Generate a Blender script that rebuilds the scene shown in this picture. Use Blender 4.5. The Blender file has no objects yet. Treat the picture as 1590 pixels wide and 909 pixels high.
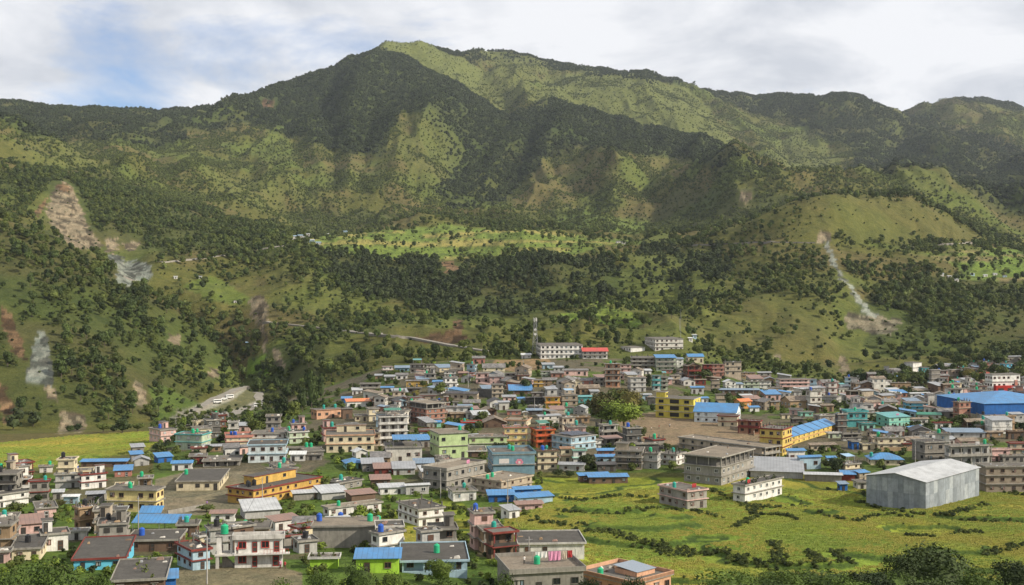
import bpy, math, random
import numpy as np
from mathutils import Vector, Matrix
R = math.radians
random.seed(11)
rng = np.random.default_rng(5)
scene = bpy.context.scene
col = scene.collection
# ------------------------------------------------------------------ camera, sky, sun, exposure
F = 1919.0            # focal length in photo pixels (photo 1590 x 909)
CU, HV = 795.0, 430.0 # principal column, horizon row
CZ = 62.0             # eye height above the town
cam = bpy.data.cameras.new('camera'); camo = bpy.data.objects.new('camera', cam); col.objects.link(camo)
camo.location = (0, 0, CZ); camo.rotation_euler = (R(90), 0, 0)
cam.sensor_width = 36; cam.lens = 36*F/1590.0; cam.shift_y = -24.5/1590.0
cam.clip_start = 1; cam.clip_end = 40000
scene.camera = camo
SUN_AZ = 108.0   # compass degrees clockwise from +Y towards which the sun stands
SUN_EL = 33.0
HAZE = 0.000024
sd = Vector((math.sin(R(SUN_AZ))*math.cos(R(SUN_EL)), math.cos(R(SUN_AZ))*math.cos(R(SUN_EL)), math.sin(R(SUN_EL))))
sun = bpy.data.lights.new('sun', 'SUN'); suno = bpy.data.objects.new('sun', sun); col.objects.link(suno)
sun.energy = 5.0; sun.angle = R(0.5); sun.color = (1.0, 0.91, 0.76)
suno.rotation_euler = sd.to_track_quat('Z', 'Y').to_euler(); suno.location = (200, -200, 400)
w = bpy.data.worlds.new('World'); scene.world = w; w.use_nodes = True
nt = w.node_tree; nt.nodes.clear(); N = nt.nodes.new; L = nt.links.new
out = N('ShaderNodeOutputWorld'); bg = N('ShaderNodeBackground'); sky = N('ShaderNodeTexSky')
sky.sky_type = 'NISHITA'; sky.sun_disc = False; sky.sun_elevation = R(SUN_EL); sky.sun_rotation = R(SUN_AZ)
sky.altitude = 1200; sky.air_density = 1.0; sky.dust_density = 0.6
bg.inputs['Strength'].default_value = 0.086
# clouds: a high broken layer, seen by direction on a far plane
tc = N('ShaderNodeTexCoord'); sep = N('ShaderNodeSeparateXYZ'); L(tc.outputs['Generated'], sep.inputs[0])
mz = N('ShaderNodeMath'); mz.operation = 'MAXIMUM'; L(sep.outputs['Z'], mz.inputs[0]); mz.inputs[1].default_value = 0.0
mz2 = N('ShaderNodeMath'); mz2.operation = 'ADD'; L(mz.outputs[0], mz2.inputs[0]); mz2.inputs[1].default_value = 0.30
dx = N('ShaderNodeMath'); dx.operation = 'DIVIDE'; L(sep.outputs['X'], dx.inputs[0]); L(mz2.outputs[0], dx.inputs[1])
dy = N('ShaderNodeMath'); dy.operation = 'DIVIDE'; L(sep.outputs['Y'], dy.inputs[0]); L(mz2.outputs[0], dy.inputs[1])
cb = N('ShaderNodeCombineXYZ'); L(dx.outputs[0], cb.inputs[0]); L(dy.outputs[0], cb.inputs[1])
mp = N('ShaderNodeMapping'); L(cb.outputs[0], mp.inputs['Vector']); mp.inputs['Scale'].default_value = (1.0, 1.0, 1.0); mp.inputs['Location'].default_value = (3.1, 0.7, 0)
n1 = N('ShaderNodeTexNoise'); n1.inputs['Scale'].default_value = 1.7; n1.inputs['Detail'].default_value = 8; n1.inputs['Roughness'].default_value = 0.58; n1.inputs['Distortion'].default_value = 0.35
L(mp.outputs[0], n1.inputs['Vector'])
cr = N('ShaderNodeValToRGB'); # a gap of clear sky low in the left of the view
vd = N('ShaderNodeVectorMath'); vd.operation = 'DISTANCE'; L(tc.outputs['Generated'], vd.inputs[0]); vd.inputs[1].default_value = Vector((-.31, 1.0, .168)).normalized()
vs = N('ShaderNodeMapRange'); L(vd.outputs['Value'], vs.inputs['Value']); vs.inputs['From Min'].default_value = 0.0; vs.inputs['From Max'].default_value = 0.115; vs.inputs['To Min'].default_value = -0.12; vs.inputs['To Max'].default_value = 0.03
va = N('ShaderNodeMath'); va.operation = 'ADD'; L(n1.outputs['Fac'], va.inputs[0]); L(vs.outputs[0], va.inputs[1]); L(va.outputs[0], cr.inputs[0])
cr.color_ramp.elements[0].position = 0.31; cr.color_ramp.elements[0].color = (0, 0, 0, 1)
cr.color_ramp.elements[1].position = 0.45; cr.color_ramp.elements[1].color = (1, 1, 1, 1)
n2 = N('ShaderNodeTexNoise'); n2.inputs['Scale'].default_value = 3.2; n2.inputs['Detail'].default_value = 7; n2.inputs['Roughness'].default_value = 0.55; n2.inputs['Distortion'].default_value = 0.3
mp2 = N('ShaderNodeMapping'); L(cb.outputs[0], mp2.inputs['Vector']); mp2.inputs['Location'].default_value = (7.3, 2.2, 0)
L(mp2.outputs[0], n2.inputs['Vector'])
cr2 = N('ShaderNodeValToRGB'); L(n2.outputs['Fac'], cr2.inputs[0])
cr2.color_ramp.elements[0].position = 0.38; cr2.color_ramp.elements[0].color = (6.1, 6.4, 7.0, 1)
cr2.color_ramp.elements[1].position = 0.56; cr2.color_ramp.elements[1].color = (8.8, 8.9, 9.2, 1)
mx = N('ShaderNodeMix'); mx.data_type = 'RGBA'; L(cr.outputs[0], mx.inputs['Factor'])
bl = N('ShaderNodeMix'); bl.data_type = 'RGBA'; bl.blend_type = 'MULTIPLY'; bl.inputs['Factor'].default_value = 1; L(sky.outputs[0], bl.inputs['A']); bl.inputs['B'].default_value = (.88, 1.0, 1.22, 1); L(bl.outputs['Result'], mx.inputs['A']); L(cr2.outputs[0], mx.inputs['B'])
L(mx.outputs['Result'], bg.inputs['Color']); L(bg.outputs[0], out.inputs['Surface'])
scene.view_settings.view_transform = 'Standard'; scene.view_settings.look = 'None'
scene.view_settings.gamma = 1; scene.view_settings.use_curve_mapping = False
scene.view_settings.exposure = 0.30
scene.cycles.max_bounces = 5; scene.cycles.volume_bounces = 0; scene.cycles.transparent_max_bounces = 8

# ------------------------------------------------------------------ materials
def new_mat(name):
    m = bpy.data.materials.new(name); m.use_nodes = True
    return m, m.node_tree, m.node_tree.nodes['Principled BSDF']
def mixc(t, fac, a, b, blend='MIX'):
    n = t.nodes.new('ShaderNodeMix'); n.data_type = 'RGBA'; n.blend_type = blend
    for s, v in (('Factor', fac), ('A', a), ('B', b)):
        if hasattr(v, 'is_linked') or hasattr(v, 'links'): t.links.new(v, n.inputs[s])
        else: n.inputs[s].default_value = v if s == 'Factor' else (v[0], v[1], v[2], 1)
    return n.outputs['Result']
def noise(t, vec, scale, detail=4, rough=0.55, out='Fac'):
    n = t.nodes.new('ShaderNodeTexNoise'); n.inputs['Scale'].default_value = scale
    n.inputs['Detail'].default_value = detail; n.inputs['Roughness'].default_value = rough
    if vec is not None: t.links.new(vec, n.inputs['Vector'])
    return n.outputs[out]
def ramp(t, v, p0, p1, c0=(0, 0, 0), c1=(1, 1, 1)):
    n = t.nodes.new('ShaderNodeValToRGB'); t.links.new(v, n.inputs[0]); e = n.color_ramp.elements
    e[0].position = p0; e[0].color = (*c0, 1); e[1].position = p1; e[1].color = (*c1, 1)
    return n.outputs[0]
def coords(t, kind='Object', scale=None):
    n = t.nodes.new('ShaderNodeTexCoord'); o = n.outputs[kind]
    if scale:
        m = t.nodes.new('ShaderNodeMapping'); m.inputs['Scale'].default_value = scale; t.links.new(o, m.inputs['Vector']); o = m.outputs[0]
    return o
def geo_pos(t):
    return t.nodes.new('ShaderNodeNewGeometry').outputs['Position']
def plaster(name, c, dirt=0.35, rough=0.9, scale=0.5):
    m, t, b = new_mat(name); p = geo_pos(t)
    base = mixc(t, ramp(t, noise(t, p, scale, 6, 0.7), 0.38, 0.70), c, tuple(x*0.62 for x in c))
    mp = t.nodes.new('ShaderNodeMapping'); mp.inputs['Scale'].default_value = (1.6, 1.6, 0.22); t.links.new(p, mp.inputs['Vector'])
    st = ramp(t, noise(t, mp.outputs[0], 1.3, 5, 0.7), 0.47, 0.68)
    ml = t.nodes.new('ShaderNodeMath'); ml.operation = 'MULTIPLY'; t.links.new(st, ml.inputs[0]); ml.inputs[1].default_value = dirt
    g = (c[0]*0.30+0.02, c[1]*0.29+0.018, c[2]*0.27+0.015)
    cc = mixc(t, ml.outputs[0], base, g)
    oi = t.nodes.new('ShaderNodeObjectInfo'); mr = t.nodes.new('ShaderNodeMapRange')
    t.links.new(oi.outputs['Random'], mr.inputs['Value']); mr.inputs['To Min'].default_value = 0.86; mr.inputs['To Max'].default_value = 1.04
    vm = t.nodes.new('ShaderNodeVectorMath'); vm.operation = 'SCALE'; t.links.new(cc, vm.inputs[0]); t.links.new(mr.outputs[0], vm.inputs['Scale'])
    t.links.new(vm.outputs[0], b.inputs['Base Color']); b.inputs['Roughness'].default_value = rough
    b.inputs['Specular IOR Level'].default_value = 0.25
    return m
def tin(name, c, rust=0.3, gloss=0.45):
    m, t, b = new_mat(name); p = coords(t, 'Object')
    pn = noise(t, geo_pos(t), 0.35, 5, 0.6)
    base = mixc(t, ramp(t, pn, 0.35, 0.68), c, tuple(x*0.62+0.03 for x in c))
    n2_ = noise(t, geo_pos(t), 1.3, 4, 0.6)
    f = ramp(t, n2_, 0.60, 0.72)
    ml = t.nodes.new('ShaderNodeMath'); ml.operation = 'MULTIPLY'; t.links.new(f, ml.inputs[0]); ml.inputs[1].default_value = rust
    cc = mixc(t, ml.outputs[0], base, (0.16, 0.10, 0.07))
    wv = t.nodes.new('ShaderNodeTexWave'); wv.inputs['Scale'].default_value = 1.4; wv.bands_direction = 'X'; t.links.new(p, wv.inputs['Vector'])
    bp = t.nodes.new('ShaderNodeBump'); bp.inputs['Strength'].default_value = 0.35; bp.inputs['Distance'].default_value = 0.05
    t.links.new(wv.outputs['Fac'], bp.inputs['Height']); t.links.new(bp.outputs[0], b.inputs['Normal'])
    sh = t.nodes.new('ShaderNodeTexWave'); sh.inputs['Scale'].default_value = 0.32; sh.bands_direction = 'X'; t.links.new(p, sh.inputs['Vector'])
    cc = mixc(t, 1.0, cc, ramp(t, sh.outputs['Fac'], 0.0, 0.10, (.72, .72, .72), (1, 1, 1)), 'MULTIPLY')
    t.links.new(cc, b.inputs['Base Color']); b.inputs['Roughness'].default_value = gloss
    return m
def masonry(name, c1, c2, mortar, sc=0.9):
    m, t, b = new_mat(name); p = coords(t, 'Object')
    # brick pattern on vertical faces: use x+y along the wall, z up
    s = t.nodes.new('ShaderNodeSeparateXYZ'); t.links.new(p, s.inputs[0])
    a = t.nodes.new('ShaderNodeMath'); a.operation = 'ADD'; t.links.new(s.outputs['X'], a.inputs[0]); t.links.new(s.outputs['Y'], a.inputs[1])
    cbn = t.nodes.new('ShaderNodeCombineXYZ'); t.links.new(a.outputs[0], cbn.inputs[0]); t.links.new(s.outputs['Z'], cbn.inputs[1])
    br = t.nodes.new('ShaderNodeTexBrick'); t.links.new(cbn.outputs[0], br.inputs['Vector']); br.inputs['Scale'].default_value = sc
    br.inputs['Color1'].default_value = (*c1, 1); br.inputs['Color2'].default_value = (*c2, 1); br.inputs['Mortar'].default_value = (*mortar, 1)
    br.inputs['Mortar Size'].default_value = 0.03
    cc = mixc(t, ramp(t, noise(t, geo_pos(t), 0.5, 5, 0.65), 0.4, 0.75), br.outputs['Color'], tuple(x*0.55 for x in c1))
    t.links.new(cc, b.inputs['Base Color']); b.inputs['Roughness'].default_value = 0.95
    return m
def plain(name, c, rough=0.6, metal=0.0, var=0.15):
    m, t, b = new_mat(name)
    cc = mixc(t, ramp(t, noise(t, coords(t, 'Object'), 2.0, 4), 0.35, 0.7), c, tuple(x*(1-var) for x in c))
    t.links.new(cc, b.inputs['Base Color']); b.inputs['Roughness'].default_value = rough; b.inputs['Metallic'].default_value = metal
    return m
WALLS = dict(white=(.76,.74,.69), offwhite=(.62,.59,.53), cream=(.70,.61,.42), beige=(.48,.40,.30), peach=(.62,.36,.23), pink=(.66,.44,.39),
 salmon=(.50,.22,.17), ochre=(.60,.38,.10), yellow=(.68,.57,.10), mustard=(.62,.46,.13), orangered=(.60,.13,.05), butter=(.70,.57,.26), orange=(.62,.30,.10), lime=(.38,.62,.06),
 lightgreen=(.45,.56,.28), palegreen=(.48,.55,.40), mint=(.30,.60,.48), turquoise=(.10,.36,.36), skyblue=(.13,.50,.68),
 lightblue=(.38,.52,.60), bluegrey=(.17,.28,.34), blue=(.03,.14,.42), concrete=(.29,.27,.235), darkconcrete=(.12,.115,.105), greywhite=(.48,.47,.44),
 brown=(.17,.11,.075), tan=(.36,.25,.15), sheetgrey=(.27,.30,.32), maroon=(.22,.05,.04), palewhite=(.66,.72,.72), red=(.5,.04,.03))
COLNAME = dict(offwhite='off-white', lightgreen='light green', palegreen='pale green', skyblue='sky blue', lightblue='light blue',
 bluegrey='blue-grey', concrete='grey concrete', darkconcrete='dark concrete', greywhite='greyish white', sheetgrey='grey sheet-metal', palewhite='pale white',
 butter='butter yellow', brick='red brick', stone='tan stone', greybrick='grey block')
MAT = {k: plaster('paint_'+k, c, 0.48 if k in ('white','offwhite','concrete','greywhite','darkconcrete','beige','pink') else 0.35) for k, c in WALLS.items()}
MAT['brick'] = masonry('brick', (.34,.13,.08), (.28,.11,.07), (.30,.25,.21), 1.6)
MAT['stone'] = masonry('stone_blocks', (.34,.27,.19), (.26,.21,.16), (.22,.19,.16), 1.0)
MAT['greybrick'] = masonry('grey_blocks', (.22,.20,.17), (.17,.155,.135), (.25,.23,.20), 1.2)
MAT['roofconc'] = plaster('roof_concrete', (.155,.14,.12), 0.75, scale=0.25)
MAT['roofdark'] = plaster('roof_concrete_dark', (.095,.088,.078), 0.8, scale=0.4)
MAT['rooftan'] = plaster('roof_concrete_pale', (.25,.21,.16), 0.7, scale=0.25)
MAT['slab'] = plaster('slab_edge', (.33,.31,.27), 0.6)
MAT['slabwhite'] = plaster('slab_edge_white', (.62,.60,.56), 0.5)
TINS = dict(blue=(.06,.22,.46), grey=(.30,.31,.32), lightgrey=(.46,.47,.47), green=(.03,.20,.13), teal=(.10,.32,.32), orange=(.70,.20,.05), rust=(.26,.15,.11),
 red=(.50,.06,.04), bluegrey=(.17,.24,.32), paleblue=(.30,.46,.62), deepblue=(.03,.11,.33), white=(.62,.63,.62))
TINNAME = dict(blue='blue tin', grey='grey tin', lightgrey='pale tin', green='green tin', teal='teal tin', orange='orange tin', rust='rusty tin', red='red tin',
 bluegrey='blue-grey tin', paleblue='pale blue tin', deepblue='dark blue tin', white='white tin', slate='grey slate', darkslate='dark slate', brownslate='brown slate')
TM = {k: tin('tin_'+k, c, 0.55 if k in ('grey', 'rust', 'lightgrey', 'bluegrey') else 0.40, 0.5) for k, c in TINS.items()}
def slate(name, c):
    m, t, b = new_mat(name); p = geo_pos(t)
    v = t.nodes.new('ShaderNodeTexVoronoi'); v.inputs['Scale'].default_value = 1.6; t.links.new(p, v.inputs['Vector'])
    cc = mixc(t, ramp(t, v.outputs['Color'], 0.1, 0.9), tuple(x*0.55 for x in c), tuple(min(1, x*1.35) for x in c))
    cc = mixc(t, ramp(t, noise(t, p, 0.4, 4), 0.45, 0.7), cc, tuple(x*0.5 for x in c))
    t.links.new(cc, b.inputs['Base Color']); b.inputs['Roughness'].default_value = 0.7
    bp = t.nodes.new('ShaderNodeBump'); bp.inputs['Strength'].default_value = 0.6; bp.inputs['Distance'].default_value = 0.08
    t.links.new(v.outputs['Distance'], bp.inputs['Height']); t.links.new(bp.outputs[0], b.inputs['Normal'])
    return m
TM['slate'] = slate('slate_grey', (.17,.16,.15)); TM['darkslate'] = slate('slate_dark', (.07,.065,.065)); TM['brownslate'] = slate('slate_brown', (.20,.155,.11))
GLASS = plain('window_glass', (.018,.022,.026), 0.12, 0, .3)
VOID = plain('dark_room', (.03,.026,.022), 0.9)
FR = dict(brown=plain('frame_brown', (.13,.055,.03)), dark=plain('frame_dark', (.04,.035,.03)), red=plain('frame_red', (.42,.035,.02)),
          white=plain('frame_white', (.6,.6,.58)), green=plain('frame_green', (.03,.16,.12)), blue=plain('frame_blue', (.03,.08,.3)))
POST = MAT['slab']
TANK = dict(g=plain('tank_green', (.015,.36,.17), .35), b=plain('tank_blue', (.02,.09,.42), .35), k=plain('tank_black', (.012,.012,.013), .4), t=plain('tank_teal', (.02,.30,.24), .35), r=plain('tank_red', (.45,.05,.03), .4))
METAL = plain('galvanised_steel', (.32,.32,.32), .45, .5)
RUSTM = plain('rusty_iron', (.11,.06,.04), .8)
WHITEP = plain('vehicle_white', (.75,.75,.73), .25)
RUBBER = plain('rubber', (.02,.02,.02), .8)

# ------------------------------------------------------------------ object helpers
def tag(o, label=None, cat=None, group=None, kind=None):
    if label: o['label'] = label
    if cat: o['category'] = cat
    if group: o['group'] = group
    if kind: o['kind'] = kind
    return o
def empty(name, loc, rz=0.0):
    o = bpy.data.objects.new(name, None); col.objects.link(o); o.location = loc; o.rotation_euler = (0, 0, rz); o.empty_display_size = 0.5
    return o
class MB:
    def __init__(s): s.v = []; s.f = []; s.m = []; s.mats = []
    def mi(s, mat):
        if mat not in s.mats: s.mats.append(mat)
        return s.mats.index(mat)
    def face(s, pts, mat):
        i = len(s.v); s.v += [tuple(p) for p in pts]; s.f.append(tuple(range(i, i+len(pts)))); s.m.append(s.mi(mat))
    def box(s, x0, y0, z0, x1, y1, z1, mat, top=None):
        i = len(s.v)
        s.v += [(x0,y0,z0),(x1,y0,z0),(x1,y1,z0),(x0,y1,z0),(x0,y0,z1),(x1,y0,z1),(x1,y1,z1),(x0,y1,z1)]
        s.f += [(i,i+3,i+2,i+1),(i+4,i+5,i+6,i+7),(i,i+1,i+5,i+4),(i+1,i+2,i+6,i+5),(i+2,i+3,i+7,i+6),(i+3,i,i+4,i+7)]
        k = s.mi(mat); kt = s.mi(top) if top else k
        s.m += [k, kt, k, k, k, k]
    def hexa(s, b, t, mat, top=None):
        i = len(s.v); s.v += [tuple(p) for p in b] + [tuple(p) for p in t]
        s.f += [(i,i+3,i+2,i+1),(i+4,i+5,i+6,i+7),(i,i+1,i+5,i+4),(i+1,i+2,i+6,i+5),(i+2,i+3,i+7,i+6),(i+3,i,i+4,i+7)]
        k = s.mi(mat); kt = s.mi(top) if top else k; s.m += [k, kt, k, k, k, k]
    def tube(s, p, q, r, mat, n=8, r2=None, cap=True):
        p = Vector(p); q = Vector(q); d = (q-p).normalized(); r2 = r if r2 is None else r2
        a = d.orthogonal().normalized(); b = d.cross(a); i = len(s.v)
        for c, rr in ((p, r), (q, r2)):
            for k in range(n):
                t = 2*math.pi*k/n; s.v.append(tuple(c + a*math.cos(t)*rr + b*math.sin(t)*rr))
        k = s.mi(mat)
        for j in range(n):
            j2 = (j+1) % n; s.f.append((i+j, i+j2, i+n+j2, i+n+j)); s.m.append(k)
        if cap: s.f.append(tuple(i+n+j for j in range(n))); s.m.append(k); s.f.append(tuple(i+n-1-j for j in range(n))); s.m.append(k)
    def lathe(s, prof, mat, n=16, c=(0, 0, 0)):
        i = len(s.v); k = s.mi(mat)
        for r, z in prof:
            for j in range(n):
                t = 2*math.pi*j/n; s.v.append((c[0]+r*math.cos(t), c[1]+r*math.sin(t), c[2]+z))
        for a in range(len(prof)-1):
            for j in range(n):
                j2 = (j+1) % n; s.f.append((i+a*n+j, i+a*n+j2, i+(a+1)*n+j2, i+(a+1)*n+j)); s.m.append(k)
    def mesh(s, name):
        me = bpy.data.meshes.new(name); me.from_pydata(s.v, [], s.f)
        for m in s.mats: me.materials.append(m)
        me.polygons.foreach_set('material_index', s.m); me.update()
        return me
    def build(s, name, parent=None, smooth=False):
        me = s.mesh(name)
        if smooth: me.polygons.foreach_set('use_smooth', [True]*len(me.polygons))
        return link(name, me, parent)
def link(name, me, parent=None, loc=None, rz=None, scale=None):
    o = bpy.data.objects.new(name, me); col.objects.link(o)
    if parent: o.parent = parent
    if loc is not None: o.location = loc
    if rz is not None: o.rotation_euler = (0, 0, rz)
    if scale is not None: o.scale = scale
    return o
def fastmesh(name, V, Q, mats, mi=None, smooth=False):
    V = np.asarray(V, np.float32); Q = np.asarray(Q, np.int32); k = Q.shape[1]
    me = bpy.data.meshes.new(name); me.vertices.add(len(V)); me.vertices.foreach_set('co', V.ravel())
    me.loops.add(Q.size); me.loops.foreach_set('vertex_index', Q.ravel())
    me.polygons.add(len(Q)); me.polygons.foreach_set('loop_start', np.arange(0, Q.size, k, dtype=np.int32)); me.polygons.foreach_set('loop_total', np.full(len(Q), k, np.int32))
    for m in mats: me.materials.append(m)
    if mi is not None: me.polygons.foreach_set('material_index', np.asarray(mi, np.int32))
    if smooth: me.polygons.foreach_set('use_smooth', np.ones(len(Q), bool))
    me.update(calc_edges=True); me.validate()
    return me

# ------------------------------------------------------------------ terrain
def _hash(ix, iy, s):
    h = (ix*374761393 + iy*668265263 + s*974634777) & 0xFFFFFFFF
    h = ((h ^ (h >> 13))*1274126177) & 0xFFFFFFFF
    return ((h ^ (h >> 16)) & 0xFFFF)/65535.0
def vnoise(x, y, s=0):
    x = np.asarray(x, float); y = np.asarray(y, float)
    ix = np.floor(x).astype(np.int64); iy = np.floor(y).astype(np.int64); fx = x-ix; fy = y-iy
    fx = fx*fx*fx*(fx*(fx*6-15)+10); fy = fy*fy*fy*(fy*(fy*6-15)+10)
    a = _hash(ix, iy, s); b = _hash(ix+1, iy, s); c = _hash(ix, iy+1, s); d = _hash(ix+1, iy+1, s)
    return (a*(1-fx)+b*fx)*(1-fy)+(c*(1-fx)+d*fx)*fy
def fbm(x, y, o=4, s=0, g=0.5, ridged=False):
    t = 0; a = 1; n = 0
    for k in range(o):
        v = vnoise(x*2**k + 17.3*k, y*2**k - 9.1*k, s+k)
        if ridged: v = 1-abs(2*v-1)
        t = t + a*v; n += a; a *= g
    return t/n
YMIN, YMAX = 5.0, 9500.0
U0, U1 = -560.0, 2150.0
def yrow(t): return YMIN*(YMAX/YMIN)**t
def trow(y): return math.log(y/YMIN)/math.log(YMAX/YMIN)
NUc, NTc = 340, 380
FEAT = []   # polylines of (u, v, y)
def fz(*pts): FEAT.append(('z', pts))  # (u, z, y)
def fv(*pts): FEAT.append(('v', pts))
for y, zl, zr in ((5, -2.5, -2.5), (12, -5, -5), (30, -10, -9), (60, -19, -16.5), (90, -28, -23.5), (120, -37, -31.5), (150, -44, -42), (185, -51, -54), (235, -55.5, -61), (290, -60, -62.5), (340, -63.5, -64), (395, -63.5, -63.5)):
    fz((-560, zl, y), (600, zl, y), (820, (zl+zr)/2, y), (1000, zr, y), (2150, zr-1, y))
fz((-560, -68, 470), (180, -67, 470), (260, -64, 470), (420, -62, 470), (1200, -62, 470), (1590, -62.5, 470), (2150, -63, 470))
fz((-560, -74, 560), (150, -72, 560), (260, -70, 560), (420, -64, 560), (520, -61.5, 560), (1250, -62, 560), (1590, -61.5, 560), (2150, -62, 560))
fv((420, 655, 600), (470, 640, 610), (530, 620, 640), (590, 596, 670), (640, 584, 680), (760, 578, 690), (870, 566, 700), (960, 574, 700), (1080, 568, 720), (1160, 590, 740), (1300, 602, 800), (1400, 590, 830), (1590, 580, 850), (2150, 560, 880))
fv((520, 600, 740), (600, 570, 745), (760, 561, 750), (870, 556, 755), (1080, 556, 770), (1200, 580, 820))
# river terrace and foot of the left slope
fv((-560, 668, 630), (0, 668, 630), (150, 664, 640), (230, 655, 690), (330, 645, 740), (420, 630, 800))
fv((370, 600, 960), (395, 612, 900), (450, 612, 860))
# near left slope crest and the hollow behind it
fv((-560, 200, 1000), (-200, 290, 1000), (0, 338, 1010), (80, 362, 1020), (130, 388, 1020), (190, 425, 1010), (260, 462, 990), (330, 520, 960), (365, 580, 930))
fv((-200, 330, 1120), (0, 372, 1130), (100, 395, 1130), (190, 455, 1120), (270, 500, 1100), (350, 560, 1050), (372, 592, 990))
fv((-300, 470, 820), (0, 490, 800), (120, 510, 800), (240, 570, 790), (320, 610, 800))
# slope across the gully, with the road shelf
fv((190, 424, 1230), (250, 404, 1260), (320, 398, 1320), (400, 386, 1380), (450, 376, 1450))
fv((300, 470, 1130), (400, 462, 1150), (430, 520, 1020), (440, 575, 930))
fv((450, 510, 1040), (600, 496, 1080), (760, 488, 1100), (900, 478, 1120), (1050, 478, 1140))
fv((470, 405, 1330), (550, 404, 1360), (650, 410, 1370), (760, 412, 1370), (850, 398, 1400), (950, 392, 1420), (1060, 400, 1420))
fv((500, 385, 1600), (560, 372, 1700), (700, 366, 1780), (850, 372, 1750), (1000, 380, 1650))
fv((470, 370, 1800), (560, 360, 2000), (700, 352, 2050), (850, 363, 2000), (950, 372, 1900), (1040, 378, 1800))
fv((-560, 270, 1500), (0, 300, 1450), (60, 290, 1520), (100, 287, 1560), (200, 306, 1700), (300, 330, 1800), (400, 352, 1850))
fv((-560, 330, 1300), (0, 345, 1260), (100, 370, 1300), (160, 395, 1290), (230, 385, 1400), (330, 370, 1500))
fv((420, 350, 2250), (560, 344, 2350), (700, 340, 2400), (850, 346, 2350), (1000, 356, 2250), (1100, 350, 2100))
# right hill
fv((1060, 382, 1500), (1110, 362, 1470), (1160, 342, 1450), (1220, 310, 1430), (1270, 299, 1430), (1310, 302, 1440), (1350, 316, 1460), (1380, 312, 1530), (1405, 306, 1580), (1440, 318, 1610), (1490, 342, 1650), (1540, 370, 1680), (1590, 388, 1680), (1800, 400, 1700), (2150, 400, 1700))
fv((1100, 400, 1400), (1200, 375, 1330), (1290, 378, 1330), (1400, 385, 1400), (1500, 385, 1480), (1590, 400, 1500), (2150, 420, 1500))
fv((1100, 470, 1120), (1200, 450, 1130), (1240, 430, 1170), (1300, 435, 1160), (1350, 470, 1120), (1420, 450, 1180), (1520, 455, 1200), (1590, 455, 1200), (2150, 460, 1200))
fv((1110, 548, 900), (1180, 560, 890), (1250, 576, 890), (1330, 570, 930), (1420, 556, 960), (1590, 548, 980), (2150, 540, 980))
fv((1170, 530, 960), (1230, 492, 1010), (1260, 500, 990), (1280, 540, 930))
fv((1300, 520, 1010), (1370, 500, 1060), (1420, 510, 1050))
fv((1120, 362, 1900), (1200, 340, 1900), (1280, 335, 1850), (1400, 335, 1950), (1500, 365, 2000), (1590, 395, 2000), (2150, 400, 2000))
# mountains
fv((-560, 150, 3500), (-200, 152, 3600), (0, 158, 3800), (60, 163, 3850), (150, 167, 3900), (240, 172, 4000), (290, 165, 4000), (340, 158, 4000), (400, 148, 4050), (450, 132, 4100), (520, 106, 4200), (560, 92, 4300), (580, 82, 4350))
fv((580, 78, 4500), (610, 70, 4550), (640, 64, 4600), (665, 72, 4750), (700, 84, 4900), (740, 79, 5100), (800, 84, 5200), (870, 100, 5200), (930, 107, 5200), (1000, 117, 5200), (1080, 130, 5300), (1150, 142, 5300), (1200, 144, 5300), (1240, 149, 5200), (1310, 143, 5000), (1340, 152, 4900), (1380, 170, 4900), (1420, 187, 5000), (1480, 218, 4600), (1550, 240, 4300), (1700, 260, 4200), (2150, 280, 4200))
fv((1370, 195, 6300), (1420, 182, 6300), (1460, 166, 6300), (1500, 152, 6300), (1522, 147, 6300), (1545, 153, 6300), (1590, 172, 6300), (1800, 210, 6300), (2150, 250, 6300))
fv((600, 84, 4200), (640, 98, 4120), (680, 122, 4000), (720, 145, 3900), (760, 170, 3800), (790, 186, 3720))
fv((640, 108, 4350), (690, 130, 4200), (740, 150, 4050), (790, 178, 3900))
fv((640, 64, 4600), (680, 98, 4450), (733, 137, 4250))
fv((745, 136, 4450), (760, 160, 4200))
fv((790, 90, 5000), (750, 128, 4600))
fv((850, 155, 4050), (800, 192, 3400), (760, 238, 3100), (722, 282, 2850), (695, 322, 2550))
fv((850, 157, 3720), (900, 163, 3620), (1000, 190, 3500), (1080, 215, 3400), (1150, 247, 3200), (1200, 272, 3000), (1240, 300, 2800))
fv((880, 180, 3950), (1000, 215, 3800), (1100, 240, 3700), (1180, 275, 3400))
fv((850, 128, 4700), (930, 120, 4650), (1000, 130, 4650), (1050, 145, 4600), (1100, 178, 4400), (1140, 205, 4200), (1160, 235, 3900))
fv((1130, 165, 4800), (1180, 215, 4300), (1230, 270, 3600), (1260, 305, 3000))
fv((1220, 190, 4700), (1210, 240, 4200), (1225, 262, 3900))
fv((1310, 143, 5000), (1290, 205, 4500), (1285, 250, 4000))
fv((1350, 190, 4600), (1320, 240, 4100), (1275, 295, 3300))
fv((1420, 187, 5000), (1400, 230, 4400), (1360, 265, 3700), (1300, 300, 3000))
fv((1400, 300, 3000), (1500, 310, 2800), (1600, 320, 2800), (2150, 330, 2800))
fv((1590, 250, 4100), (1520, 280, 3600), (1440, 310, 2900))
fv((320, 196, 3400), (340, 262, 2650), (420, 330, 2150))
fv((240, 215, 3200), (250, 270, 2500), (280, 320, 1950))
fv((440, 190, 3400), (470, 270, 2700), (480, 335, 2300))
fv((600, 150, 3600), (570, 230, 2950), (560, 310, 2450))
fv((500, 170, 3600), (520, 240, 2950), (520, 320, 2400))
fv((920, 200, 3350), (900, 270, 2800), (860, 330, 2400))
fv((830, 215, 3300), (800, 290, 2750), (780, 335, 2450))
fv((1050, 245, 3100), (1000, 310, 2550))
fv((0, 220, 3000), (100, 230, 2900), (150, 262, 2300))
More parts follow.
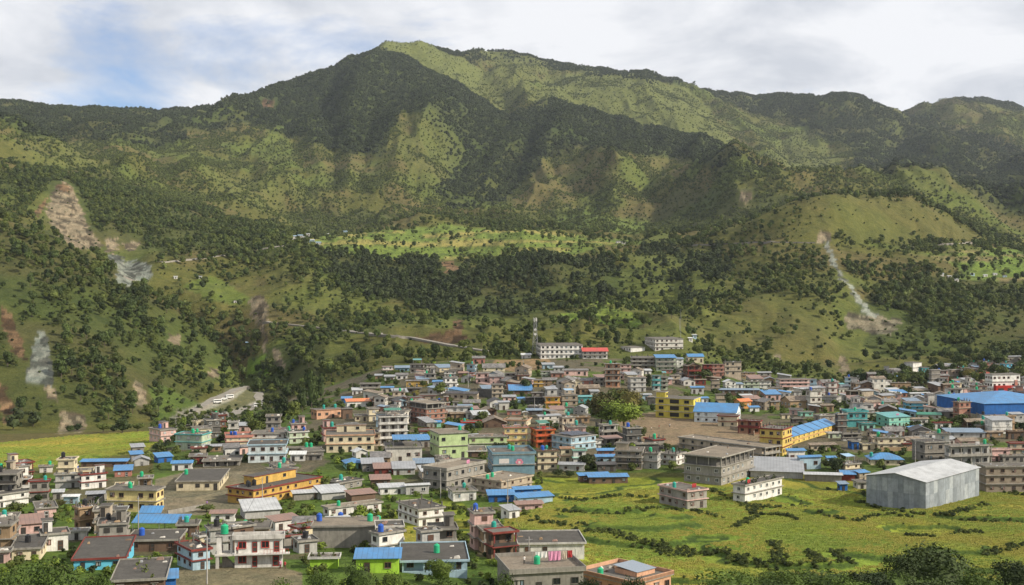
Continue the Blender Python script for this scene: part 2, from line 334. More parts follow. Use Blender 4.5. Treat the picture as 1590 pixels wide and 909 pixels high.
# beyond
fz((-560, 400, 9500), (2150, 400, 9500)); fz((-560, 300, 7500), (2150, 300, 7500)); fz((-560, 550, 4600), (500, 550, 4800)); 

def solve():
    Z = np.zeros((NTc, NUc)); Mk = np.zeros((NTc, NUc), bool); S = np.zeros((NTc, NUc)); C = np.zeros((NTc, NUc))
    for kind, pts in FEAT:
        for (u0, a0, y0), (u1, a1, y1) in zip(pts[:-1], pts[1:]):
            z0 = a0 if kind == 'z' else (HV-a0)*y0/F; z1 = a1 if kind == 'z' else (HV-a1)*y1/F
            i0 = (u0-U0)/(U1-U0)*(NUc-1); i1 = (u1-U0)/(U1-U0)*(NUc-1)
            j0 = trow(y0)*(NTc-1); j1 = trow(y1)*(NTc-1)
            n = int(max(abs(i1-i0), abs(j1-j0))*2)+2
            for k in range(n):
                s = k/(n-1); i = int(round(i0+(i1-i0)*s)); j = int(round(j0+(j1-j0)*s)); y = y0*(y1/y0)**s
                if kind == 'z': z = z0+(z1-z0)*s
                else: z = (HV-(a0+(a1-a0)*s))*y/F
                if 0 <= i < NUc and 0 <= j < NTc: S[j, i] += z; C[j, i] += 1
    Mk = C > 0; Z[Mk] = S[Mk]/C[Mk]
    def relax(Z, M, V, it):
        for _ in range(it):
            P = np.pad(Z, 1, mode='edge')
            Zn = (P[:-2, 1:-1]+P[2:, 1:-1]+P[1:-1, :-2]+P[1:-1, 2:])*0.25
            Z = np.where(M, V, Zn)
        return Z
    # coarse to fine
    levels = []
    for f in (16, 8, 4, 2, 1):
        nt_, nu_ = -(-NTc//f), -(-NUc//f)
        s = np.zeros((nt_, nu_)); c = np.zeros((nt_, nu_))
        jj, ii = np.nonzero(Mk); np.add.at(s, (jj//f, ii//f), Z[jj, ii]); np.add.at(c, (jj//f, ii//f), 1)
        m = c > 0; v = np.where(m, s/np.maximum(c, 1), 0)
        if not levels: z = np.full((nt_, nu_), v[m].mean())
        else: z = np.repeat(np.repeat(levels[-1], 2, 0), 2, 1)[:nt_, :nu_]
        if z.shape != (nt_, nu_): z = np.pad(z, ((0, nt_-z.shape[0]), (0, nu_-z.shape[1])), mode='edge')
        z = np.where(m, v, z); z = relax(z, m, v, 300); levels.append(z)
    z = levels[-1]
    # slight smoothing, leaving the feature lines mostly where they are
    P = np.pad(z, 1, mode='edge'); zs = (P[:-2, 1:-1]+P[2:, 1:-1]+P[1:-1, :-2]+P[1:-1, 2:]+4*z)/8
    d = np.where(Mk, 0.0, 1e3)
    for _ in range(14):
        P = np.pad(d, 1, mode='edge'); d = np.minimum(d, np.minimum(np.minimum(P[:-2, 1:-1], P[2:, 1:-1]), np.minimum(P[1:-1, :-2], P[1:-1, 2:]))+1)
    return zs, np.minimum(d, 14)/14
ZC, DC = solve()
def bil(G, j, i):
    j = np.clip(j, 0, G.shape[0]-1.001); i = np.clip(i, 0, G.shape[1]-1.001)
    j0 = j.astype(int); i0 = i.astype(int); fj = j-j0; fi = i-i0
    return (G[j0, i0]*(1-fi)+G[j0, i0+1]*fi)*(1-fj)+(G[j0+1, i0]*(1-fi)+G[j0+1, i0+1]*fi)*fj
def sstep(a, b, x):
    t = np.clip((x-a)/(b-a), 0, 1); return t*t*(3-2*t)
def inpoly(u, v, poly):
    r = np.zeros(np.shape(u), bool); n = len(poly)
    for k in range(n):
        x0, y0 = poly[k]; x1, y1 = poly[(k+1) % n]
        if y0 == y1: continue
        c = ((y0 > v) != (y1 > v)) & (u < (x1-x0)*(v-y0)/(y1-y0)+x0)
        r ^= c
    return r
def terr(x, y):
    """terrain height (world z) at world x, y (arrays)"""
    x = np.asarray(x, float); y = np.maximum(np.asarray(y, float), YMIN)
    u = CU + F*x/y
    i = (u-U0)/(U1-U0)*(NUc-1); j = np.log(y/YMIN)/math.log(YMAX/YMIN)*(NTc-1)
    z = bil(ZC, j, i); d = bil(DC, j, i)
    far = sstep(800, 2600, y); mid = sstep(620, 900, y)
    wx = x + 160*(fbm(x/500, y/700, 3, 40)-.5); wy = y + 200*(fbm(x/600+5, y/600, 3, 50)-.5)
    rg = fbm(wx/330, wy/900, 5, 3, 0.52, True)-.55
    z = z + far*(0.16+0.84*d)*300*rg*(.3+.7*sstep(40, 300, u)) + far*(.25+.75*d)*70*(fbm(wx/130+7, wy/420, 4, 13, 0.5, True)-.55)
    z = z + mid*(1-far)*(0.15+0.85*d)*62*(fbm(wx/120, wy/260, 4, 9, 0.5, True)-.55)
    z = z + mid*(3+7*far)*(fbm(x/45, y/60, 4, 23)-.5)
    # paddy terraces (right foreground) and gentle unevenness
    lv = 6.5*fbm(x/75+3, y/60, 3, 77) + (y-250)*0.018 + 0.6*fbm(x/14, y/11, 2, 78)
    st = 0.95; q = lv/st; fq = q-np.floor(q); stp = (np.floor(q)+sstep(0.80, 1.0, fq))*st
    wpad = sstep(700, 830, u+0.0*y)*sstep(215, 250, y)*(1-sstep(330, 372, y))
    z = z + wpad*(stp-3.4) + sstep(150, 260, y)*0.25*(fbm(x/9, y/9, 3, 31)-.5)*(1-mid)
    # stepped fields on the far shelf and behind the hospital
    for (a, b, c, d_, ys, ye) in ((470, 1000, 20, 20, 1380, 2050), (860, 1050, 10, 10, 930, 1120), (1440, 1640, 10, 10, 1250, 1560)):
        wt = sstep(a, a+40, u)*(1-sstep(b-40, b, u))*sstep(ys, ys*1.03, y)*(1-sstep(ye*0.97, ye, y))
        s2 = 3.5; q = z/s2; fq = q-np.floor(q); z = z*(1-wt) + wt*(np.floor(q)+sstep(0.6, 1.0, fq))*s2
    return z + CZ
def hit(u, v, ymin=100.0, ymax=8000.0):
    """first terrain point on the line of sight through photo pixel (u, v)"""
    y = np.geomspace(ymin, ymax, 1500); x = y*(u-CU)/F; zr = CZ-(v-HV)*y/F; g = terr(x, y)-zr
    k = np.nonzero(g > 0)[0]
    if len(k) == 0: return None
    k = k[0]
    if k == 0: return Vector((x[0], y[0], terr(x[0], y[0])))
    lo, hi = y[k-1], y[k]
    yy = np.linspace(lo, hi, 20); xx = yy*(u-CU)/F; g = terr(xx, yy)-(CZ-(v-HV)*yy/F); k = np.nonzero(g > 0)[0][0]
    return Vector((float(xx[k]), float(yy[k]), float(terr(xx[k], yy[k]))))
def proj(p): return (CU+F*p[0]/p[1], HV-F*(p[2]-CZ)/p[1])
# ------------------------------------------------------------------ ground sheet with its land cover
ucols = np.concatenate([np.linspace(U0, -70, 50)[:-1], np.linspace(-70, 1660, 1000), np.linspace(1660, U1, 50)[1:]])
yrows = np.concatenate([np.geomspace(5, 225, 60)[:-1], np.geomspace(225, 390, 170)[:-1], np.geomspace(390, 9400, 560)])
UU, YY = np.meshgrid(ucols, yrows); XX = YY*(UU-CU)/F
ZZ = terr(XX, YY)
VV = HV - F*(ZZ-CZ)/YY
warp = 1.0/np.maximum(YY, 300)*F
def wz(s, sc, a): return a*(fbm(XX/sc, YY/sc, 3, s)-.5)
Uw = UU + wz(61, 60, 30)*np.minimum(1.5, warp) + wz(63, 14, 7)*np.minimum(1.5, warp) + wz(66, 190, 40)*sstep(1800, 2600, YY)
Vw = VV + wz(62, 60, 16)*np.minimum(1.5, warp) + wz(64, 14, 5)*np.minimum(1.5, warp) + wz(67, 170, 26)*sstep(1800, 2600, YY)
tanv = (ZZ-CZ+9)/YY; run = np.maximum.accumulate(np.vstack([np.full((1, tanv.shape[1]), -9), (ZZ-CZ)[:-1]/YY[:-1]]), axis=0)
VIS = tanv > run - 0.002
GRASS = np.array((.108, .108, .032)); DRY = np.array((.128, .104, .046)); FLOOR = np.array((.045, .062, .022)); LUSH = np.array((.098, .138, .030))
n_a = fbm(XX/90, YY/90, 4, 101); n_b = fbm(XX/24, YY/24, 3, 102); n_c = fbm(XX/75+9, YY/95, 4, 107)
COL = GRASS + (DRY-GRASS)*sstep(.45, .62, n_a)[..., None]*.8
COL = COL + (LUSH-COL)*sstep(.52, .66, fbm(XX/140, YY/140, 3, 103))[..., None]*.55
DEN = np.full(UU.shape, .40)         # tree cover 0..1
DEN = DEN*np.where(YY < 760, 0, 1)
DEN = DEN*(0.22+1.8*sstep(.40, .60, fbm(XX/130+4, YY/130, 4, 104)))
DARK = np.zeros(UU.shape, bool)
YC1 = np.interp(UU, [330, 450, 600, 640, 680, 720, 760, 790, 850], [4000, 4100, 4200, 4120, 4000, 3900, 3800, 3720, 3500])
YC2 = np.interp(UU, [800, 850, 900, 1000, 1080, 1150, 1200, 1240], [3720, 3720, 3620, 3500, 3400, 3200, 3000, 2800])
def area(poly, y0=0, y1=1e5, c=None, den=None, mixf=1.0, w=True):
    m = inpoly(Uw if w else UU, Vw if w else VV, poly) & (YY > y0) & (YY < y1)
    if den is not None: DEN[m] = den*(0.25+1.5*sstep(.36, .62, n_c[m]))*(0.6+.8*n_a[m])
    if c is not None: COL[m] = COL[m]*(1-mixf) + np.array(c)*mixf
    return m
dense = [
 ([(440,126),(560,80),(600,76),(660,98),(720,138),(792,182),(765,240),(700,312),(660,322),(700,262),(690,215),(650,175),(612,172),(600,235),(560,240),(500,222),(430,215),(380,188),(330,215),(250,200),(235,160),(330,145)], 2500, 4450, 1.0),
 ([(-560,140),(240,160),(330,200),(240,235),(100,215),(0,235),(-560,240)], 2200, 4400, .75),
 ([(850,152),(1000,185),(1100,212),(1240,290),(1200,305),(1130,282),(1050,240),(960,245),(900,232),(840,250),(765,335),(690,340),(735,262),(800,188)], 2300, 3900, .95),
 ([(1060,120),(1240,140),(1310,135),(1420,180),(1600,240),(2150,240),(2150,360),(1590,350),(1450,300),(1400,335),(1290,300),(1335,230),(1260,200),(1180,185),(1120,155)], 2300, 5600, .9),
 ([(680,60),(800,76),(930,98),(1065,118),(1060,136),(930,117),(800,96),(700,92)], 4500, 6000, 1.0),
 ([(1400,190),(1520,140),(1640,160),(2150,200),(2150,260),(1590,260)], 5700, 7000, .95),
 ([(498,396),(640,404),(760,414),(860,394),(950,408),(965,470),(880,472),(830,505),(765,492),(700,505),(640,470),(560,462),(500,432)], 1000, 1500, 1.15),
 ([(430,322),(600,332),(720,340),(1050,350),(1150,345),(1060,372),(960,368),(820,355),(560,352),(470,378)], 1900, 2700, .9),
 ([(0,262),(180,268),(240,298),(300,325),(450,362),(450,398),(250,392),(160,372),(132,335),(120,300),(0,300)], 1050, 2000, .85),
 ([(1330,470),(1420,425),(1600,440),(2150,440),(2150,560),(1590,556),(1400,560),(1345,540)], 950, 1500, .85),
 ([(1000,385),(1110,382),(1135,430),(1085,480),(1000,472),(955,440)], 1000, 1500, .8),
 ([(700,335),(860,330),(1010,340),(1040,300),(1180,290),(1250,300),(1200,330),(1060,375),(860,360),(700,348)], 1900, 3000, .75),
 ([(400,540),(520,520),(600,545),(560,575),(480,640),(400,640)], 800, 1100, .8),
 ([(-200,330),(60,350),(190,430),(330,520),(360,560),(250,560),(130,470),(0,460),(-200,460)], 750, 1050, .75),
 ([(-200,440),(0,440),(130,460),(260,560),(340,590),(300,640),(240,650),(0,665),(-200,665)], 640, 950, .8),
]
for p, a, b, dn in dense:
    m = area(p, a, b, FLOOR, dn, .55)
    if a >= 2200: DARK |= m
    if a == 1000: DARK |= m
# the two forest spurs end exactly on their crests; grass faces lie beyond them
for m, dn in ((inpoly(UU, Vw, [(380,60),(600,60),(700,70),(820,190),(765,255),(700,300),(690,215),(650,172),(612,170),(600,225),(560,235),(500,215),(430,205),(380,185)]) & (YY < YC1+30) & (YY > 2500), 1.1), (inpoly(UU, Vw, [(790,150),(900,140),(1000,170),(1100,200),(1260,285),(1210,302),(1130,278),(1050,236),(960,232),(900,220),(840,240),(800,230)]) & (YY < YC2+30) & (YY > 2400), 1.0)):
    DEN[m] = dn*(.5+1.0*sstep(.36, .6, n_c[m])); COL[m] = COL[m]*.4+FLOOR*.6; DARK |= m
area([(450,505),(600,490),(760,500),(880,480),(1000,480),(1120,500),(1200,560),(1000,560),(860,560),(640,560),(520,560),(450,560)], 760, 1180, (.102,.112,.032), .26, .6)
area([(430,400),(500,440),(620,480),(500,500),(410,470)], 1000, 1400, (.125,.135,.04), .28, .5)
area([(960,395),(1100,390),(1130,480),(1060,520),(960,480)], 1000, 1450, (.15,.17,.045), .35, .5)
area([(1085,375),(1160,338),(1220,302),(1310,298),(1405,304),(1550,372),(1400,382),(1250,372),(1120,385)], 1250, 1750, (.112,.110,.036), .11, .7)
area([(1120,400),(1260,390),(1290,440),(1300,520),(1280,570),(1180,555),(1120,500)], 880, 1350, (.108,.107,.034), .26, .7)
m = (UU > 585) & (UU < 765) & (YY > YC1+50) & (YY < 4720) & (VV < 150); COL[m] = (.128,.142,.045); DEN[m] = .008; DARK &= ~m
m = (UU > 745) & (UU < 850) & (YY > YC1+60) & (YY < 5100) & (n_c > .43); COL[m] = (.115,.125,.040); DEN[m] = .05
m = inpoly(UU+(Uw-UU)*.5, VV+(Vw-VV)*.5, [(835,126),(920,108),(1000,118),(1075,140),(1110,180),(1150,225),(1090,240),(1000,215),(930,180),(845,170)]) & (YY > YC2+60) & (YY < 4950); COL[m] = (.120,.132,.042); DEN[m] = .03+.5*(n_c[m] > .60)
area([(740,140),(790,100),(850,100),(800,150),(760,170)], 3900, 5200, (.12,.128,.04), .15, .7)
area([(1190,235),(1250,195),(1300,235),(1280,290),(1230,300)], 3000, 4600, (.115,.13,.04), .12, .8)
area([(660,160),(720,220),(700,280),(650,300),(620,230)], 2500, 3800, (.108,.12,.036), .2, .6)
area([(0,215),(160,225),(170,262),(0,262)], 1900, 3400, (.13,.13,.045), .25, .6)
area([(310,255),(440,285),(450,340),(330,300)], 1900, 3000, (.13,.135,.045), .2, .6)
# fields in steps: each strip its own crop colour
def strips(m, s2, ca, cb, cc):
    k = np.floor((ZZ-CZ)/s2 + 0.6*fbm(XX/120, YY/120, 2, 120)).astype(np.int64)
    seg = np.floor(XX/70 + 3*_hash(k, k*0, 5)).astype(np.int64); h = _hash(k, seg, 7)[..., None]
    c = np.where(h < .4, np.array(ca), np.where(h < .75, np.array(cb), np.array(cc)))
    fr = ((ZZ-CZ)/s2) % 1
    c = np.where((fr > .70)[..., None], FLOOR*1.3, c)
    COL[m] = c[m]; DEN[m & (fr > .62)] = .35
m = area([(478,374),(560,356),(700,350),(850,362),(1005,372),(1000,382),(850,394),(760,408),(640,402),(500,396)], 1380, 2060, None, .0); strips(m, 3.5, (.15,.20,.045), (.30,.26,.09), (.17,.22,.05))
m = area([(868,486),(940,470),(1030,500),(1030,520),(900,522)], 920, 1150, None, .0); strips(m, 2.0, (.17,.24,.04), (.20,.25,.05), (.15,.2,.04))
m = area([(1440,395),(1600,380),(1600,440),(1500,440)], 1250, 1560, None, .06); strips(m, 3.5, (.15,.21,.045), (.22,.18,.09), (.15,.2,.05))
m = area([(855,345),(920,332),(1010,345),(990,372),(880,366)], 1900, 2500, (.15,.20,.05), .25, .6)
m = area([(400,215),(430,200),(460,250),(440,262),(330,230),(380,228)], 2500, 3500, (.11,.145,.035), .2, .6)
m = area([(290,440),(340,430),(400,470),(330,462)], 1000, 1300, (.125,.18,.035), .2, .6)
m = area([(370,555),(420,550),(430,580),(385,585)], 850, 1060, (.16,.26,.035), .1, .8)
# flat land
town = (YY >= 400) & (YY < 760) & (Uw > 240)
COL[town] = np.where(n_b[town][:, None] > .44, np.array((.085, .12, .03)), np.array((.13, .112, .082)))
m = (YY < 400) & (UU < 830) | (YY < 230)
COL[m] = np.where(n_b[m][:, None] > .34, np.array((.095, .145, .03)), np.array((.12, .11, .065)))*(.75+.5*fbm(XX[m]/4, YY[m]/4, 2, 133))[:, None]
PADDY = np.array((.225, .265, .035))
m = (Uw+8*np.sin(YY/9) >= 795) & (YY >= 215) & (Vw > 733) & (YY < 392)
lvl = ZZ; cell = vnoise(XX/26, YY/22, 130)
pc = PADDY + (np.array((.27, .245, .045))-PADDY)*sstep(.35, .7, cell)[..., None]
pc = pc + (np.array((.15, .22, .035))-pc)*sstep(.55, .8, vnoise(XX/33+5, YY/28, 131))[..., None]*.8
pc = pc*(0.86+.3*fbm(XX/2.2, YY/2.2, 2, 132))[..., None]
_lv = 6.5*fbm(XX/75+3, YY/60, 3, 77) + (YY-250)*0.018 + 0.6*fbm(XX/14, YY/11, 2, 78); _fq = (_lv/.95) % 1
kf = np.floor(_lv/.95).astype(np.int64); pc = pc*(.80+.42*_hash(kf, kf*0+3, 9))[..., None]; gd = _hash(kf, kf*0+8, 12)[..., None]; pc = np.where(gd > .62, pc*np.array((1.22, .98, 1.1)), pc)
_gx = np.gradient(_lv, axis=1)/np.maximum(.05, np.gradient(XX, axis=1)); _gy = np.gradient(_lv, axis=0)/np.maximum(.05, np.gradient(YY, axis=0)); _ed = np.minimum(np.abs(_fq-.9), .5)*.95/np.maximum(.015, np.hypot(_gx, _gy))
pc = np.where((_ed < 1.1)[..., None] & (UU > 700)[..., None], np.array((.06, .095, .022)), pc)
COL[m] = pc[m]
m = area([(0,688),(120,676),(262,668),(262,676),(225,702),(0,734),(-560,800),(-560,700)], 400, 640, w=False); COL[m] = pc[m]*np.array((.95, 1.05, 1))
PADL = m
m = area([(575,800),(700,775),(770,810),(720,850),(640,850)], 0, 420); COL[m] = pc[m]*.9
m = area([(620,795),(680,800),(690,850),(600,850)], 0, 420); COL[m] = pc[m]
# school playground, earth yards
DIRT = np.array((.26, .19, .135)); GRAVEL = np.array((.30, .28, .25)); 
m = area([(955,645),(1020,640),(1150,655),(1200,680),(1180,700),(1040,692),(975,690)], 0, 700, DIRT, w=False, mixf=.95)
m = area([(240,745),(300,730),(430,735),(430,775),(330,800),(240,800)], 0, 500, (.22,.185,.14), w=False, mixf=.9)
m = area([(250,885),(400,870),(470,890),(470,930),(250,930)], 0, 500, (.20,.165,.12), w=False, mixf=.9)
m = area([(1410,724),(1460,722),(1440,745),(1400,740)], 0, 600, DIRT, w=False)
m = area([(1500,655),(1640,655),(1640,672),(1500,665)], 0, 700, DIRT, w=False)
m = area([(770,558),(850,553),(860,572),(800,578),(760,570)], 640, 760, (.30,.20,.12), w=False, mixf=.85)
# landslides and gravel
ROCK = np.zeros(UU.shape, bool)
LS = np.array((.25, .20, .145)); LG = np.array((.20, .21, .195)); LR = np.array((.20, .125, .075))
for p, a, b, c in (
 ([(90,290),(100,282),(116,300),(134,340),(160,384),(116,392),(80,352),(74,322)], 1000, 1700, LS), ([(56,330),(74,308),(66,330),(58,342)], 1000, 1700, LR), ([(88,290),(100,284),(110,296),(100,300)], 1000, 1700, LR),
 ([(162,374),(188,368),(180,396),(166,392)], 1000, 1700, LS), ([(196,376),(218,376),(214,390),(198,388)], 1000, 1700, LS), ([(170,398),(196,402),(190,420)], 1000, 1700, LG*.8), ([(182,412),(215,406),(240,412),(232,430),(205,445),(186,440)], 950, 1400, LG),
 ([(57,508),(66,512),(76,545),(86,575),(78,604),(38,590),(48,560)], 600, 1000, LG), ([(70,598),(88,606),(86,622),(70,612)], 600, 1000, LS), ([(0,470),(14,488),(30,520),(44,560),(20,545),(0,500)], 600, 1000, LR*.8),
 ([(92,636),(118,640),(132,656),(128,672),(88,672)], 560, 1000, LS), ([(0,590),(12,600),(22,640),(8,660),(0,620)], 560, 1000, LR), ([(212,592),(224,598),(228,630),(216,628)], 600, 1000, LS),
 ([(260,518),(280,522),(278,535),(262,530)], 700, 1050, LS*.8), ([(324,570),(340,572),(338,588),(322,584)], 700, 1050, LS),
 ([(384,462),(402,455),(416,470),(412,498),(398,500)], 850, 1250, LS*.85), ([(400,498),(408,500),(410,538),(420,548),(408,546)], 850, 1250, LS), ([(425,540),(440,545),(446,575),(436,572)], 850, 1250, LS*.8),
 ([(690,410),(706,405),(708,420),(692,422)], 1200, 1800, LR), ([(700,500),(712,495),(718,540),(700,545)], 850, 1200, LR*.7), ([(640,525),(700,512),(760,540),(700,540)], 850, 1200, LR*.55),
 ([(1266,372),(1276,362),(1294,362),(1290,378),(1270,380)], 1200, 1500, LS*1.1), ([(1280,378),(1285,379),(1296,402),(1308,428),(1316,442),(1306,436),(1292,410)], 1000, 1500, LG*1.0), ([(1316,441),(1322,443),(1338,462),(1354,482),(1372,495),(1350,488),(1330,466)], 1000, 1500, LG*1.25),
 ([(1302,556),(1316,556),(1318,580),(1304,580)], 850, 1000, LS*.8), ([(1200,555),(1212,556),(1212,575),(1200,572)], 850, 1000, np.array((.22,.18,.14))), ([(1150,300),(1168,298),(1166,312),(1152,314)], 2000, 2900, LS*.8), ([(1484,372),(1492,374),(1494,382),(1484,380)], 1500, 1800, LS),
 ([(1320,480),(1400,500),(1380,520),(1310,510)], 1000, 1300, np.array((.20,.175,.13))), ([(405,155),(425,158),(422,172),(408,170)], 3500, 4300, LR*.8), ([(1450,200),(1500,195),(1560,190),(1540,205),(1470,210)], 5000, 7000, DRY*1.1)):
    m = inpoly(UU+(Uw-UU)*.35+wz(68, 6, 10)*np.minimum(1.5, warp), VV+(Vw-VV)*.35+wz(69, 6, 6)*np.minimum(1.5, warp), p) & (YY > a) & (YY < b)
    md_ = m.copy()
    for _k in range(3): md_[1:] |= md_[:-1].copy(); md_[:-1] |= md_[1:].copy(); md_[:, 1:] |= md_[:, :-1].copy(); md_[:, :-1] |= md_[:, 1:].copy()
    DEN[md_] = 0; ROCK |= m; COL[m] = c*(0.25+1.45*fbm(XX[m]/4, YY[m]/14, 4, 141, .7))[:, None]*np.where(fbm(XX[m]/9, YY[m]/12, 3, 142) > .57, .40, 1)[:, None]; DEN[m] = 0
m = area([(270,640),(330,622),(372,600),(400,612),(415,625),(375,640),(300,668),(255,668)], 600, 980, (.15,.145,.09), .05, .7)
m = area([(255,650),(300,635),(345,640),(330,655),(270,666)], 600, 900, GRAVEL*.75, .0, .9)
m = area([(290,637),(340,615),(368,603),(385,603),(360,622),(300,644)], 600, 980, GRAVEL*1.15, 0, w=False)
m = area([(335,642),(380,632),(405,618),(412,626),(385,640),(340,650)], 600, 980, GRAVEL*1.15, 0, w=False)
DEN *= np.where(YY < 2300, .5+1.15*sstep(.40, .58, fbm(XX/36, YY/40, 3, 150)), 1)
DEN[(YY < 760) & ~((UU < 250) & (YY > 640))] = 0
ROCKC = COL[ROCK].copy()
for _ in range(1):
    P_ = np.pad(COL, ((1, 1), (1, 1), (0, 0)), mode='edge'); COL = (P_[:-2, 1:-1]+P_[2:, 1:-1]+P_[1:-1, :-2]+P_[1:-1, 2:]+4*COL)/8
COL[ROCK] = ROCKC
# mesh
nr, nc = UU.shape
idx = np.arange(nr*nc).reshape(nr, nc)
Q = np.stack([idx[:-1, :-1], idx[:-1, 1:], idx[1:, 1:], idx[1:, :-1]], -1).reshape(-1, 4)
gm, t, b = new_mat('land')
at = t.nodes.new('ShaderNodeAttribute'); at.attribute_name = 'cover'; p = geo_pos(t)
nA = noise(t, p, 0.9, 5, 0.7); nB = noise(t, p, 0.06, 6, 0.65); nC = noise(t, p, 0.22, 4, 0.6)
c1 = mixc(t, 1.0, at.outputs['Color'], ramp(t, nA, 0.30, 0.72, (.62, .62, .62), (1.25, 1.25, 1.25)), 'MULTIPLY')
c2 = mixc(t, 1.0, c1, ramp(t, nB, 0.35, 0.68, (.78, .82, .78), (1.12, 1.08, 1.0)), 'MULTIPLY')
c3 = mixc(t, 1.0, c2, ramp(t, nC, 0.38, 0.66, (.80, .85, .80), (1.08, 1.05, 1.0)), 'MULTIPLY')
t.links.new(c3, b.inputs['Base Color']); b.inputs['Roughness'].default_value = 1.0; b.inputs['Specular IOR Level'].default_value = 0.1
bp = t.nodes.new('ShaderNodeBump'); bp.inputs['Strength'].default_value = 0.9; bp.inputs['Distance'].default_value = 0.6
t.links.new(nA, bp.inputs['Height'])
bp2 = t.nodes.new('ShaderNodeBump'); bp2.inputs['Strength'].default_value = 0.8; bp2.inputs['Distance'].default_value = 5.0
t.links.new(noise(t, p, 0.05, 7, 0.6), bp2.inputs['Height']); t.links.new(bp.outputs[0], bp2.inputs['Normal'])
mp3 = t.nodes.new('ShaderNodeMapping'); mp3.inputs['Scale'].default_value = (1, .30, .6); t.links.new(p, mp3.inputs['Vector'])
n3 = t.nodes.new('ShaderNodeTexNoise'); n3.noise_type = 'RIDGED_MULTIFRACTAL'; n3.inputs['Scale'].default_value = .011; n3.inputs['Detail'].default_value = 6; n3.inputs['Roughness'].default_value = .55; t.links.new(mp3.outputs[0], n3.inputs['Vector'])
sy = t.nodes.new('ShaderNodeSeparateXYZ'); t.links.new(p, sy.inputs[0]); mr3 = t.nodes.new('ShaderNodeMapRange'); t.links.new(sy.outputs['Y'], mr3.inputs['Value']); mr3.inputs['From Min'].default_value = 900; mr3.inputs['From Max'].default_value = 2600; mr3.inputs['To Min'].default_value = 0; mr3.inputs['To Max'].default_value = .9
bp3 = t.nodes.new('ShaderNodeBump'); bp3.inputs['Distance'].default_value = 16; t.links.new(mr3.outputs[0], bp3.inputs['Strength']); t.links.new(n3.outputs['Fac'], bp3.inputs['Height']); t.links.new(bp2.outputs[0], bp3.inputs['Normal']); t.links.new(bp3.outputs[0], b.inputs['Normal'])
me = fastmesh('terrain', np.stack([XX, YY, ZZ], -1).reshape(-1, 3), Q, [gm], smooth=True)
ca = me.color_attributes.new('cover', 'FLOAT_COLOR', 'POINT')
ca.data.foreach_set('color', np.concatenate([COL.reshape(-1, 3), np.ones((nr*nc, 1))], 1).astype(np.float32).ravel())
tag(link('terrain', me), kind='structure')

_Hc = np.arange(nr)
def hit(u, v, ymin=100.0, ymax=8000.0):
    i = float(np.interp(u, ucols, np.arange(nc))); i0 = min(int(i), nc-2); fi = i-i0
    vc = VV[:, i0]*(1-fi)+VV[:, i0+1]*fi
    k = np.nonzero((vc <= v) & (yrows >= ymin) & (yrows <= ymax))[0]
    if len(k) == 0: return None
    k = k[0]
    if k == 0 or yrows[k-1] < ymin: y = yrows[k]
    else:
        f_ = (vc[k-1]-v)/max(1e-6, vc[k-1]-vc[k]); y = yrows[k-1]+(yrows[k]-yrows[k-1])*min(1, max(0, f_))
    x = y*(u-CU)/F; zz = ZZ[:, i0]*(1-fi)+ZZ[:, i0+1]*fi
    return Vector((float(x), float(y), float(np.interp(y, yrows, zz))))
# roads cut into the slopes, as ribbons lying on the ground
def ribbon(name, pts, wd, mat, lift=0.35, world=False, kind='structure', step=3):
    P = []
    for (u0, v0), (u1, v1) in zip(pts[:-1], pts[1:]):
        n = max(2, int(math.hypot(u1-u0, v1-v0)/step))
        for k in range(n):
            h = hit(u0+(u1-u0)*k/n, v0+(v1-v0)*k/n)
            if h is not None and (not P or (h-P[-1]).length < 90): P.append(h)
    P = [sum((P[max(0, min(len(P)-1, i+k))] for k in (-2, -1, 0, 1, 2)), Vector())/5 for i in range(len(P))]
    mb = MB(); prev = None
    for i, q in enumerate(P):
        d = P[min(i+1, len(P)-1)]-P[max(i-1, 0)]; d.z = 0
        if d.length < .01: continue
        d.normalize(); s = Vector((d.y, -d.x, 0))*wd/2
        z = max(q.z, float(terr(q.x, q.y)))+lift
        a = Vector((q.x-s.x, q.y-s.y, z)); c = Vector((q.x+s.x, q.y+s.y, z))
        if prev: mb.face([prev[0], prev[1], c, a], mat); mb.face([prev[1], prev[1]-Vector((0, 0, 3)), c-Vector((0, 0, 3)), c], mat); mb.face([prev[0]-Vector((0, 0, 3)), prev[0], a, a-Vector((0, 0, 3))], mat)
        prev = (a, c)
    o = mb.build(name); tag(o, kind=kind); return P
ROADM = plaster('gravel_road', (.30, .275, .235), .3)
ribbon('mountain_road', [(188,428),(220,442),(270,452),(350,464),(400,478)], 6, ROADM)
ribbon('mountain_road', [(410,500),(470,506),(560,517),(640,524),(700,536),(765,547)], 6, ROADM)
ribbon('mountain_road', [(245,408),(330,399),(400,388),(452,380)], 6, ROADM)
ribbon('mountain_road', [(1075,381),(1180,376),(1270,377)], 5, ROADM)
ribbon('mountain_road', [(1400,384),(1450,381),(1520,376)], 6, ROADM)
ribbon('river_road', [(292,640),(335,618),(366,604),(385,600)], 8, ROADM)
ribbon('river_road', [(300,662),(345,648),(385,636),(410,624),(392,606)], 8, ROADM)

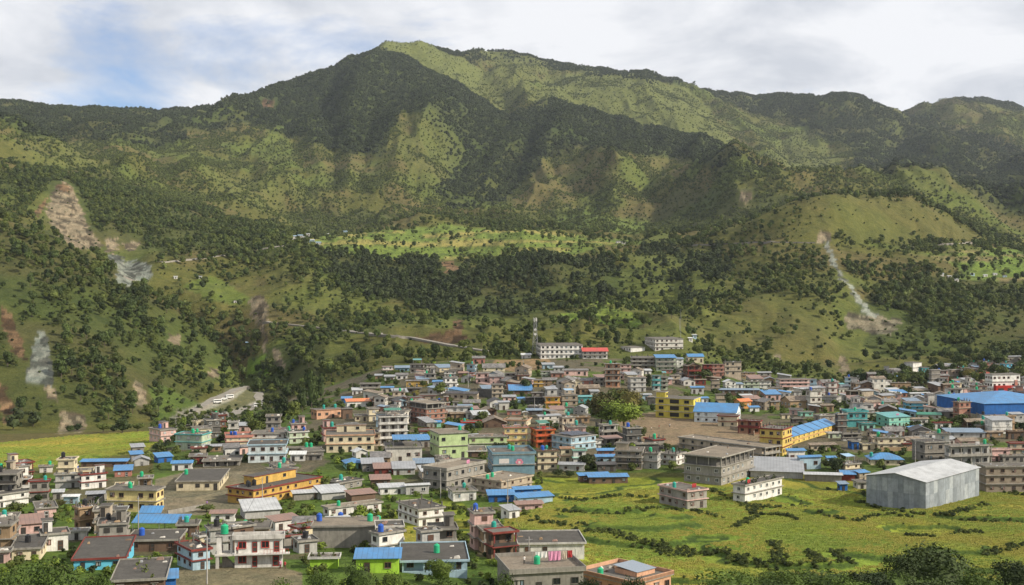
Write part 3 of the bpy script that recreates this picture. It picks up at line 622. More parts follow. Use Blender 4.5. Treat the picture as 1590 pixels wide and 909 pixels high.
# ------------------------------------------------------------------ trees
LEAF = {}
def leafmat(name, c, var=.48):
    m, t, b = new_mat(name); oi = t.nodes.new('ShaderNodeObjectInfo')
    v = mixc(t, oi.outputs['Random'], tuple(x*(1-var) for x in c), (min(1, c[0]*(1+var*1.1)), c[1]*(1+var*.8), c[2]*(1+var*.3)))
    n = ramp(t, noise(t, coords(t, 'Object'), 0.9, 2), .35, .65, (.75, .75, .75), (1.2, 1.2, 1.1))
    v = mixc(t, 1.0, v, n, 'MULTIPLY')
    t.links.new(v, b.inputs['Base Color']); b.inputs['Roughness'].default_value = .75; b.inputs['Specular IOR Level'].default_value = .2
    LEAF[name] = m; return m
leafmat('leaf_forest', (.036, .052, .022)); leafmat('leaf_pine', (.052, .080, .026)); leafmat('leaf_bright', (.115, .17, .03)); leafmat('leaf_mid', (.068, .092, .026)); leafmat('leaf_dark', (.035, .055, .02)); leafmat('leaf_olive', (.12, .115, .035)); leafmat('leaf_near', (.05, .085, .018))
BARK = plain('bark', (.10, .075, .055), .9)
def rnd(a, b): return a+(b-a)*random.random()
def crown_geo(n, w, h, z0, seed, leaf=1.0, clumps=9, flat=1.0):
    """leaf-clump quads spread over a cluster of uneven lobes; returns V, Q"""
    r = np.random.default_rng(seed)
    lob = []
    for k in range(clumps):
        a = r.uniform(0, 6.283); rr = w*.5*math.sqrt(r.uniform(0, 1))*.62; zz = z0+h*(.22+.6*r.uniform())
        taper = 1-.55*abs((zz-z0)/h-.42)*1.5
        lob.append((rr*math.cos(a)*taper, rr*math.sin(a)*taper, zz, w*r.uniform(.20, .30), h*r.uniform(.16, .26)*flat))
    lob.append((0, 0, z0+h*.45, w*.32, h*.36))
    V = []; Q = []
    k = r.integers(0, len(lob), n)
    for i in range(n):
        cx, cy, cz, rx, rz = lob[k[i]]
        d = r.normal(size=3); d /= np.linalg.norm(d)
        if d[2] < -.35: d[2] *= -.5
        s = r.uniform(.72, 1.08); p = np.array((cx+d[0]*rx*s, cy+d[1]*rx*s, cz+d[2]*rz*s))
        nn = d*1.0+r.normal(size=3)*.55; nn /= np.linalg.norm(nn)
        a = np.cross(nn, r.normal(size=3)); a /= np.linalg.norm(a); b = np.cross(nn, a)
        l = leaf*r.uniform(.6, 1.3); m = l*r.uniform(.45, .9)
        j = len(V); V += [p-a*l-b*m*.3, p-b*m, p+a*l+b*m*.2, p+b*m]; Q.append((j, j+1, j+2, j+3))
    return V, Q
def blob_geo(w, h, z0, seed, lobes=6, res=2):
    """lumpy closed inner mass so that the crown is not see-through everywhere"""
    import bmesh
    bm = bmesh.new(); bmesh.ops.create_icosphere(bm, subdivisions=res, radius=1)
    r = np.random.default_rng(seed); V = []
    for v in bm.verts:
        d = np.array(v.co); k = 1+.45*(float(fbm(d[0]*1.7+seed, d[1]*1.7+d[2]*1.9, 3, seed))-.5)*2
        V.append((d[0]*w*.36*k, d[1]*w*.36*k, z0+h*.48+d[2]*h*.40*k))
    Q = [tuple(x.index for x in f.verts) for f in bm.faces]; bm.free()
    return V, Q
def crown_mesh(name, n, w, h, z0, seed, mat, leaf=1.0, clumps=9, inner=True):
    V, Q = crown_geo(n, w, h, z0, seed, leaf, clumps)
    Q = [tuple(q) for q in Q]
    if inner:
        V2, Q2 = blob_geo(w*.78, h*.80, z0+h*.06, seed); o = len(V); V = list(V)+V2; Q += [tuple(i+o for i in q) for q in Q2]
    me = bpy.data.meshes.new(name); me.from_pydata([tuple(map(float, v)) for v in V], [], Q); me.materials.append(mat); me.update()
    return me
def trunk_mesh(name, h, r, seed, limbs=5, wob=.05):
    rd = random.Random(seed); mb = MB(); p = Vector((0, 0, -.8)); pts = [p]
    for k in range(4):
        p = Vector((rd.uniform(-1, 1)*wob*h, rd.uniform(-1, 1)*wob*h, h*(k+1)/4)); pts.append(p)
    for k in range(4): mb.tube(pts[k], pts[k+1], r*(1-.2*k), BARK, 7, r*(.8-.2*k))
    for k in range(limbs):
        a = rd.uniform(0, 6.28); q = pts[2+k % 2]; l = h*rd.uniform(.25, .45)
        mb.tube(q, q+Vector((math.cos(a)*l, math.sin(a)*l, l*.9)), r*.45, BARK, 5, r*.12)
    return mb.mesh(name)
# kinds: unit trees about 10 m tall
PROTO = {}
def proto(kind, n, w, h, z0, leaf, mat, clumps, th, tr, variants=3):
    PROTO[kind] = [(crown_mesh('crown', n, w, h, z0, 31+7*i+len(PROTO)*100, LEAF[mat], leaf, clumps), trunk_mesh('trunk', th, tr, 5+i)) for i in range(variants)]
proto('pine', 650, 8.0, 8.0, 2.2, .55, 'leaf_pine', 9, 7, .28)
proto('broad', 800, 9.5, 8.2, 1.8, .55, 'leaf_mid', 11, 6, .3)
proto('forest', 90, 11, 9, .5, 1.1, 'leaf_forest', 7, 6, .3)
proto('scrub', 90, 10, 8, .2, 1.1, 'leaf_mid', 7, 5, .25)
proto('dark', 900, 8.5, 9.4, .9, .5, 'leaf_dark', 10, 7, .3)
proto('bright', 1700, 9.5, 7.6, 2.2, .30, 'leaf_bright', 12, 6, .3)
proto('olive', 1500, 9.0, 8.0, 2.2, .30, 'leaf_olive', 12, 6, .3)
proto('bush', 260, 8.0, 7.0, -.6, .75, 'leaf_mid', 8, 2, .2)
proto('bushbright', 260, 8.0, 7.0, -.6, .75, 'leaf_bright', 8, 2, .2)
proto('bushdark', 260, 8.0, 7.0, -.6, .75, 'leaf_dark', 8, 2, .2)
proto('nearmid', 2600, 9.5, 8.6, 1.0, .20, 'leaf_near', 16, 6, .25)
proto('neardark', 2600, 9.0, 8.8, .8, .20, 'leaf_dark', 15, 6, .25)
proto('nearbright', 2200, 9.5, 8.6, .6, .22, 'leaf_bright', 14, 3, .25)
TREES = []
def tree(loc, hgt, wid, kind, label, group=None, name='tree', cat='tree', seed=None):
    k = random.randrange(3) if seed is None else seed % 3
    cm, tm = PROTO[kind][k]
    o = empty(name, loc, random.uniform(0, 6.28)); tag(o, label, cat, group)
    sc = (wid/9.0, wid/9.0, hgt/10.0)
    link('crown', cm, o, scale=sc); link('trunk', tm, o, scale=sc)
    TREES.append((loc.x, loc.y)); return o
# forest points by cover
def instances(name, P, S, kinds, label=None, cat=None, tagkind='stuff'):
    """one object whose geometry nodes put tree meshes on its own points"""
    P = np.asarray(P, np.float32); me = bpy.data.meshes.new(name); me.vertices.add(len(P)); me.vertices.foreach_set('co', P.ravel())
    a = me.attributes.new('sc', 'FLOAT_VECTOR', 'POINT'); a.data.foreach_set('vector', np.asarray(S, np.float32).ravel())
    a = me.attributes.new('rt', 'FLOAT', 'POINT'); a.data.foreach_set('value', rng.uniform(0, 6.28, len(P)).astype(np.float32))
    o = link(name, me)
    g = bpy.data.node_groups.new(name, 'GeometryNodeTree')
    g.interface.new_socket('Geometry', in_out='INPUT', socket_type='NodeSocketGeometry'); g.interface.new_socket('Geometry', in_out='OUTPUT', socket_type='NodeSocketGeometry')
    gi = g.nodes.new('NodeGroupInput'); go = g.nodes.new('NodeGroupOutput'); ip = g.nodes.new('GeometryNodeInstanceOnPoints')
    na = g.nodes.new('GeometryNodeInputNamedAttribute'); na.data_type = 'FLOAT_VECTOR'; na.inputs[0].default_value = 'sc'
    nr_ = g.nodes.new('GeometryNodeInputNamedAttribute'); nr_.data_type = 'FLOAT'; nr_.inputs[0].default_value = 'rt'
    cx = g.nodes.new('ShaderNodeCombineXYZ'); g.links.new(nr_.outputs[0], cx.inputs[2])
    gg = g.nodes.new('GeometryNodeGeometryToInstance')
    for k in reversed(kinds):   # kinds: objects already standing in the scene whose meshes are re-used
        oi = g.nodes.new('GeometryNodeObjectInfo'); oi.transform_space = 'ORIGINAL'; oi.inputs['Object'].default_value = k; oi.inputs['As Instance'].default_value = False
        g.links.new(oi.outputs['Geometry'], gg.inputs[0])
    g.links.new(gi.outputs[0], ip.inputs['Points']); g.links.new(gg.outputs[0], ip.inputs['Instance'])
    ip.inputs['Pick Instance'].default_value = True
    rn = g.nodes.new('FunctionNodeRandomValue'); rn.data_type = 'INT'; rn.inputs['Min'].default_value = 0; rn.inputs['Max'].default_value = len(kinds)-1
    rn.inputs[4].default_value = 0; rn.inputs[5].default_value = len(kinds)-1
    g.links.new([s for s in rn.outputs if s.type == 'INT' and s.enabled][0] if any(s.type == 'INT' and s.enabled for s in rn.outputs) else rn.outputs[2], ip.inputs['Instance Index'])
    g.links.new(cx.outputs[0], ip.inputs['Rotation']); g.links.new(na.outputs[0], ip.inputs['Scale'])
    g.links.new(ip.outputs[0], go.inputs[0])
    md = o.modifiers.new('scatter', 'NODES'); md.node_group = g
    tag(o, label, cat, kind=tagkind)
    return o
dA = np.zeros_like(YY); dA[:-1, :-1] = (YY[1:, :-1]-YY[:-1, :-1])*(YY[:-1, :-1]*(UU[:-1, 1:]-UU[:-1, :-1])/F)
inside = (UU > -330) & (UU < 1900)
def scatter(mask, per_ha, dens=None, mx=None):
    lam = dA*mask*inside*per_ha/1e4
    if dens is not None: lam = lam*dens
    n = rng.poisson(np.clip(lam, 0, 40)); jj, ii = np.nonzero(n)
    jj = np.repeat(jj, n[jj, ii]); n0 = n[n > 0]
    jj, ii = np.nonzero(n); jj, ii = np.repeat(jj, n0), np.repeat(ii, n0)
    ok = (jj < nr-1) & (ii < nc-1); jj, ii = jj[ok], ii[ok]
    a = rng.uniform(0, 1, len(jj)); c = rng.uniform(0, 1, len(jj))
    u = UU[jj, ii]*(1-c)+UU[jj, np.minimum(ii+1, nc-1)]*c; y = YY[jj, ii]*(1-a)+YY[np.minimum(jj+1, nr-1), ii]*a
    x = y*(u-CU)/F
    if mx and len(x) > mx: s = rng.permutation(len(x))[:mx]; x, y = x[s], y[s]
    return x, y, terr(x, y)
VISf = VIS.astype(float)
# ------------------------------------------------------------------ building kit
def win_mesh(fr, kind='w'):
    mb = MB(); f = FR[fr]
    if kind == 'w':      # unit 1.3 x 1.15, origin at its centre, facing -Y
        mb.box(-.55, -.03, -.48, .55, .02, .48, GLASS)
        for a in ((-.65, -.09, -.575, -.55, .02, .575), (.55, -.09, -.575, .65, .02, .575), (-.55, -.09, .48, .55, .02, .575), (-.55, -.09, -.575, .55, .02, -.48), (-.04, -.07, -.48, .04, -.03, .48)): mb.box(*a, f)
        mb.box(-.72, -.16, -.64, .72, .02, -.577, POST)
    elif kind == 'cur':
        mb.box(-.55, -.03, -.48, .55, .02, .48, GLASS); mb.box(-.54, -.045, -.10 if fr == 'brown' else -.47, -.06, -.031, .47, MAT['offwhite']); mb.box(.10, -.045, -.47, .54, -.031, .47, MAT['pink' if fr == 'brown' else 'lightblue'])
        for a in ((-.65, -.09, -.575, -.55, .02, .575), (.55, -.09, -.575, .65, .02, .575), (-.55, -.09, .48, .55, .02, .575), (-.55, -.09, -.575, .55, .02, -.48)): mb.box(*a, f)
        for k in range(5): mb.box(-.5+.23*k, -.085, -.48, -.475+.23*k, -.06, .48, FR['dark'])
        mb.box(-.80, -.30, .60, .80, .02, .66, POST)
    elif kind == 'shut':
        mb.box(-.60, -.05, -.52, -.01, .02, .52, f); mb.box(.01, -.05, -.52, .60, .02, .52, f)
        for a in ((-.65, -.09, -.575, -.60, .02, .575), (.60, -.09, -.575, .65, .02, .575), (-.60, -.09, .52, .60, .02, .575), (-.60, -.09, -.575, .60, .02, -.52)): mb.box(*a, FR['dark'])
        for k in range(4): mb.box(-.5, -.065, -.42+k*.22, .5, -.052, -.36+k*.22, FR['dark'])
    elif kind == 'd':    # door 0.95 x 2.05, origin at bottom centre
        mb.box(-.42, -.04, 0, .42, .02, 2.0, f)
        mb.box(-.48, -.09, 0, -.42, .02, 2.06, FR['dark']); mb.box(.42, -.09, 0, .48, .02, 2.06, FR['dark']); mb.box(-.42, -.09, 2.0, .42, .02, 2.06, FR['dark'])
        mb.box(-.32, -.06, 1.1, .32, -.041, 1.85, FR['dark']); mb.box(-.32, -.06, .15, .32, -.041, .95, FR['dark'])
    elif kind == 'o':    # dark opening 1 x 1
        mb.box(-.5, -.02, -.5, .5, .03, .5, VOID)
    return mb.mesh('window' if kind != 'd' else 'door')
WM = {}
def wm(fr, kind='w'):
    if (fr, kind) not in WM: WM[(fr, kind)] = win_mesh(fr, kind)
    return WM[(fr, kind)]
FRM = {}
PM = {}
def postm(m=None):
    m = m or MAT['concrete']
    if m.name not in PM:
        b = MB(); b.box(-.5, -.5, 0, .5, .5, 1, m); PM[m.name] = b.mesh('post')
    return PM[m.name]
def frame_mesh(fr):
    if fr not in FRM:
        mb = MB(); f = FR[fr]
        for a in ((-.66, -.12, -.585, -.56, -.092, .585), (.56, -.12, -.585, .66, -.092, .585), (-.56, -.12, .485, .56, -.092, .585), (-.56, -.12, -.585, .56, -.092, -.485)): mb.box(*a, f)
        FRM[fr] = mb.mesh('frame')
    return FRM[fr]
def tank_mesh(c):
    mb = MB(); m = TANK[c]; p = [(.0, 0), (.55, 0), (.58, .06)]
    for k in range(7): p += [(.58, .12+k*.16), (.545, .16+k*.16), (.545, .20+k*.16)]
    p += [(.56, 1.28), (.42, 1.42), (.22, 1.50), (.22, 1.58), (0, 1.60)]
    mb.lathe(p, m, 14); return mb.mesh('water_tank')
TKM = {c: tank_mesh(c) for c in TANK}
HOUSES = []; TANKS = []
ORD = ['', 'second', 'third', 'fourth', 'fifth', 'sixth', 'seventh', 'eighth', 'ninth', 'tenth', 'eleventh', 'twelfth', 'thirteenth', 'fourteenth', 'fifteenth', 'sixteenth', 'seventeenth', 'eighteenth', 'nineteenth', 'twentieth'] + ['farther']*60
NUM = {1: 'single-storey', 2: 'two-storey', 3: 'three-storey', 4: 'four-storey', 5: 'five-storey'}
def windows_on(root, face, w, d, H, n, fr, kind, near, rd, door=True, y0=0.0, span=3.0, big=1.0):
    """a row of windows per storey on one face of a w x d x H body centred on the root"""
    Lx = w if face in 'BD' else d
    h = H/n; k = max(1, int(round(Lx/span)))
    if Lx < 1.6: return
    k = min(k, 9)
    hw = min(1.0, h*.40/1.15)*big
    dk = rd.randrange(k) if door and k > 1 else -1
    if door and k == 1 and Lx > 2: dk = 0
    for s in range(n):
        for i in range(k):
            c = -Lx/2+(i+.5)*Lx/k
            if rd.random() < .10 and n*k > 2: continue
            c += rd.uniform(-.25, .25)*(1 if n*k < 12 else .3)
            z = y0+s*h+h*.53
            if face == 'B': loc, rz = (c, -d/2-.005, z), 0
            elif face == 'A': loc, rz = (-w/2-.005, -c, z), -math.pi/2
            elif face == 'C': loc, rz = (w/2+.005, c, z), math.pi/2
            else: loc, rz = (-c, d/2+.005, z), math.pi
            if i == dk and (s == 0):
                link('door', wm(fr, 'd'), root, (loc[0], loc[1], y0+.02), rz, (min(1.1, hw*1.2), 1, min(1.0, h*.72/2.06)))
            else:
                o = link('window', wm(fr, 'cur' if kind == 'w' and rd.random() < .3 else kind), root, loc, rz, (hw*(1.0 if Lx/k > 1.6 else .7), 1, hw))
                if near and kind == 'w': link('frame', frame_mesh(fr), o)
def tin_roof(mb, w, d, z, mat, ov=.45, kind='gable', rise=None, along='x'):
    """roof sheets over a rectangle centred on the origin, as real slabs"""
    t = .07
    x, y = w/2+ov, d/2+ov
    if kind == 'mono':
        r = rise if rise is not None else max(.5, d*.16)
        mb.hexa([(-x, -y, z), (x, -y, z), (x, y, z+r), (-x, y, z+r)], [(-x, -y, z+t), (x, -y, z+t), (x, y, z+r+t), (-x, y, z+r+t)], mat)
    elif kind == 'gable':
        if along == 'x':
            r = rise if rise is not None else d*.22
            for s in (-1, 1):
                a = [(-x, s*y, z-.05), (x, s*y, z-.05), (x, 0, z+r), (-x, 0, z+r)]
                if s > 0: a = a[::-1]
                mb.hexa(a, [(p[0], p[1], p[2]+t) for p in a], mat)
        else:
            r = rise if rise is not None else w*.22
            for s in (-1, 1):
                a = [(s*x, -y, z-.05), (s*x, y, z-.05), (0, y, z+r), (0, -y, z+r)]
                if s < 0: a = a[::-1]
                mb.hexa(a, [(p[0], p[1], p[2]+t) for p in a], mat)
    elif kind == 'hip':
        r = rise if rise is not None else min(w, d)*.22; L_ = max(0, (w-d)/2) if w > d else 0; M_ = max(0, (d-w)/2) if d > w else 0
        A, B_, C, D = (-x, -y, z), (x, -y, z), (x, y, z), (-x, y, z)
        if L_ >= M_: E, G = (-L_, 0, z+r), (L_, 0, z+r)
        else: E, G = (0, -M_, z+r), (0, M_, z+r)
        if w >= d: mb.face([A, B_, G, E], mat); mb.face([B_, C, G], mat); mb.face([C, D, E, G], mat); mb.face([D, A, E], mat)
        else: mb.face([A, B_, E], mat); mb.face([B_, C, G, E], mat); mb.face([C, D, G], mat); mb.face([D, A, E, G], mat)
        mb.box(-x, -y, z-.12, x, y, z-.003, mat)
def wallfill(mb, w, d, z, mat, kind, rise=None, along='x'):
    """gable or mono wall closing the space under a pitched roof"""
    if kind == 'mono':
        r = rise if rise is not None else max(.5, d*.16)
        k = r/(d+.9)*.95; a = .45*k
        mb.hexa([(-w/2, -d/2, z), (w/2, -d/2, z), (w/2, d/2, z), (-w/2, d/2, z)], [(-w/2, -d/2, z+.01), (w/2, -d/2, z+.01), (w/2, d/2, z+r*.9), (-w/2, d/2, z+r*.9)], mat)
    elif kind == 'gable':
        if along == 'x':
            r = (rise if rise is not None else d*.22)*.93
            for x in (-w/2, w/2-.2):
                mb.face([(x, -d/2, z), (x, d/2, z), (x, 0, z+r)], mat); mb.face([(x+.2, d/2, z), (x+.2, -d/2, z), (x+.2, 0, z+r)], mat)
        else:
            r = (rise if rise is not None else w*.22)*.93
            for y in (-d/2, d/2-.2):
                mb.face([(-w/2, y, z), (w/2, y, z), (0, y, z+r)], mat); mb.face([(w/2, y+.2, z), (-w/2, y+.2, z), (0, y+.2, z+r)], mat)
def plants_on(root, w, d, z, rd, n=10, name='pot_plants'):
    V = []; Q = []
    for k in range(n*14):
        if k % 14 == 0: cx, cy, s = rd.uniform(-w/2+.4, w/2-.4), rd.choice((-d/2+.35, d/2-.4, rd.uniform(-d/2+.4, d/2-.4))), rd.uniform(.3, .6)
        p = np.array((cx+rd.gauss(0, s*.5), cy+rd.gauss(0, s*.5), z+.15+abs(rd.gauss(.25, s*.6)))); a = np.array([rd.gauss(0, 1) for _ in range(3)]); a *= .22/np.linalg.norm(a); b_ = np.cross(a, [rd.gauss(0, 1) for _ in range(3)]); b_ *= .16/max(.01, np.linalg.norm(b_))
        j = len(V); V += [tuple(p-a), tuple(p-b_), tuple(p+a), tuple(p+b_)]; Q.append((j, j+1, j+2, j+3))
    me = bpy.data.meshes.new(name); me.from_pydata(V, [], Q); me.materials.append(LEAF['leaf_mid']); o = link(name, me, root); o['kind'] = 'stuff'
    return o
def place(ul, uc, ur, vt, vb, th, ymin=150):
    P = hit(uc, vb, ymin)
    th = R(th); c, s = math.cos(th), math.sin(th)
    def solve(t, dx_, dy_):   # distance along (dx, dy) from P until the ray x = t*y
        den = dx_-t*dy_
        return (t*P.y-P.x)/den if abs(den) > 1e-3 else -1
    px = P.y/F
    w_ = solve((ur-CU)/F, c, s) if ur-uc > 1.2 else -1
    a_ = solve((ul-CU)/F, -s, c) if uc-ul > 1.2 else -1
    if not (1.5 < w_ < 75): w_ = -1
    if not (1.5 < a_ < 75): a_ = -1
    if w_ < 0 and a_ < 0: w_ = 8
    if w_ < 0: w_ = max(4.0, min(9, a_*.7)) if ur-uc <= 1.2 else max(2, (ur-uc)*px/max(.3, c))
    if a_ < 0: a_ = max(4.0, min(9, w_*.75)) if uc-ul <= 1.2 else max(2, (uc-ul)*px/max(.3, s))
    if abs(-s-(ul-CU)/F*c) < .33 and a_ > 1.3*w_: a_ = 1.1*w_
    if abs(c-(ur-CU)/F*s) < .33 and w_ > 1.3*a_: w_ = 1.1*a_
    if w_ > 6*a_: a_ = w_/5
    H = (vb-vt)*P.y/F
    cx, cy = P.x+c*w_/2-s*a_/2, P.y+s*w_/2+c*a_/2
    return Vector((cx, cy, P.z)), w_, a_, H, th
def house(ul, uc, ur, vt, vb, n, th, wall='white', roof='flat', opts='', band=None, tanks='', desc=None, fr=None, kind='house', label=None, ymin=150, win='w', nm='house', vr=None):
    seed = int(abs(uc*7+vb*13+ul)) % 99991; rd = random.Random(seed)
    loc, w, d, H, th = place(ul, uc, ur, vt, vb, th, ymin)
    H = max(2.0, H)
    if vr:
        yb = F*(CZ-loc.z-H)/(vr-HV); P0 = root_pt(loc, th, -w/2, -d/2); D_ = min(45, max(3, (yb-P0[1])/max(.5, (math.cos(th) if th < .8 else math.sin(th))+0)))
        if th < .8: d = D_
        else: w = D_
        loc = Vector((P0[0]+math.cos(th)*w/2-math.sin(th)*d/2, P0[1]+math.sin(th)*w/2+math.cos(th)*d/2, loc.z))
    h = H/n; near = loc.y < 330
    if kind == 'house' and roof.startswith('mono') and n == 1 and desc is None and (rd.random() < .6 or 'X' in opts): kind = nm = 'shed'
    root = empty(nm, loc, th); W = MAT[wall]; px = F/loc.y
    fr = fr or rd.choice(['brown', 'brown', 'dark', 'dark', 'white'] if px < 6 else ['brown', 'brown', 'dark'])
    roofm = MAT[{'f': 'roofconc', 'k': 'roofdark', 't': 'rooftan'}.get('k' if 'k' in opts else ('t' if 't' in opts else 'f'))]
    bm_ = MAT[band] if band else (MAT['slab'] if desc or rd.random() < .55 else rd.choice([MAT['slabwhite'], MAT['concrete'], MAT['maroon'], W]))
    gal = 'B' if 'g' in opts else ('A' if 'G' in opts else '')
    top_open = 'o' in opts
    # walls
    mb = MB(); gd = 1.3
    Hw = H-h if top_open else H
    if gal == 'B' and d > 3.2:
        mb.box(-w/2, -d/2+gd, -3.0, w/2, d/2, Hw, W); mb.box(-w/2, -d/2, -3.0, w/2, -d/2+gd-.003, .12, W)
    elif gal == 'A' and w > 3.2:
        mb.box(-w/2+gd, -d/2, -3.0, w/2, d/2, Hw, W); mb.box(-w/2, -d/2, -3.0, -w/2+gd-.003, d/2, .12, W)
    else: gal = ''; mb.box(-w/2, -d/2, -3.0, w/2, d/2, Hw, W)
    rk = roof.split(':')
    if rk == ['flat'] and n >= 2 and not (set(opts) & set('rRoqtc')) and desc is None and w > 5 and d > 5 and rd.random() < .5: opts += 'r'
    if win == 'w' and desc is None and rd.random() < .25: win = 'shut'
    along = 'x' if w >= d else 'y'; rise = .09*min(w, d) if 'l' in opts else None
    if 'a' in opts: along = 'y' if along == 'x' else 'x'
    if rk[0] in ('gable', 'mono'): wallfill(mb, w, d, H, W, rk[0], rise, along)
    mb.build('wall', root)
    ov = .45 if rk[0] == 'flat' else .1
    if 'n' in opts: ov = .12
    # storey slabs
    for s in range(1, n):
        z = s*h; b = MB(); e = ov+.0
        b.box(-w/2-e, -d/2-e, z-.13, w/2+e, d/2+e, z+.05, bm_); b.build('floor_slab', root)
    if gal:
        for s in range(n-(1 if top_open else 0)):
            z = s*h; b = MB(); y = -d/2-ov*.0; rail = bm_ if rd.random() < .6 or band else FR['dark']
            Lx = w if gal == 'B' else d; k = max(2, int(Lx/3.2)+1); off = -d/2 if gal == 'B' else -w/2
            for i in range(k):
                c = -Lx/2+.15+(Lx-.3)*i/(k-1)
                link('post', postm(bm_), root, (c, off+.14, z+.05) if gal == 'B' else (off+.14, c, z+.05), 0, (.28, .28, h-.18))
            if s > 0:
                if gal == 'B': b.box(-w/2, off-.1, z+.05, w/2, off-.01, z+.75, rail)
                else: b.box(off-.1, -d/2, z+.05, off-.01, d/2, z+.75, rail)
                b.build('railing', root)
    if top_open:
        z = H-h; ni, nj = max(2, int(w/3)+1), max(2, int(d/4)+1)
        for i in range(ni):
            for j in range(nj):
                if 0 < i < ni-1 and 0 < j < nj-1: continue
                link('pillar', postm(), root, (-w/2+.2+(w-.4)*i/(ni-1), -d/2+.2+(d-.4)*j/(nj-1), z+.06), 0, (.32, .32, h-.2))
        b = MB(); b.box(-w/2+.6, -d/2+gd+.6, z+.06, w/2-.6, d/2-.4, H-.15, MAT['darkconcrete']); b.build('inner_wall', root)
    # roof
    if rk[0] == 'flat':
        b = MB(); b.box(-w/2-ov, -d/2-ov, H-.14, w/2+ov, d/2+ov, H+.05, bm_, roofm); b.build('roof_slab', root)
        if 'p' in opts:
            b = MB(); ph = .75; e = ov; x, y = w/2+e, d/2+e; pm = bm_ if band else W
            b.box(-x, -y, H+.053, x, -y+.16, H+ph, pm); b.box(-x, y-.16, H+.053, x, y, H+ph, pm); b.box(-x, -y+.163, H+.053, -x+.16, y-.163, H+ph, pm); b.box(x-.16, -y+.163, H+.053, x, y-.163, H+ph, pm)
            b.build('parapet', root)
        elif px > 3.6 and 'q' not in opts:
            b = MB(); ph = .28; e = ov; x, y = w/2+e, d/2+e
            b.box(-x, -y, H+.053, x, -y+.14, H+ph, bm_); b.box(-x, y-.14, H+.053, x, y, H+ph, bm_); b.box(-x, -y+.143, H+.053, -x+.14, y-.143, H+ph, bm_); b.box(x-.14, -y+.143, H+.053, x, y-.143, H+ph, bm_)
            b.build('parapet', root)
        if 'r' in opts or 'R' in opts:
            rw = min(w*.36, 4) if 'r' in opts else w*.62; rdp = min(d*.5, 4); sx = rd.choice((-1, 1)) if 'r' in opts else .15
            x0 = sx*(w/2-rw/2-.3); y0 = d/2-rdp/2-.3; b = MB()
            b.box(x0-rw/2, y0-rdp/2, H+.055, x0+rw/2, y0+rdp/2, H+2.4, W); rr = b.build('roof_room', root)
            b = MB(); b.box(x0-rw/2-.3, y0-rdp/2-.3, H+2.403, x0+rw/2+.3, y0+rdp/2+.3, H+2.55, bm_, roofm); b.build('roof_slab', rr)
            link('door', wm('dark', 'd'), rr, (x0-rw*.2, y0-rdp/2-.005, H+.07), 0, (.9, 1, .95))
            if rw > 3: link('window', wm('dark', 'w'), rr, (x0+rw*.22, y0-rdp/2-.005, H+1.4), 0, (.9, 1, .8))
        if 'c' in opts:
            for i in range(max(2, int(w/3.2)+1)):
                for j in (0, .5, 1):
                    if rd.random() < .8:
                        b = MB()
                        x = -w/2+.3+(w-.6)*i/max(1, int(w/3.2)); y = -d/2+.3+(d-.6)*j; hh = rd.uniform(.7, 1.5)
                        b.box(x-.14, y-.14, H+.05, x+.14, y+.14, H+hh, MAT['darkconcrete'])
                        for q in (-.08, .08): b.box(x+q-.015, y-.015, H+hh, x+q+.015, y+.015, H+hh+.5, RUSTM)
                        b.build('pillar', root)
        if 'v' in opts: plants_on(root, w, d, H+.05, rd, int(max(5, w*.8)))
        if 'j' in opts or (px > 4 and rd.random() < .55):   # clutter stays on the roof as things people left there
            b = MB()
            for _ in range(rd.randrange(3, 8)):
                x, y = rd.uniform(-w/2+.6, w/2-.6), rd.uniform(-d/2+.6, d/2-.6); a = rd.uniform(.2, .7); hh = rd.uniform(.15, .55)
                m = rd.choice([MAT['brown'], MAT['concrete'], TM['grey'], MAT['tan'], TM['rust'], MAT['offwhite']])
                b.hexa([(x-a, y-a*.5, H+.056), (x+a*.9, y-a*.6, H+.056), (x+a, y+a*.5, H+.056), (x-a*.8, y+a*.7, H+.056)], [(x-a*.6, y-a*.4, H+hh), (x+a*.6, y-a*.3, H+hh*.8), (x+a*.7, y+a*.4, H+hh), (x-a*.7, y+a*.4, H+hh*.7)], m)
            o = b.build('rubble', None); o.parent = root; o['kind'] = 'stuff'
        for q in rk[1:]:  # small tin canopy over part of the flat roof
            b = MB(); f = .62; x0, x1 = -w*f/2, w*f/2; z = H+2.3; y0, y1 = -d*.32, d*.4
            b.hexa([(x0, y0, z), (x1, y0, z), (x1, y1, z+.5), (x0, y1, z+.5)], [(x0, y0, z+.07), (x1, y0, z+.07), (x1, y1, z+.57), (x0, y1, z+.57)], TM[q])
            for x in (x0+.2, x1-.2):
                for y in (y0+.15, y1-.15): b.box(x-.06, y-.06, H+.05, x+.06, y+.06, z, METAL)
            b.build('roof_canopy', root)
    elif rk[0] in ('gable', 'mono', 'hip'):
        b = MB(); tin_roof(b, w, d, H+.02, TM[rk[1]], .5, rk[0], rise, along); b.build('roof', root)
    # openings
    nn = n-1 if top_open else n
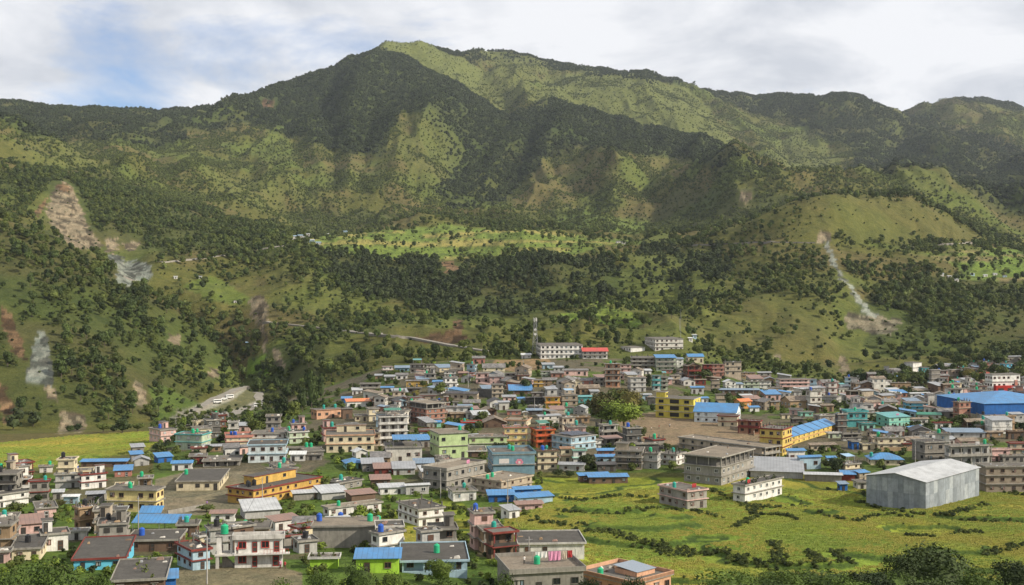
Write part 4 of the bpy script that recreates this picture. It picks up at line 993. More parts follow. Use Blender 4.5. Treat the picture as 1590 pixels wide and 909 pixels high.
    if 'X' not in opts:
        for f in 'BA':
            if gal == f:
                Lx = w if f == 'B' else d
                for s in range(nn):
                    k = max(1, min(7, int(round(Lx/3.2))))
                    for i in range(k):
                        c = -Lx/2+(i+.5)*Lx/k; z = s*h
                        loc2, rz = ((c, -d/2+gd-.005, z), 0) if f == 'B' else ((-w/2+gd-.005, -c, z), -math.pi/2)
                        if (i+s) % 2: link('door', wm(fr, 'd'), root, (loc2[0], loc2[1], z+.07), rz, (1, 1, min(1, h*.72/2.06)))
                        else: link('window', wm(fr, 'w'), root, (loc2[0], loc2[1], z+h*.53), rz, (1, 1, min(1, h*.42/1.15)))
            elif not (f == 'A' and 'x' in opts) and not (f == 'B' and 'y' in opts):
                windows_on(root, f, w, d, Hw, max(1, nn), fr, win, near, rd, door=(f == 'B' and th < 1.0) or (f == 'A' and th >= 1.0), span=2.6 if 'w' in opts else 3.3)
        windows_on(root, 'C', w, d, Hw, max(1, nn), fr, win, False, rd, door=False, span=4.5)
    # awning over windows (thin ledges) for a near building
    HOUSES.append(dict(o=root, u=(ul+ur)/2, v=(vt+vb)/2, vb=vb, ur=ur, ul=ul, vt=vt, wall=wall, roof=roof, n=n, desc=desc, label=label, kind=kind, w=w, d=d, H=H, opts=opts, loc=loc, th=th, band=band))
    for tk in tanks.split():
        c = tk[0]; f = float(tk[1:]); dd = rd.uniform(-.1, .35)
        sc = rd.uniform(.85, 1.15) if loc.y > 260 else 1.05
        # choose local position whose image column is ul + f*(ur-ul)
        tu = ul+f*(ur-ul); best = None
        for a in range(21):
            lx = -w/2+.8+(w-1.6)*a/20; p = root_pt(loc, th, lx, dd*d); e = abs(CU+F*p[0]/p[1]-tu)
            if best is None or e < best[0]: best = (e, lx)
        zt = H+.06 if rk[0] == 'flat' else H+.5
        o = link('water_tank', TKM[c], None, (*root_pt(loc, th, best[1], dd*d), loc.z+zt), rd.uniform(0, 6), (sc, sc, sc*rd.uniform(.9, 1.1)))
        TANKS.append((o, c, HOUSES[-1]))
    return root
def root_pt(loc, th, lx, ly): return (loc.x+lx*math.cos(th)-ly*math.sin(th), loc.y+lx*math.sin(th)+ly*math.cos(th))
CROPS = dict(A=(0,630,3.259), B=(260,630,3.259), C=(500,630,3.259), D=(760,630,3.259), E=(1010,630,3.259), G=(1270,630,3.259), H=(220,540,5.05), I=(480,540,5.05),
 J=(700,480,4.546), K=(920,500,4.546), L=(1120,540,5.05), M=(1330,540,5.05), N=(600,555,8.263), O=(770,555,8.263), P=(900,530,8.263), Q=(1070,555,8.263), R=(1230,580,8.263), S=(1400,540,8.263), T=(740,640,8.263), V=(1250,650,8.263))
def many(text):
    for ln in text.strip().splitlines():
        ln = ln.strip()
        if not ln or ln.startswith('#'): continue
        main, *ex = ln.split('|'); a = main.split()
        ox, oy, s = CROPS[a[0]]; ul, uc, ur, vt, vb = [float(x) for x in a[1:6]]; n, th = int(a[6]), float(a[7])
        kw = {}
        for e in ex:
            k, v_ = e.strip().split('=', 1); kw[k] = float(v_) if k == 'ymin' else (oy+float(v_)/s if k == 'vr' else v_)
        house(ox+ul/s, ox+uc/s, ox+ur/s, oy+vt/s, oy+vb/s, n, th, a[8], a[9], a[10] if len(a) > 10 else '', **kw)
# ------------------------------------------------------------------ the houses, read from the photograph: region, left, near corner, right, wall top, base, storeys, turn, wall, roof, features
many('''
A -60 -20 145 455 520 2 50 white flat k |tanks=k.55
A 135 150 245 385 490 2 15 concrete flat g |tanks=t.85
A 270 280 405 350 420 2 15 greywhite flat c
A 195 200 265 310 340 1 20 offwhite flat |tanks=g.9
A 402 412 537 352 425 2 35 white flat rc |band=maroon
A 120 188 285 522 575 1 25 pink flat v|vr=490
A 130 215 345 655 740 1 25 white flat krj
A 330 335 440 635 682 1 10 white flat k
A -60 60 205 728 785 1 15 cream flat kc |tanks=k.75|vr=660
A -70 -50 48 742 800 1 15 pink flat kx
A 340 372 630 795 835 1 12 skyblue flat kj |ymin=120|vr=672
A 520 570 830 890 960 1 12 brown flat kvj |ymin=120|vr=785
A 735 770 890 890 940 1 15 blue mono:blue X |ymin=120
A 620 640 900 685 740 1 6 brown flat kj |tanks=b.35|vr=635
B 50 128 215 735 835 2 35 lightblue flat ckj |band=maroon
B -25 45 262 385 432 1 6 cream flat kw |tanks=g.4|vr=325
B 305 435 775 430 505 2 57 ochre flat kRw |desc=ochre|tanks=k.2 k.24 k.28|band=maroon|nm=school_building|kind=school
A 540 790 828 430 540 2 84 butter flat w |desc=butter|tanks=g.42 g.53|nm=school_building|kind=school
B 705 735 1050 613 722 1 3 concrete flat tX |tanks=b.14 g.93|vr=572
C 165 172 388 775 848 1 3 lime mono:blue |desc=lime|fr=brown|vr=745
B 715 722 862 790 825 1 4 lime flat vX|vr=755
C 395 405 735 790 845 1 5 lightblue flat kgj |tanks=g.55|vr=700
C 385 490 615 528 612 2 30 white flat ckj
C 5 35 300 520 562 1 35 white flat jt |tanks=g.27
C 285 295 420 420 452 1 15 white mono:lightgrey
C 420 425 540 405 452 1 15 greywhite gable:lightgrey
C 120 150 270 455 490 1 30 brown mono:rust X
C 245 250 345 385 410 1 10 brown mono:rust
C 200 205 310 295 335 1 10 concrete mono:grey
C 262 268 370 325 352 1 10 maroon mono:rust
C 355 362 470 325 352 1 8 greywhite mono:grey
C 465 470 565 293 325 1 8 greywhite mono:bluegrey
C -10 0 115 445 480 1 25 greywhite mono:lightgrey X|vr=425
C 512 630 822 328 432 2 55 concrete flat pt |desc=greyschool
D -90 60 215 385 450 2 50 beige flat jt |tanks=g.12 g.35
T 70 215 745 545 810 2 8 bluegrey flat pX |desc=mural|tanks=t.52 g.58
T 770 785 1030 500 740 3 8 cream flat vj |tanks=b.3 t.5|band=brown
T 1075 1085 1242 465 660 2 5 cream flat |band=peach
T 1238 1245 1400 490 680 2 5 white flat |band=mint
T 1040 1060 1380 705 752 1 -8 greywhite mono:grey x
T 965 1210 1530 325 500 2 38 lightblue flat q |desc=solar|band=slabwhite
T 1500 1510 1600 360 460 2 20 white flat
T 645 770 1000 235 460 3 15 orange flat:green g |desc=orangehouse|band=orangered
T 350 640 700 110 185 1 78 cream flat tv |band=peach
T 345 360 650 200 450 3 5 butter flat v |desc=yelloworange|band=salmon
I 890 1020 1245 675 872 2 20 lightgreen flat t |desc=lightgreen|tanks=g.9
C 735 745 935 160 226 2 10 lightgreen flat |desc=palelong
I 590 605 885 785 905 1 8 offwhite flat:blue v
C 655 670 830 232 262 1 5 brown flat j
I 45 135 510 690 825 2 8 cream flat R |desc=peachhouse|band=peach
I 15 60 262 490 565 1 30 peach flat |tanks=t.4 t.75|band=peach
I 540 555 770 545 770 4 15 offwhite flat:green gj |desc=greenroof|band=slabwhite
I 450 470 545 480 580 2 20 cream flat
N 300 515 750 600 860 4 35 brick flat to |desc=roundhouse
N 750 760 1100 640 780 2 3 white gable:slate
N -60 -45 80 120 205 2 10 white flat |band=pink
N 300 305 490 90 205 2 5 offwhite flat:teal g
N 505 515 670 95 170 2 5 offwhite flat k
N 735 745 890 180 250 2 5 white flat k
N 245 255 525 305 388 1 4 ochre gable:slate |desc=orangegable
N 588 595 715 318 378 1 0 white mono:blue
N 255 262 450 395 462 1 4 concrete flat gc
N 75 85 240 440 560 2 10 beige flat c |tanks=g.6
N 420 430 635 490 560 1 6 stone flat
N 762 1165 1185 470 550 1 81 beige gable:darkslate |desc=darkgable
N 1345 1355 1495 350 520 3 4 beige flat
N 1235 1240 1520 135 222 2 3 cream gable:slate |desc=creamgable
N 1145 1150 1320 200 335 2 3 pink flat j
N 1318 1325 1505 250 352 2 3 pink gable:slate
J 150 155 240 348 386 1 3 salmon gable:slate
N 925 932 1045 205 255 1 5 brown mono:rust
N 1058 1062 1130 200 262 2 5 offwhite flat |band=red
N 848 855 922 572 628 1 5 offwhite flat
N 985 990 1200 585 645 1 3 pink gable:slate
N 1230 1250 1540 850 905 1 5 brown gable:brownslate
N 960 968 1210 855 900 1 3 lightblue flat |band=red|tanks=t.15
N 815 830 1065 730 785 1 8 tan gable:brownslate
N 1403 1408 1475 610 675 1 12 white mono:grey
N 560 570 700 855 900 1 10 mint mono:blue
N 400 520 640 840 905 1 30 concrete mono:grey
I 395 400 555 285 352 2 4 concrete flat g |desc=longgallery
I 330 340 415 335 372 1 10 white mono:lightgrey
I 555 565 660 315 362 1 5 beige mono:blue
I 250 255 330 400 440 1 5 blue mono:blue
I 285 298 480 425 478 1 16 white mono:orange |desc=orangeroof
I 512 518 575 220 252 1 5 tan mono:grey
I 588 592 672 228 262 1 5 greywhite mono:grey
I 678 682 772 215 256 1 5 white mono:slate
I 670 675 785 160 192 1 5 bluegrey mono:bluegrey
I 350 360 460 535 578 1 10 cream flat j
I 250 262 340 480 560 1 20 brown flat
I 1100 1108 1250 520 555 1 8 tan gable:brownslate
I 860 870 990 655 700 1 8 offwhite flat
H 60 150 270 650 740 2 40 pink flat r |tanks=b.4
H 265 470 540 685 800 2 78 palegreen flat |band=turquoise|tanks=g.5 g.86 g.93
H 545 665 865 705 772 2 15 cream flat p |desc=redparapet|band=salmon|tanks=b.5 b.57 b.6
H 860 866 1115 675 750 2 4 offwhite flat j |tanks=b.65
H 1070 1160 1305 665 755 2 22 palegreen flat ckj |desc=greenwhite|band=slabwhite|tanks=g.2 b.93
H 780 835 1130 765 905 2 8 palewhite flat k |desc=threerow|band=lightblue|vr=728
H 1125 1132 1400 790 832 1 3 beige flat t |tanks=g.62 g.75
H 1160 1165 1280 838 890 1 3 white gable:white
H 1285 1292 1410 838 885 1 3 concrete flat
H 600 655 770 790 875 1 20 white mono:slate
B 130 180 365 285 312 1 8 concrete flat gj
H 470 480 620 780 820 1 10 tan mono:grey
A 400 410 640 285 315 1 4 brown mono:blue |desc=blueleft
A 700 800 872 265 292 1 30 blue mono:blue |desc=blueleft2
A 600 670 730 212 242 1 25 concrete mono:grey
A 645 680 755 280 308 1 20 greywhite gable:grey
A 855 870 970 293 330 1 8 white gable:blue
A 315 322 395 462 497 1 5 lightblue gable:white
A 435 440 525 450 488 1 15 darkconcrete mono:grey
A 260 268 318 440 478 1 15 concrete mono:lightgrey
A 545 580 665 335 362 1 15 salmon mono:blue
B 368 392 570 540 575 1 20 greywhite mono:lightgrey X
B 215 220 340 560 588 1 5 white mono:rust
B 632 640 742 462 482 1 20 concrete mono:lightgrey X
B 740 760 902 450 475 1 25 greywhite mono:lightgrey X
B 800 870 985 400 428 1 50 concrete flat kj |tanks=t.42
B 805 905 990 293 322 1 18 mint hip:blue |desc=minthut
B 918 955 1015 238 266 1 25 white gable:white
B 630 700 790 238 262 1 20 concrete flat
A 880 960 1043 258 300 1 12 maroon flat j
A 960 970 1043 215 262 1 12 beige flat gj
C 838 845 972 462 490 1 6 blue mono:blue
D 125 150 320 475 505 1 20 lightblue mono:blue |desc=bluerow
D 125 130 260 432 462 1 15 blue mono:blue
D 58 100 152 540 572 1 30 white mono:grey
D 130 140 268 515 540 1 12 pink mono:rust
D 145 152 480 700 760 1 4 white flat kj |ymin=120|vr=640
D 60 110 475 850 960 1 12 concrete flat pt |desc=laundry|tanks=g.42|ymin=120|vr=770
D 455 720 918 905 990 1 44 peach flat pq |desc=skylight|tanks=g.22|ymin=120
D 636 770 786 232 326 3 80 beige flat Gj |tanks=g.85
D 778 850 872 245 322 2 72 greywhite flat cj |tanks=g.5
D 866 945 990 250 306 2 58 white flat c |tanks=t.85
D 545 550 635 238 258 1 5 brick mono:blue
D 538 543 636 268 290 1 5 lightblue mono:blue
D 543 550 640 300 335 1 5 darkconcrete mono:darkslate
D 448 458 605 362 388 1 12 brown mono:blue |desc=bluefield
D 498 506 700 380 396 1 5 brown mono:blue
D 350 360 470 300 330 1 -5 greywhite mono:grey
E 45 187 285 435 525 2 32 concrete flat j |desc=twotone|tanks=t.2|band=pink
E 418 478 665 405 490 2 46 white flat vk |desc=whitefield|tanks=g.3
E 170 358 522 265 405 3 55 concrete flat otj |desc=shell
E 145 580 655 215 280 2 42 beige flat gtj |desc=rustroof
E -75 -70 40 195 255 1 8 darkconcrete flat kj
E -30 15 70 175 230 1 25 concrete flat c |tanks=g.5 r.9
L 300 480 552 645 850 3 60 mustard flat wc |desc=schoolblock|band=maroon|nm=school_building|kind=school
L 130 300 315 580 680 2 66 peach flat Gj |desc=gallery|band=maroon|nm=school_building|kind=school
Q 370 620 640 760 892 2 72 cream flat |band=maroon
Q 65 600 660 715 850 2 72 palewhite gable:blue |desc=bluewhite
K 445 713 762 545 686 3 66 yellow flat rX |desc=yellowschool|nm=school_building|kind=school|band=slabwhite
S 1070 1165 1520 345 622 3 12 white flat w |desc=office|nm=office_building|kind=office building
S 890 897 1165 370 440 1 5 cream gable:red
S 30 145 258 195 385 3 35 white flat Xj |desc=blank
S 350 385 495 285 505 4 15 greybrick flat X
S 255 262 350 255 450 3 15 turquoise flat
S 580 640 770 285 425 2 25 stone flat x
S 1300 1320 1530 115 195 1 8 concrete gable:grey |desc=topright
S 1035 1042 1170 190 320 3 8 brick flat cj |tanks=t.8
S 855 862 1000 195 262 2 5 white flat v |tanks=g.5
S 1180 1190 1300 215 318 3 8 greywhite flat cj
S 1300 1308 1420 205 318 2 8 skyblue flat j |tanks=t.3
S 1440 1450 1530 215 325 2 8 brown flat
S 20 75 335 710 792 2 -4 skyblue flat j |desc=skyblue
S 660 740 885 700 930 3 20 brick flat cj |desc=brickred|band=beige|tanks=g.3
S 100 115 365 590 645 1 12 greywhite gable:lightgrey
S 90 100 215 405 460 1 8 white flat
S 590 595 725 225 262 1 5 white mono:lightgrey
R 370 570 702 305 385 2 60 greywhite flat kj |desc=greylong|tanks=b.75
R 598 604 712 195 262 1 15 offwhite flat:teal
R 702 710 966 500 690 2 3 turquoise flat pt |desc=turquoise|tanks=g.4
R 1080 1245 1510 570 690 2 24 mint mono:teal |desc=mintlong|band=turquoise
R 890 896 1065 645 738 1 4 mint flat j |band=turquoise
R 960 966 1160 505 570 1 5 palegreen flat j
V 890 935 1262 250 405 2 5 cream flat v |desc=rooftopgarden|tanks=g.13|fr=brown
V 475 490 720 200 290 2 12 greywhite flat co
V 700 742 900 335 402 1 8 cream flat j
V 600 606 692 295 400 1 8 blue flat
V 60 76 400 370 415 1 8 beige mono:brownslate
V 290 300 466 205 255 1 10 palegreen flat
L 543 548 890 700 766 2 56 mustard gable:blue w |desc=longblue|band=salmon|nm=school_building|kind=school
E 693 700 782 230 292 1 8 white mono:blue
E 748 756 862 262 325 1 12 lightblue gable:blue |desc=twinblue
V 400 520 702 590 712 2 22 cream flat:paleblue cj |desc=creamfield
V 840 846 1258 530 600 1 -4 cream hip:blue |desc=bluehip|tanks=t.02
V -60 0 470 765 800 1 -10 concrete mono:lightgrey Xl|vr=705
V 465 472 640 770 800 1 -10 maroon mono:blue X
V 640 700 815 700 800 2 25 beige mono:blue |tanks=
V 440 450 545 890 930 1 10 blue mono:bluegrey
V 670 678 800 830 905 1 5 offwhite flat
V 1258 1264 1375 325 405 1 5 tan flat
V 280 290 390 530 580 1 10 lightblue gable:blue
E 498 506 772 345 362 1 -12 greywhite mono:grey Xl |desc=greysheet|vr=280
M 435 537 695 745 905 2 14 greybrick flat jk |desc=blockhouse
M 690 740 1060 775 935 2 12 greywhite flat gj |desc=gardenroof|tanks=g.85
M 1055 1065 1203 800 892 2 5 pink flat j
G 806 852 1130 310 440 3 3 stone flat x |desc=stonehouse|fr=brown
M 1195 1205 1340 750 845 2 5 beige flat
M 1140 1150 1330 850 905 1 8 concrete flat
G 245 545 815 388 522 1 47 sheetgrey gable:lightgrey Xl |desc=shed|nm=storage_shed|kind=shed
M 885 1000 1680 440 575 1 10 blue hip:blue Xl |vr=372|desc=warehouse|nm=warehouse|kind=warehouse
M 415 425 560 560 612 1 8 white gable:brownslate
M 470 480 660 530 560 1 -10 offwhite gable:green
M 608 615 742 590 642 1 8 white flat v
M 710 720 1010 680 705 1 -3 greywhite mono:bluegrey l|vr=645
M 1010 1020 1150 680 705 1 8 tan gable:brownslate
M 1180 1190 1330 660 720 1 8 brown flat j
M 265 275 425 275 330 1 5 tan flat j
M 640 700 760 400 500 3 20 brown flat Gj
M 560 640 700 300 370 1 20 brown mono:grey
L 455 460 692 250 336 3 3 white flat g |desc=redwhite|band=pink
L 470 540 702 420 478 1 15 tan gable:brownslate
L 275 340 440 430 492 2 20 stone gable:slate
L 785 792 882 455 502 1 8 tan mono:brownslate
L 100 150 235 425 480 1 25 orange gable:orange
Q 295 305 450 90 240 3 4 brick flat gc |band=pink
Q 450 460 670 60 235 3 6 beige flat gcj |desc=tallbrick
Q 185 190 300 95 190 2 5 maroon flat
Q 670 680 850 195 262 2 8 tan flat j
Q 880 890 1055 200 290 2 8 concrete mono:grey
Q 280 290 392 290 450 3 5 stone flat gj
Q 458 465 600 320 402 2 8 white gable:white a |desc=whitegable
Q 600 608 690 345 395 1 5 white mono:bluegrey
Q 690 700 900 310 400 2 6 palegreen flat gj
Q 900 906 1050 310 392 2 5 white flat k
Q 385 395 900 440 470 1 -3 brown mono:bluegrey |desc=longgreyroof
Q 340 350 470 475 595 2 5 beige flat X
Q 20 30 190 390 470 1 5 greywhite mono:blue
Q 150 160 248 545 580 1 10 white mono:blue
Q 60 70 215 290 345 1 5 maroon gable:brownslate
Q 770 780 900 660 700 1 8 white mono:blue
Q 1040 1050 1160 570 680 2 10 tan gable:slate
Q 1170 1270 1310 540 640 1 65 brown gable:slate
Q 1180 1190 1290 740 790 1 8 cream flat
Q 1425 1432 1590 725 760 1 5 mint flat
Q 1300 1330 1480 790 850 1 8 darkconcrete flat c
Q 1335 1345 1440 440 505 1 8 greywhite flat
P 980 988 1240 215 385 3 3 palegreen mono:blue g |desc=blueroofclinic
P 1240 1246 1330 230 350 3 3 white mono:bluegrey
P 1388 1395 1590 200 275 1 5 cream gable:blue
P 655 665 965 215 362 3 -4 beige flat gc |desc=longflats
P 318 330 525 290 590 4 4 peach flat gj |desc=peachflats|tanks=g.4
P 505 515 662 300 445 3 3 pink flat gj
P 615 655 850 470 650 3 12 greywhite flat |desc=greyflats
P 935 940 1040 440 632 3 3 white flat g |band=turquoise
P 1042 1048 1135 465 625 3 3 palegreen flat:teal g
P 1168 1175 1290 440 540 2 5 beige flat t
P 185 190 318 475 575 2 5 offwhite flat g
P 835 842 920 385 425 1 5 white mono:lightgrey
P 790 800 920 690 760 1 5 lightblue mono:grey
P 870 880 985 715 820 1 5 darkconcrete flat j
P 1060 1068 1190 380 415 1 3 salmon flat
K 370 442 640 120 208 3 10 offwhite flat |desc=assembly|nm=office_building|kind=office building
K 200 270 370 180 215 1 22 white flat |desc=smallwhite
J 600 635 930 255 355 3 6 white flat w |desc=hospital|nm=hospital_building|kind=hospital building
J 927 932 1108 300 352 2 4 white gable:red g |desc=redwing
J 495 500 565 325 352 1 3 white gable:white
O 483 490 600 290 382 2 3 ochre flat
O 600 606 782 295 372 2 3 tan gable:slate
O 578 585 712 180 250 2 4 palegreen flat
O 705 712 868 205 262 1 4 brick gable:slate
O 740 746 870 140 180 1 5 greywhite mono:grey
O 595 602 750 95 155 1 5 lightblue mono:grey
O 868 878 1182 170 236 1 4 pink mono:slate |desc=slatelong
O 1060 1068 1250 300 355 1 4 salmon gable:slate
O 1068 1076 1330 400 475 1 5 tan gable:brownslate
O 165 175 465 445 480 1 2 brown mono:blue |desc=bluestrip
O 275 285 400 540 585 1 12 lightblue mono:blue
O 380 390 600 520 600 2 5 darkconcrete flat c
O 455 465 605 450 505 1 5 concrete flat c
O 85 95 255 510 570 1 6 pink mono:grey
O 30 40 170 580 680 1 10 offwhite mono:grey
O 636 645 822 510 665 2 4 yellow flat g |desc=yellowhouse|band=orange
O 822 852 1050 490 622 2 12 stone flat:paleblue x |desc=stoneblank
O 858 866 1002 640 722 1 4 mint flat |tanks=g.3
O 138 146 318 685 742 1 4 salmon flat |desc=salmon
O 350 355 402 715 765 1 8 cream gable:white
O 395 405 600 690 742 1 5 darkconcrete mono:bluegrey
O 540 560 830 760 860 2 25 offwhite mono:grey |tanks=g.3
O 1020 1030 1200 770 850 1 10 tan flat j
O 1130 1136 1200 740 830 1 8 butter flat
O 118 124 262 205 292 2 4 greywhite flat g
O 270 276 432 230 295 1 5 tan flat cj
O 1050 1060 1230 510 600 1 5 turquoise mono:teal
O 1210 1216 1320 440 500 1 5 greywhite mono:grey
''')
# ------------------------------------------------------------------ the red-windowed white house and other special buildings
def H_(key): return [h for h in HOUSES if h['desc'] == key][0]
def px_(c, x, y): ox, oy, s = CROPS[c]; return ox+x/s, oy+y/s
a = px_('B', 322, 0); u0 = a[0]; house(u0, px_('B', 340, 0)[0], px_('B', 582, 0)[0], px_('B', 0, 675)[1], px_('B', 0, 822)[1], 2, 9, 'white', 'flat', 'ptXj', band='slabwhite', desc='redwindows', ymin=150, fr='red')
hw = H_('redwindows'); ro = hw['o']; w, d, H = hw['w'], hw['d'], hw['H']; h = H/2
for fx, s, k, sc in ((.16, 1, 'w', 1.15), (.42, 1, 'd', 1), (.64, 1, 'w', 1.15), (.88, 1, 'd', 1.1), (.16, 0, 'w', 1.15), (.42, 0, 'd', 1), (.86, 0, 'd', 1.3)):
    x = -w/2+fx*w
    if k == 'w': o = link('window', wm('red', 'w'), ro, (x, -d/2-.005, s*h+h*.56), 0, (sc, 1, sc)); link('frame', frame_mesh('red'), o)
    else: link('door', wm('red', 'd'), ro, (x, -d/2-.005, s*h+.08), 0, (sc, 1, min(1.1, h*.74/2.06)))
b = MB(); b.box(-w/2-.1, -d/2-1.5, h-.16, w/2+1.4, -d/2-.005, h-.01, MAT['slabwhite']); bo = b.build('balcony', ro)
for k in range(9):
    x = -w/2+w*.62+(w*.38+1.2)*k/8; link('baluster', postm(FR['red']), bo, (x, -d/2-1.4, h-.01), 0, (.05, .05, .8))
b = MB(); b.box(-w/2+w*.62, -d/2-1.43, h+.79, w/2+1.25, -d/2-1.37, h+.84, FR['red']); b.build('railing', bo)
tx = -w/2-3.4
b = MB(); b.box(tx-.3, -d/2+.2, H+.5, -w/2-.2, -d/2+3.4, H+.72, MAT['slabwhite'], MAT['roofconc']); b.box(tx, -d/2+.4, h-.1, tx+.9, -d/2+3.2, H+.5, MAT['white']); b.box(tx-.3, -d/2-.9, h-.32, -w/2-.2, -d/2+3.4, h-.1, MAT['offwhite']); b.box(-w/2-.9, -d/2+.6, h-.1, -w/2-.46, -d/2+3.2, H+.5, MAT['white'])
st = b.build('stair_tower', ro); link('pillar', postm(MAT['offwhite']), st, (tx+.2, -d/2-.5, -1), 0, (.6, .6, h+.7)); link('pillar', postm(MAT['offwhite']), st, (tx+.2, -d/2+3, -1), 0, (.4, .4, h+.7))
b = MB()
for k in range(9): b.box(tx+1+.26*k, -d/2+.9, -.2, tx+1.26+.26*k, -d/2+1.9, .35+(8-k)*h/10, MAT['concrete'])
b.build('stairs', ro)
o = link('water_tank', TKM['g'], None, (*root_pt(hw['loc'], hw['th'], tx+1.4, -d/2+1.6), hw['loc'].z+H+.74), 0, (1.3, 1.3, 1.2)); TANKS.append((o, 'g', hw))
# bright yellow school: wide openings on every floor
hh = H_('yellowschool'); ro = hh['o']; w, d, H = hh['w'], hh['d'], hh['H']
for s in range(3):
    for fx, k, sx in ((.15, 'w', 1.7), (.50, 'o', d*.24), (.82, 'w', 1.7)):
        y = d/2-fx*d; z = s*H/3+H/3*.50
        if k == 'w': link('window', wm('dark', 'w'), ro, (-w/2-.005, y, z), -math.pi/2, (sx, 1, 1.15))
        else: link('opening', wm('dark', 'o'), ro, (-w/2-.02, y, z), -math.pi/2, (sx, 1.6, H/3*.62))
    for x in (-.22, .25): link('window', wm('white', 'w'), ro, (x*w, -d/2-.005, s*H/3+H/3*.5), 0, (.9, 1, 1))
# mural on the blue-grey building
hh = H_('mural'); ro = hh['o']; w, d, H = hh['w'], hh['d'], hh['H']
MP = plain('paint_mural_pink', (.62, .22, .30), .8); MW = plain('paint_mural_pale', (.60, .55, .52), .8)
b = MB(); b.box(w*.02, -d/2-.03, H*.42, w*.24, -d/2-.004, H*.80, MAT['bluegrey']); mo = b.build('mural', ro)
for k in range(6):
    b = MB(); a = k*math.pi/3; b.tube((w*.13+math.cos(a)*.75, -d/2-.032, H*.60+math.sin(a)*.65), (w*.13+math.cos(a)*.75, -d/2-.05, H*.60+math.sin(a)*.65), .52, MP, 12); b.build('petal', mo)
b = MB(); b.tube((w*.13, -d/2-.051, H*.60), (w*.13, -d/2-.07, H*.60), .4, MW, 12); b.build('flower_centre', mo)
b = MB(); b.box(-w*.36, -d/2-.03, H*.55, -w*.12, -d/2-.004, H*.78, MW); b.build('painted_panel', ro)
b = MB(); b.box(-w/2, -d/2-.06, H*.88, w/2, -d/2-.004, H*.97, MAT['lightblue']); b.build('trim', ro)
windows_on(ro, 'A', w, d, H, 2, 'white', 'w', False, random.Random(4), door=False, span=4)
# solar panels
hh = H_('solar'); ro = hh['o']; w, d, H = hh['w'], hh['d'], hh['H']; SP = plain('solar_cell', (.018, .02, .03), .25)
b = MB()
for i in range(4):
    for j in range(2):
        b = MB(); x0 = -w*.36+i*w*.2; y0 = -d*.34+j*d*.36; b.hexa([(x0, y0, H+.35), (x0+w*.18, y0, H+.35), (x0+w*.18, y0+d*.3, H+.75), (x0, y0+d*.3, H+.75)], [(x0, y0, H+.4), (x0+w*.18, y0, H+.4), (x0+w*.18, y0+d*.3, H+.8), (x0, y0+d*.3, H+.8)], METAL, SP); b.build('solar_panel', ro)
# skylight on the peach roof
hh = H_('skylight'); ro = hh['o']; w, d, H = hh['w'], hh['d'], hh['H']
SG = plain('skylight_sheet', (.22, .26, .30), .15); b = MB(); b.box(-w*.1, -d*.30, H+.055, w*.36, d*.12, H+1.0, MAT['peach']); so = b.build('skylight', ro)
b = MB(); b.hexa([(-w*.12, -d*.32, H+1.0), (w*.38, -d*.32, H+1.0), (w*.38, d*.14, H+1.5), (-w*.12, d*.14, H+1.5)], [(-w*.12, -d*.32, H+1.07), (w*.38, -d*.32, H+1.07), (w*.38, d*.14, H+1.57), (-w*.12, d*.14, H+1.57)], METAL, SG); b.build('glass_roof', so)
b = MB(); e = .45; x, y = w/2+e, d/2+e
b.box(-x, -y, H+.053, x, -y+.18, H+.65, MAT['peach']); b.box(-x, y-.18, H+.053, x, y, H+.65, MAT['peach']); b.box(-x, -y+.183, H+.053, -x+.18, y-.183, H+.65, MAT['peach']); b.box(x-.18, -y+.183, H+.053, x, y-.183, H+.65, MAT['peach']); b.build('parapet', ro)
# laundry on the grey roof
hh = H_('laundry'); L0, T0 = hh['loc'], hh['th']; w, d, H = hh['w'], hh['d'], hh['H']
CL = dict(pink=plain('cloth_pink', (.58, .25, .38), .9), white=plain('cloth_white', (.62, .6, .57), .9), cream=plain('cloth_cream', (.55, .48, .38), .9), red=plain('cloth_red', (.45, .05, .05), .9), purple=plain('cloth_purple', (.22, .12, .35), .9))
def cloth(p, th, wd, ht, c, label, group=None):
    mb = MB(); n = 10; g = [[(-wd/2+wd*i/n, .05*math.sin(i*1.9+j*.4)*(1+j*.35), -ht*j/5) for i in range(n+1)] for j in range(6)]
    for j in range(5):
        for i in range(n): mb.face([g[j][i], g[j][i+1], g[j+1][i+1], g[j+1][i]], CL[c])
    o = mb.build('hanging_cloth'); o.location = p; o.rotation_euler = (0, 0, th); tag(o, label, 'laundry', group); sm = o.modifiers.new('thick', 'SOLIDIFY'); sm.thickness = .012; return o
pt = [root_pt(L0, T0, x*w, 0.02*d) for x in (-.02, .62)]
for x, wd, ht, c, lb in ((.03, 2.2, 1.1, 'white', 'white sheet hanging at the left end of the line on the grey roof'), (.22, 2.3, 1.7, 'pink', 'large pink patterned sheet hanging on the grey roof at the bottom'), (.36, 1.0, 1.5, 'cream', 'cream cloth hanging between two pink ones on the grey roof'), (.44, .9, 1.3, 'red', 'small reddish cloth at the right end of the rooftop line')):
    cloth((*root_pt(L0, T0, x*w, .02*d), L0.z+H+2.1), T0, wd, ht, c, lb)
ln = empty('clothesline', (*root_pt(L0, T0, .2*w, .02*d), L0.z+H), T0); tag(ln, 'clothesline strung between two posts on the grey concrete roof', 'clothesline')
for x in (-.30*w, .32*w): b = MB(); b.box(x-.04, -.04, .05, x+.04, .04, 2.25, METAL); b.build('post', ln)
b = MB(); b.tube((-.30*w, 0, 2.12), (.32*w, 0, 2.12), .015, METAL, 5); b.build('line', ln)
